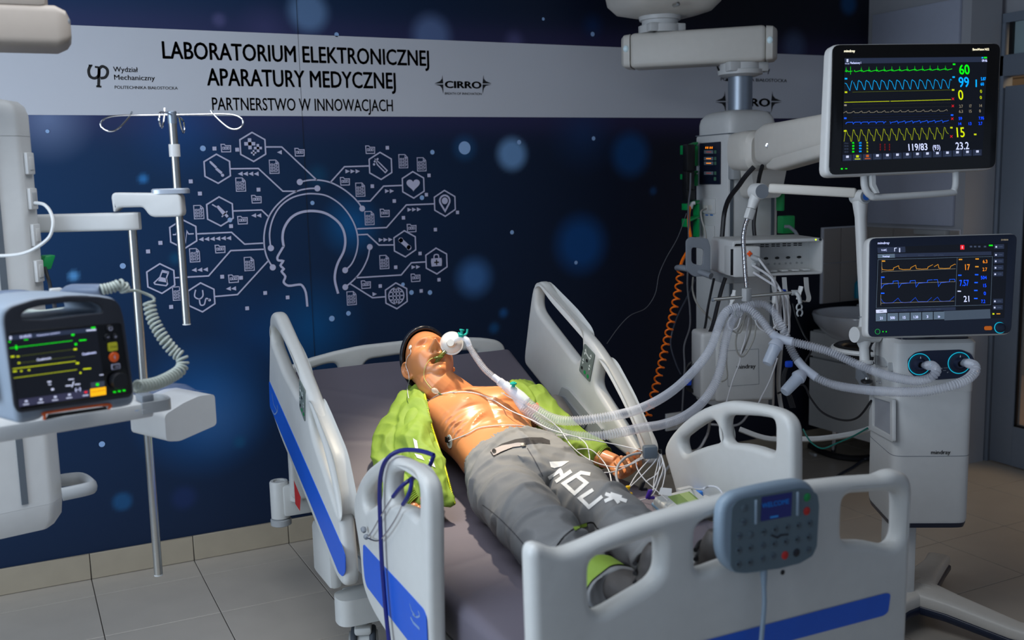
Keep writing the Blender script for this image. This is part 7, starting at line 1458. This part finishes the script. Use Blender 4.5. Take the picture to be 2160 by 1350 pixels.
for L in ([(1392, 955), (1375, 965), (1355, 985), (1340, 1005), (1330, 1022), (1326, 1028)], [(1392, 955), (1380, 975), (1362, 995), (1345, 1012), (1330, 1026)], [(1392, 955), (1370, 962), (1352, 968), (1342, 972), (1345, 990), (1360, 1012), (1385, 1035), (1408, 1056)],
          [(1392, 956), (1397, 975), (1385, 1000), (1368, 1012), (1358, 1020)], [(1393, 956), (1391, 985), (1384, 1015), (1374, 1040)], [(1394, 956), (1399, 985), (1390, 1015), (1382, 1035), (1372, 1048), (1350, 1055), (1328, 1058)],
          [(1392, 956), (1386, 985), (1380, 1010), (1378, 1035)], [(1394, 956), (1403, 990), (1400, 1015), (1396, 1030)], [(1390, 955), (1370, 958), (1350, 966), (1335, 975), (1320, 985)]):
    cable('lead', None, [P(x, y, 3.18 - (y - 955) * .0012 * 1.0) for x, y in L], .0017, WC, parent=bun)
obj('trunk_cable', MB().tube(smooth([P(1352, 955, 3.16), P(1325, 962, 3.15), P(1305, 980, 3.12), P(1300, 1005, 3.08), P(1312, 1032, 3.04), P(1335, 1055, 3.00), P(1358, 1070, 2.97)], 8), .0042, 10), mat('trunk_grey', (150, 150, 150), .4), bun)
obj('splitter_block', MB().box(P(1371, 953, 3.17), (.045, .03, .040), [rx, ry, ZU], bev=.006), mat('splitter_grey', (96, 106, 116), .4), bun)
obj('cable_tie', MB().cyl(P(1392, 948, 3.18), P(1393, 968, 3.18), .006, .005, 10), BLACK, bun); obj('trunk_tip', MB().cyl(P(1338, 1057, 3.0), P(1356, 1069, 2.97), .0045, .0025, 10), CHROME, bun)
for px, py, D_, c_, nm, lb in ((1322, 1034, 3.06, (225, 180, 10), 'yellow_clip', 'yellow lead clip lying beside the mannequin thumb'), (1354, 1024, 3.08, (20, 20, 22), 'black_clip', 'black lead clip in the mannequin palm'), (1369, 1042, 3.06, (70, 40, 150), 'violet_clip', 'violet lead clip under the mannequin fingertips')):
    q = P(px, py, D_); tag(obj(nm, MB().box(q, (.012, .014, .028), [rx, ry, nrm(ZU + rx * .4)], bev=.002).box(q - ZU * .012 + rx * .006, (.022, .012, .008), [rx, ry, ZU], bev=.002), mat(nm, c_, .4)), lb, 'clip')
tg = P(1404, 1038, 3.0); tag(obj('paper_tag', MB().add([tg + rx * a + ZU * b_ + ry * c_ for a, b_, c_ in ((-.022, -.006, 0), (.018, -.012, 0), (.022, .006, .012), (-.012, .012, .010))], [(0, 1, 2, 3)]), WHT), 'small white paper tag tied to the leads', 'tag')
# handheld devices on the mattress
dv = B(1440, 1068, .03); dvx = nrm(B(1490, 1050, .03) - B(1370, 1080, .03)); dvx[2] = 0; dvx = nrm(dvx); dvy = np.cross(ZU, dvx)
dvo = thing('handheld_monitor', dv, 'pale handheld monitor with green display lying by the foot of the bed', 'handheld device')
tz = nrm(ZU * .94 - dvy * .30); ty = np.cross(tz, dvx)
obj('housing', MB().box(dv, (.165, .105, .045), [dvx, ty, tz], bev=.010, seg=3), mat('device_pale', (205, 208, 206), .4), dvo); obj('side_band', MB().box(dv - tz * .006, (.168, .108, .014), [dvx, ty, tz], bev=.006), mat('device_blue', (130, 165, 195), .4), dvo)
obj('display', MB().box(dv + tz * .0225 + dvx * .005 + ty * .006, (.088, .055, .002), [dvx, ty, tz]), glow('lcd_green', (96, 116, 66), .55), dvo); obj('display_patch', MB().box(dv + tz * .0240 + dvx * .024 + ty * .006, (.034, .053, .001), [dvx, ty, tz]), glow('lcd_green_light', (126, 142, 92), .55), dvo)
db = B(1462, 1046, .03); dbo = thing('blue_sensor_box', db, 'bright blue sensor box with white plug behind the handheld monitor', 'sensor box')
obj('case', MB().box(db, (.105, .05, .035), [dvx, dvy, ZU], bev=.004), mat('sensor_blue', (60, 140, 235), .35), dbo); obj('plug', MB().box(db - dvx * .035 + ZU * .027, (.055, .022, .016), [dvx, dvy, ZU], bev=.004), WHITE, dbo); obj('tip', MB().cyl(db + dvx * .052, db + dvx * .068, .007, .005, 12), LGREY, dbo)
obj('sensor_cable', MB().tube(smooth([db - dvx * .01 + ZU * .028, P(1478, 1032, 2.83), P(1495, 1026, 2.80), P(1512, 1028, 2.78), P(1524, 1040, 2.76), P(1530, 1052, 2.76)], 6), .0028, 8), WC, dbo)
dw_ = B(1505, 1048, .03); tag(obj('white_case', MB().box(dw_, (.075, .055, .018), [nrm(dvx + dvy * .5), nrm(dvy - dvx * .5), ZU], bev=.008, seg=3), WHITE), 'small white rounded case lying beside the blue sensor box', 'case')
# nasal/oral thin line with inflation balloon
TUBEY = mat('yellowish_tube', (200, 205, 120), .25, alpha=.75)
pb = thing('pilot_balloon', onb(922, 829, .008), 'clear pilot balloon on a thin yellowish line from mouth to neck', 'pilot balloon')
obj('line', MB().tube(smooth(ob_([(912, 754), (905, 760), (898, 775), (896, 795), (902, 808), (911, 818)], .005), 6), .0013, 7), TUBEY, pb)
c0_, c1_ = onb(912, 819, .009), onb(926, 828, .009); d_ = nrm(c1_ - c0_); obj('balloon', MB().lathe(c0_, d_, [(0, .003), (.006, .009), (.016, .0105), (.024, .007), (.030, .003)], 16), mat('balloon_clear', (220, 225, 215), .15, alpha=.4), pb); obj('valve', MB().cyl(c1_, c1_ + d_ * .014, .004, .003, 10), mat('valve_green', (90, 110, 80), .4), pb)
print('part F ok')
# ================================================================== orange coil, loose cables, wall socket
ORG = mat('orange_hose', (255, 118, 4), .4)
oh = thing('orange_air_hose', P(1440, 560, 4.6), 'orange coiled air hose hanging beside the right column', 'air hose')
obj('straight_run', MB().tube(smooth([P(1456, 436, 4.85), P(1453, 452, 4.83), P(1453, 475, 4.8), P(1457, 503, 4.75), P(1452, 525, 4.7), P(1440, 548, 4.65), P(1435, 562, 4.62)], 6), .0072, 12), ORG, oh)
obj('white_fitting', MB().tube(smooth([P(1466, 428, 4.85), P(1460, 430, 4.85), P(1457, 440, 4.85)], 4), .009, 12), WHITE, oh)
coil([P(1436, 562, 4.62), P(1432, 600, 4.6), P(1420, 660, 4.55), P(1406, 720, 4.48), P(1390, 790, 4.40), P(1374, 850, 4.34), P(1366, 880, 4.3), P(1352, 925, 4.25)], .0150, .0042, 22, ORG, 'coil', oh)
GCAB = mat('grey_cable', (92, 94, 100), .5); PALEC = mat('pale_cable', (150, 148, 142), .5)
cable('cable', 'grey cable hanging from the black adapter past the orange coil', hp([(1457, 365, 4.85), (1456, 400, 4.85), (1452, 440, 4.82), (1453, 520, 4.75), (1450, 600, 4.7), (1455, 650, 4.66), (1455, 690, 4.64), (1443, 730, 4.6), (1444, 775, 4.58), (1441, 830, 4.55), (1438, 880, 4.55)]), .0042, GCAB)
cable('cable', 'thin dark cable arcing left from the column towards the bed rail', hp([(1448, 450, 4.9), (1430, 500, 4.85), (1405, 545, 4.8), (1390, 580, 4.75), (1382, 620, 4.7), (1362, 650, 4.65), (1330, 665, 4.55), (1305, 690, 4.5), (1280, 725, 4.45)]), .0017, GCAB)
cable('cable', 'dark blue-grey cable sweeping down behind the orange coil', hp([(1466, 590, 4.75), (1450, 625, 4.7), (1430, 665, 4.65), (1418, 700, 4.6), (1415, 730, 4.6), (1425, 765, 4.6), (1436, 790, 4.6)]), .0038, mat('slate_cable', (50, 56, 70), .5))
cable('cable', 'beige cable from the data outlet down into the rack', hp([(1490, 440, 4.7), (1479, 446, 4.68), (1481, 465, 4.66), (1488, 490, 4.64), (1491, 525, 4.6)]), .0042, PALEC)
cable('cable', 'beige cable falling from the rack edge behind the hoses', hp([(1462, 585, 4.7), (1461, 612, 4.66), (1470, 640, 4.62), (1488, 662, 4.6), (1505, 680, 4.58), (1514, 698, 4.56)]), .0045, PALEC)
for i, (a_, b_, c_) in enumerate((((1588, 560), (1630, 590), (1640, 680)), ((1600, 545), (1645, 610), (1655, 690)), ((1590, 575), (1655, 620), (1664, 700)))):
    cable('module_lead', ['white module lead drooping nearest the gooseneck', 'white module lead falling in the middle behind the cross bar', 'white module lead falling farthest right behind the cross bar'][i], [rF(a_[0], a_[1], .05), P(b_[0], b_[1], 4.1), P((b_[0] + c_[0]) / 2 + 4, (b_[1] + c_[1]) / 2, 4.15), P(c_[0], c_[1], 4.2), P(c_[0] - 8, c_[1] + 12, 4.22)], .0052, WC, 'lead')
lb = thing('hanging_lead_loops', P(1640, 660, 4.25), 'white cable loops hung on the hooks under the module rack', 'leads')
for i in range(6): cable('lead_loop', None, [P(1640 + i * 3, 622, 4.25), P(1630 + i * 3.4, 650, 4.24 + i * .01), P(1633 + i * 3.4, 682, 4.24), P(1643 + i * 3.2, 696 - i * 2, 4.24), P(1655 + i * 2, 676, 4.24 + i * .01), P(1655 + i * 2.2, 645, 4.24), P(1648 + i, 622, 4.25)], .0032, WC, parent=lb)
obj('blue_connector', MB().box(P(1651, 616, 4.2), (.025, .02, .022), [rx, ry, ZU], bev=.003), mat('connector_blue', (30, 70, 170), .4), lb); obj('white_probe', MB().box(P(1638, 628, 4.18), (.035, .03, .055), [rx, ry, nrm(ZU + rx * .1)], bev=.012, seg=3), WHITE, lb)
pr2 = thing('hanging_probe', P(1548, 628, 4.2), 'white spring probe clip hanging left of the gooseneck clamp', 'probe')
obj('probe_body', MB().tube(smooth([P(1549, 612, 4.2), P(1546, 628, 4.2), P(1540, 646, 4.2)], 4), [.009] * 3 + [.013] * 3 + [.008] * 3, 12, sq=.6), WHITE, pr2)
pr3 = thing('hanging_probe', P(1690, 610, 4.0), 'white paddle-shaped clip hanging right of the cross bar', 'probe')
obj('probe_body', MB().tube(smooth([P(1690, 604, 4.0), P(1687, 616, 4.0), P(1683, 632, 4.0)], 4), [.012] * 4 + [.010] * 5, 12, sq=.5), WHITE, pr3)
l2 = thing('hanging_lead_loops', P(1560, 700, 4.3), 'grey cable loops hanging in front of the low device box', 'leads')
for i, L in enumerate(([(1565, 660), (1556, 690), (1541, 695), (1536, 680), (1545, 665)], [(1572, 660), (1562, 700), (1545, 698), (1538, 685)], [(1590, 665), (1600, 690), (1625, 704), (1640, 700)], [(1575, 665), (1556, 700), (1552, 730), (1560, 750), (1572, 748), (1590, 715), (1595, 680)],
                       [(1580, 670), (1572, 715), (1563, 745), (1560, 765), (1545, 805), (1532, 850)], [(1585, 670), (1582, 700), (1570, 735), (1562, 748)], [(1640, 755), (1625, 800), (1605, 840), (1595, 862)], [(1536, 690), (1532, 760), (1534, 795), (1522, 805)])):
    cable('lead_loop', None, [P(x, y, 4.28 + .01 * i) for x, y in L], .0036, PALEC if i % 2 else WC, parent=l2)
bkc = thing('black_cable_coil', P(1445, 790, 4.62), 'black cable coil with blue strap left of the low device box', 'cable')
for i in range(4): cable('loop', None, [P(1478, 752 + i * 2, 4.62), P(1455 - i, 768, 4.62), P(1442 + i * 2, 792, 4.62), P(1450, 815 + i * 2, 4.62), P(1475, 828, 4.62)], .005, CBK, parent=bkc)
obj('blue_strap', MB().box(P(1451, 806, 4.60), (.03, .02, .03), [rx, ry, ZU], bev=.005), mat('strap_blue', (20, 80, 220), .4), bkc)
bk2 = thing('black_cable_coil', P(1660, 790, 4.5), 'black cable coil with blue strap right of the low device box', 'cable')
for i in range(4): cable('loop', None, [P(1666, 765, 4.5), P(1652 + i * 2, 785, 4.5), P(1650 + i * 2, 812, 4.5), P(1660 + i * 3, 835, 4.5), P(1668 + i * 3, 860, 4.5)], .0045, CBK, parent=bk2)
obj('blue_strap', MB().box(P(1664, 768, 4.48), (.035, .02, .03), [rx, ry, ZU], bev=.008), mat('strap_blue', (20, 80, 220), .4), bk2)
cable('supply_hose', 'white supply hose dropping behind the low device box', hp([(1650, 700, 4.65), (1645, 760, 4.65), (1642, 810, 4.65), (1648, 860, 4.65), (1660, 900, 4.6), (1672, 925, 4.58)]) + [AZ(1685, 950, .02), AZ(1720, 960, .012)], .010, WHITE, 'hose')
cable('cable', 'black cable drooping from the low device box across to the ventilator', hp([(1640, 830, 4.5), (1662, 822, 4.5), (1694, 812, 4.45), (1710, 840, 4.35), (1735, 870, 4.25), (1775, 886, 4.1), (1810, 880, 3.95), (1838, 845, 3.85)]), .0045, CBK)
cable('cable', 'black cable hanging from the rack between the hoses and the wash basin', hp([(1672, 640, 4.4), (1680, 670, 4.4), (1695, 705, 4.4), (1712, 735, 4.35), (1700, 760, 4.35), (1690, 790, 4.4)]), .004, CBK)
cable('cable', 'black cable behind the ventilator unit curving under its screen', hp([(1885, 716, 3.75), (1850, 716, 3.78), (1836, 728, 3.8), (1833, 750, 3.8), (1842, 768, 3.8)]), .006, CBK)
# floor run behind the bed
cable('supply_hose', 'white supply hose crossing low behind the right foot rail to the ventilator', hp([(1560, 905, 4.5), (1620, 925, 4.45), (1700, 926, 4.35), (1740, 924, 4.3), (1800, 915, 4.1), (1840, 903, 3.95)]), .0125, WHITE, 'hose')
cable('cable', 'green and yellow earth cable drooping beside the white hose', hp([(1694, 905, 4.3), (1710, 932, 4.25), (1735, 946, 4.2), (1765, 935, 4.15), (1800, 920, 4.05), (1830, 903, 3.95)]), .0035, mat('earth_green', (10, 110, 100), .4))
def fz(px, py, z): q = AZ(px, py, z); return q
cable('cable', 'thick black cable lying on the floor towards the ventilator', [fz(1640, 895, .02), fz(1700, 935, .02), fz(1740, 955, .02), fz(1790, 966, .02), fz(1840, 964, .02), fz(1900, 950, .02)], .019, CBK)
cable('cable', 'dark blue-grey cable running over the floor under the ventilator', [fz(1700, 1075, .008), fz(1760, 1010, .008), fz(1800, 985, .008), fz(1825, 968, .02), fz(1850, 966, .06)], .008, mat('slate_cable', (50, 56, 70), .5))
cable('cable', 'pair of white cables seen through the far foot rail', [P(1500, 860, 4.6), AY(1495, 905, 4.5), AY(1488, 925, 4.5), AY(1470, 950, 4.5), AY(1430, 962, 4.5), AY(1380, 975, 4.5) * (1, 1, 0) + (0, 0, .01)], .007, WC)
cable('cable', 'white cable curving low behind the far foot rail', [AY(1580, 870, 4.4), AY(1565, 890, 4.4), AY(1545, 898, 4.45), AY(1500, 895, 4.5)], .006, WC)
wsx = AY(1422, 888, WY); wo = thing('wall_socket', wsx, 'white double wall socket low on the blue wall behind the hoses', 'wall socket')
hw_ = AY(1442, 888, WY)[0] - AY(1404, 888, WY)[0]; hz_ = AY(1420, 870, WY)[2] - AY(1420, 906, WY)[2]
obj('frame', MB().box(wsx - (0, .006, 0), (hw_, .012, hz_), bev=.003), WHITE, wo)
for s in (-1, 1): obj('insert', MB().box(wsx + np.array([s * hw_ * .24, -.012, 0]), (hw_ * .38, .006, hz_ * .7), bev=.002), CREAM, wo)
# ================================================================== wash corner
TW = mat('wall_tile_glaze', (150, 144, 140), .25, ns=5)
zt_, zb5 = AY(1731, 480, WY)[2], AY(1735, 640, WY)[2]; xl = AY(1731, 480, WY)[0]
sp_b = tag(obj('trim_1', MB().box(((xl + SX) / 2, WY - .007, (zt_ + zb5) / 2), (SX - xl, .012, zt_ - zb5), bev=.002), mat('tile_edge', (190, 192, 200), .4)), kind='structure')
tw_ = .30; zmid = AY(1770, 553, WY)[2]
for (z0_, z1_) in ((zmid, zt_ - .006), (zb5, zmid)):
    xs_ = [xl + .012, AY(1769, 520, WY)[0], SX - .002]
    for i in range(2): obj('wall_tile', MB().box(((xs_[i] + xs_[i + 1]) / 2, WY - .0165, (z0_ + z1_) / 2), (xs_[i + 1] - xs_[i] - .004, .008, z1_ - z0_ - .004), bev=.0015, seg=1), TW, sp_b)
sp_r = tag(obj('trim_2', MB().box((SX - .007, (WY + 3.96) / 2, (zt_ + zb5) / 2), (.012, WY - 3.96, zt_ - zb5), bev=.002), mat('tile_edge', (190, 192, 200), .4)), kind='structure')
for (z0_, z1_) in ((zmid, zt_ - .006), (zb5, zmid)):
    for i in range(3): y0_ = WY - .02 - i * .235; obj('wall_tile', MB().box((SX - .0165, y0_ - .1175, (z0_ + z1_) / 2), (.008, .231, z1_ - z0_ - .004), bev=.0015, seg=1), TW, sp_r)
# pale board above the basin
bz0, bz1 = AX(1900, 480, SX - .02)[2] + .02, AX(1900, 150, SX - .02)[2] + .35
tag(obj('wall_board', MB().box((SX - .012, (WY - .05 + 4.01) / 2, (bz0 + bz1) / 2), (.022, WY - .05 - 4.01, bz1 - bz0), bev=.003), mat('board_pale', (176, 182, 200), .45)), 'large pale board on the right wall behind the monitors', 'wall board')
CER = mat('white_ceramic', (212, 216, 222), .15, coat=.4)
zs_ = .88; bs = thing('wash_basin', (4.52, 4.42, zs_ - .2), 'white ceramic wash basin in the corner right of the column', 'wash basin')
rr = []
for z, k in ((-.20, .30), (-.17, .52), (-.11, .80), (-.05, .96), (-.01, 1.0), (0, .985), (0, .93), (-.02, .88), (-.07, .74), (-.11, .45), (-.12, .1)):
    rr.append([np.array([SX - .02 - .30 * 1.0, 4.36, zs_ + z]) + np.array([(.29 * math.cos(t)) * k * (1 if math.cos(t) < 0 else 1.0), .29 * math.sin(t) * k, 0]) * (np.sign(1)) for t in np.linspace(0, 2 * math.pi, 44, endpoint=False)])
obj('bowl', MB().ring(rr), CER, bs); obj('tap', MB().tube(smooth([(4.70, 4.36, .88), (4.70, 4.36, 1.0), (4.66, 4.36, 1.03), (4.60, 4.36, 1.01)], 6), .012, 12), CHROME, bs)
obj('back_ledge', MB().box((4.72, 4.36, zs_ - .04), (.09, .56, .10), bev=.02), CER, bs)
cx_ = 4.30; cab = thing('basin_cabinet', (4.55, 4.24, .14), 'white cabinet on legs under the wash basin', 'cabinet')
obj('body', MB().box(((cx_ + SX) / 2, 4.24, (.17 + .76) / 2), (SX - cx_ - .02, .74, .59), bev=.004), WHITE, cab)
for z0_, z1_ in ((.175, .595), (.605, .755)): obj('door_front', MB().box((cx_ - .008, 4.24, (z0_ + z1_) / 2), (.016, .735, z1_ - z0_), bev=.003), WHITE, cab)
for x, y in ((cx_ + .05, 4.46), (cx_ + .05, 3.92), (SX - .08, 4.46), (SX - .08, 3.92)): obj('leg', MB().cyl((x, y, 0), (x, y, .17), .016, .016, 14), CHROME, cab)
tealc = AX(1812, 605, SX - .06); tag(obj('soap_bottle', MB().lathe(tealc - ZU * .07, ZU, [(0, .03), (.09, .03), (.11, .012), (.14, .01), (.142, 0)], 18), mat('soap_teal', (0, 130, 160), .3)), 'teal soap bottle at the wash basin edge', 'bottle')
pd = thing('paper_dispenser', AX(1965, 487, SX - .05), 'small chrome-edged paper holder under the pale board', 'dispenser')
c_ = AX(1965, 490, SX - .04); obj('holder', MB().box(c_, (.05, .22, .03), bev=.006), LGREY, pd)
hc = P(1836, 738, 3.98)
obj('rear_hoop', MB().tube([hc + np.array([.125 * math.cos(t), .125 * math.sin(t), .0]) for t in np.linspace(0, 2 * math.pi, 44)], .022, 10, sq=1.0, caps=False), BLACK, ven)
obj('hoop_edge', MB().tube([hc + np.array([.140 * math.cos(t), .140 * math.sin(t), .006]) for t in np.linspace(0, 2 * math.pi, 44)], .010, 8, caps=False), WHITE, ven)
print('part G ok')
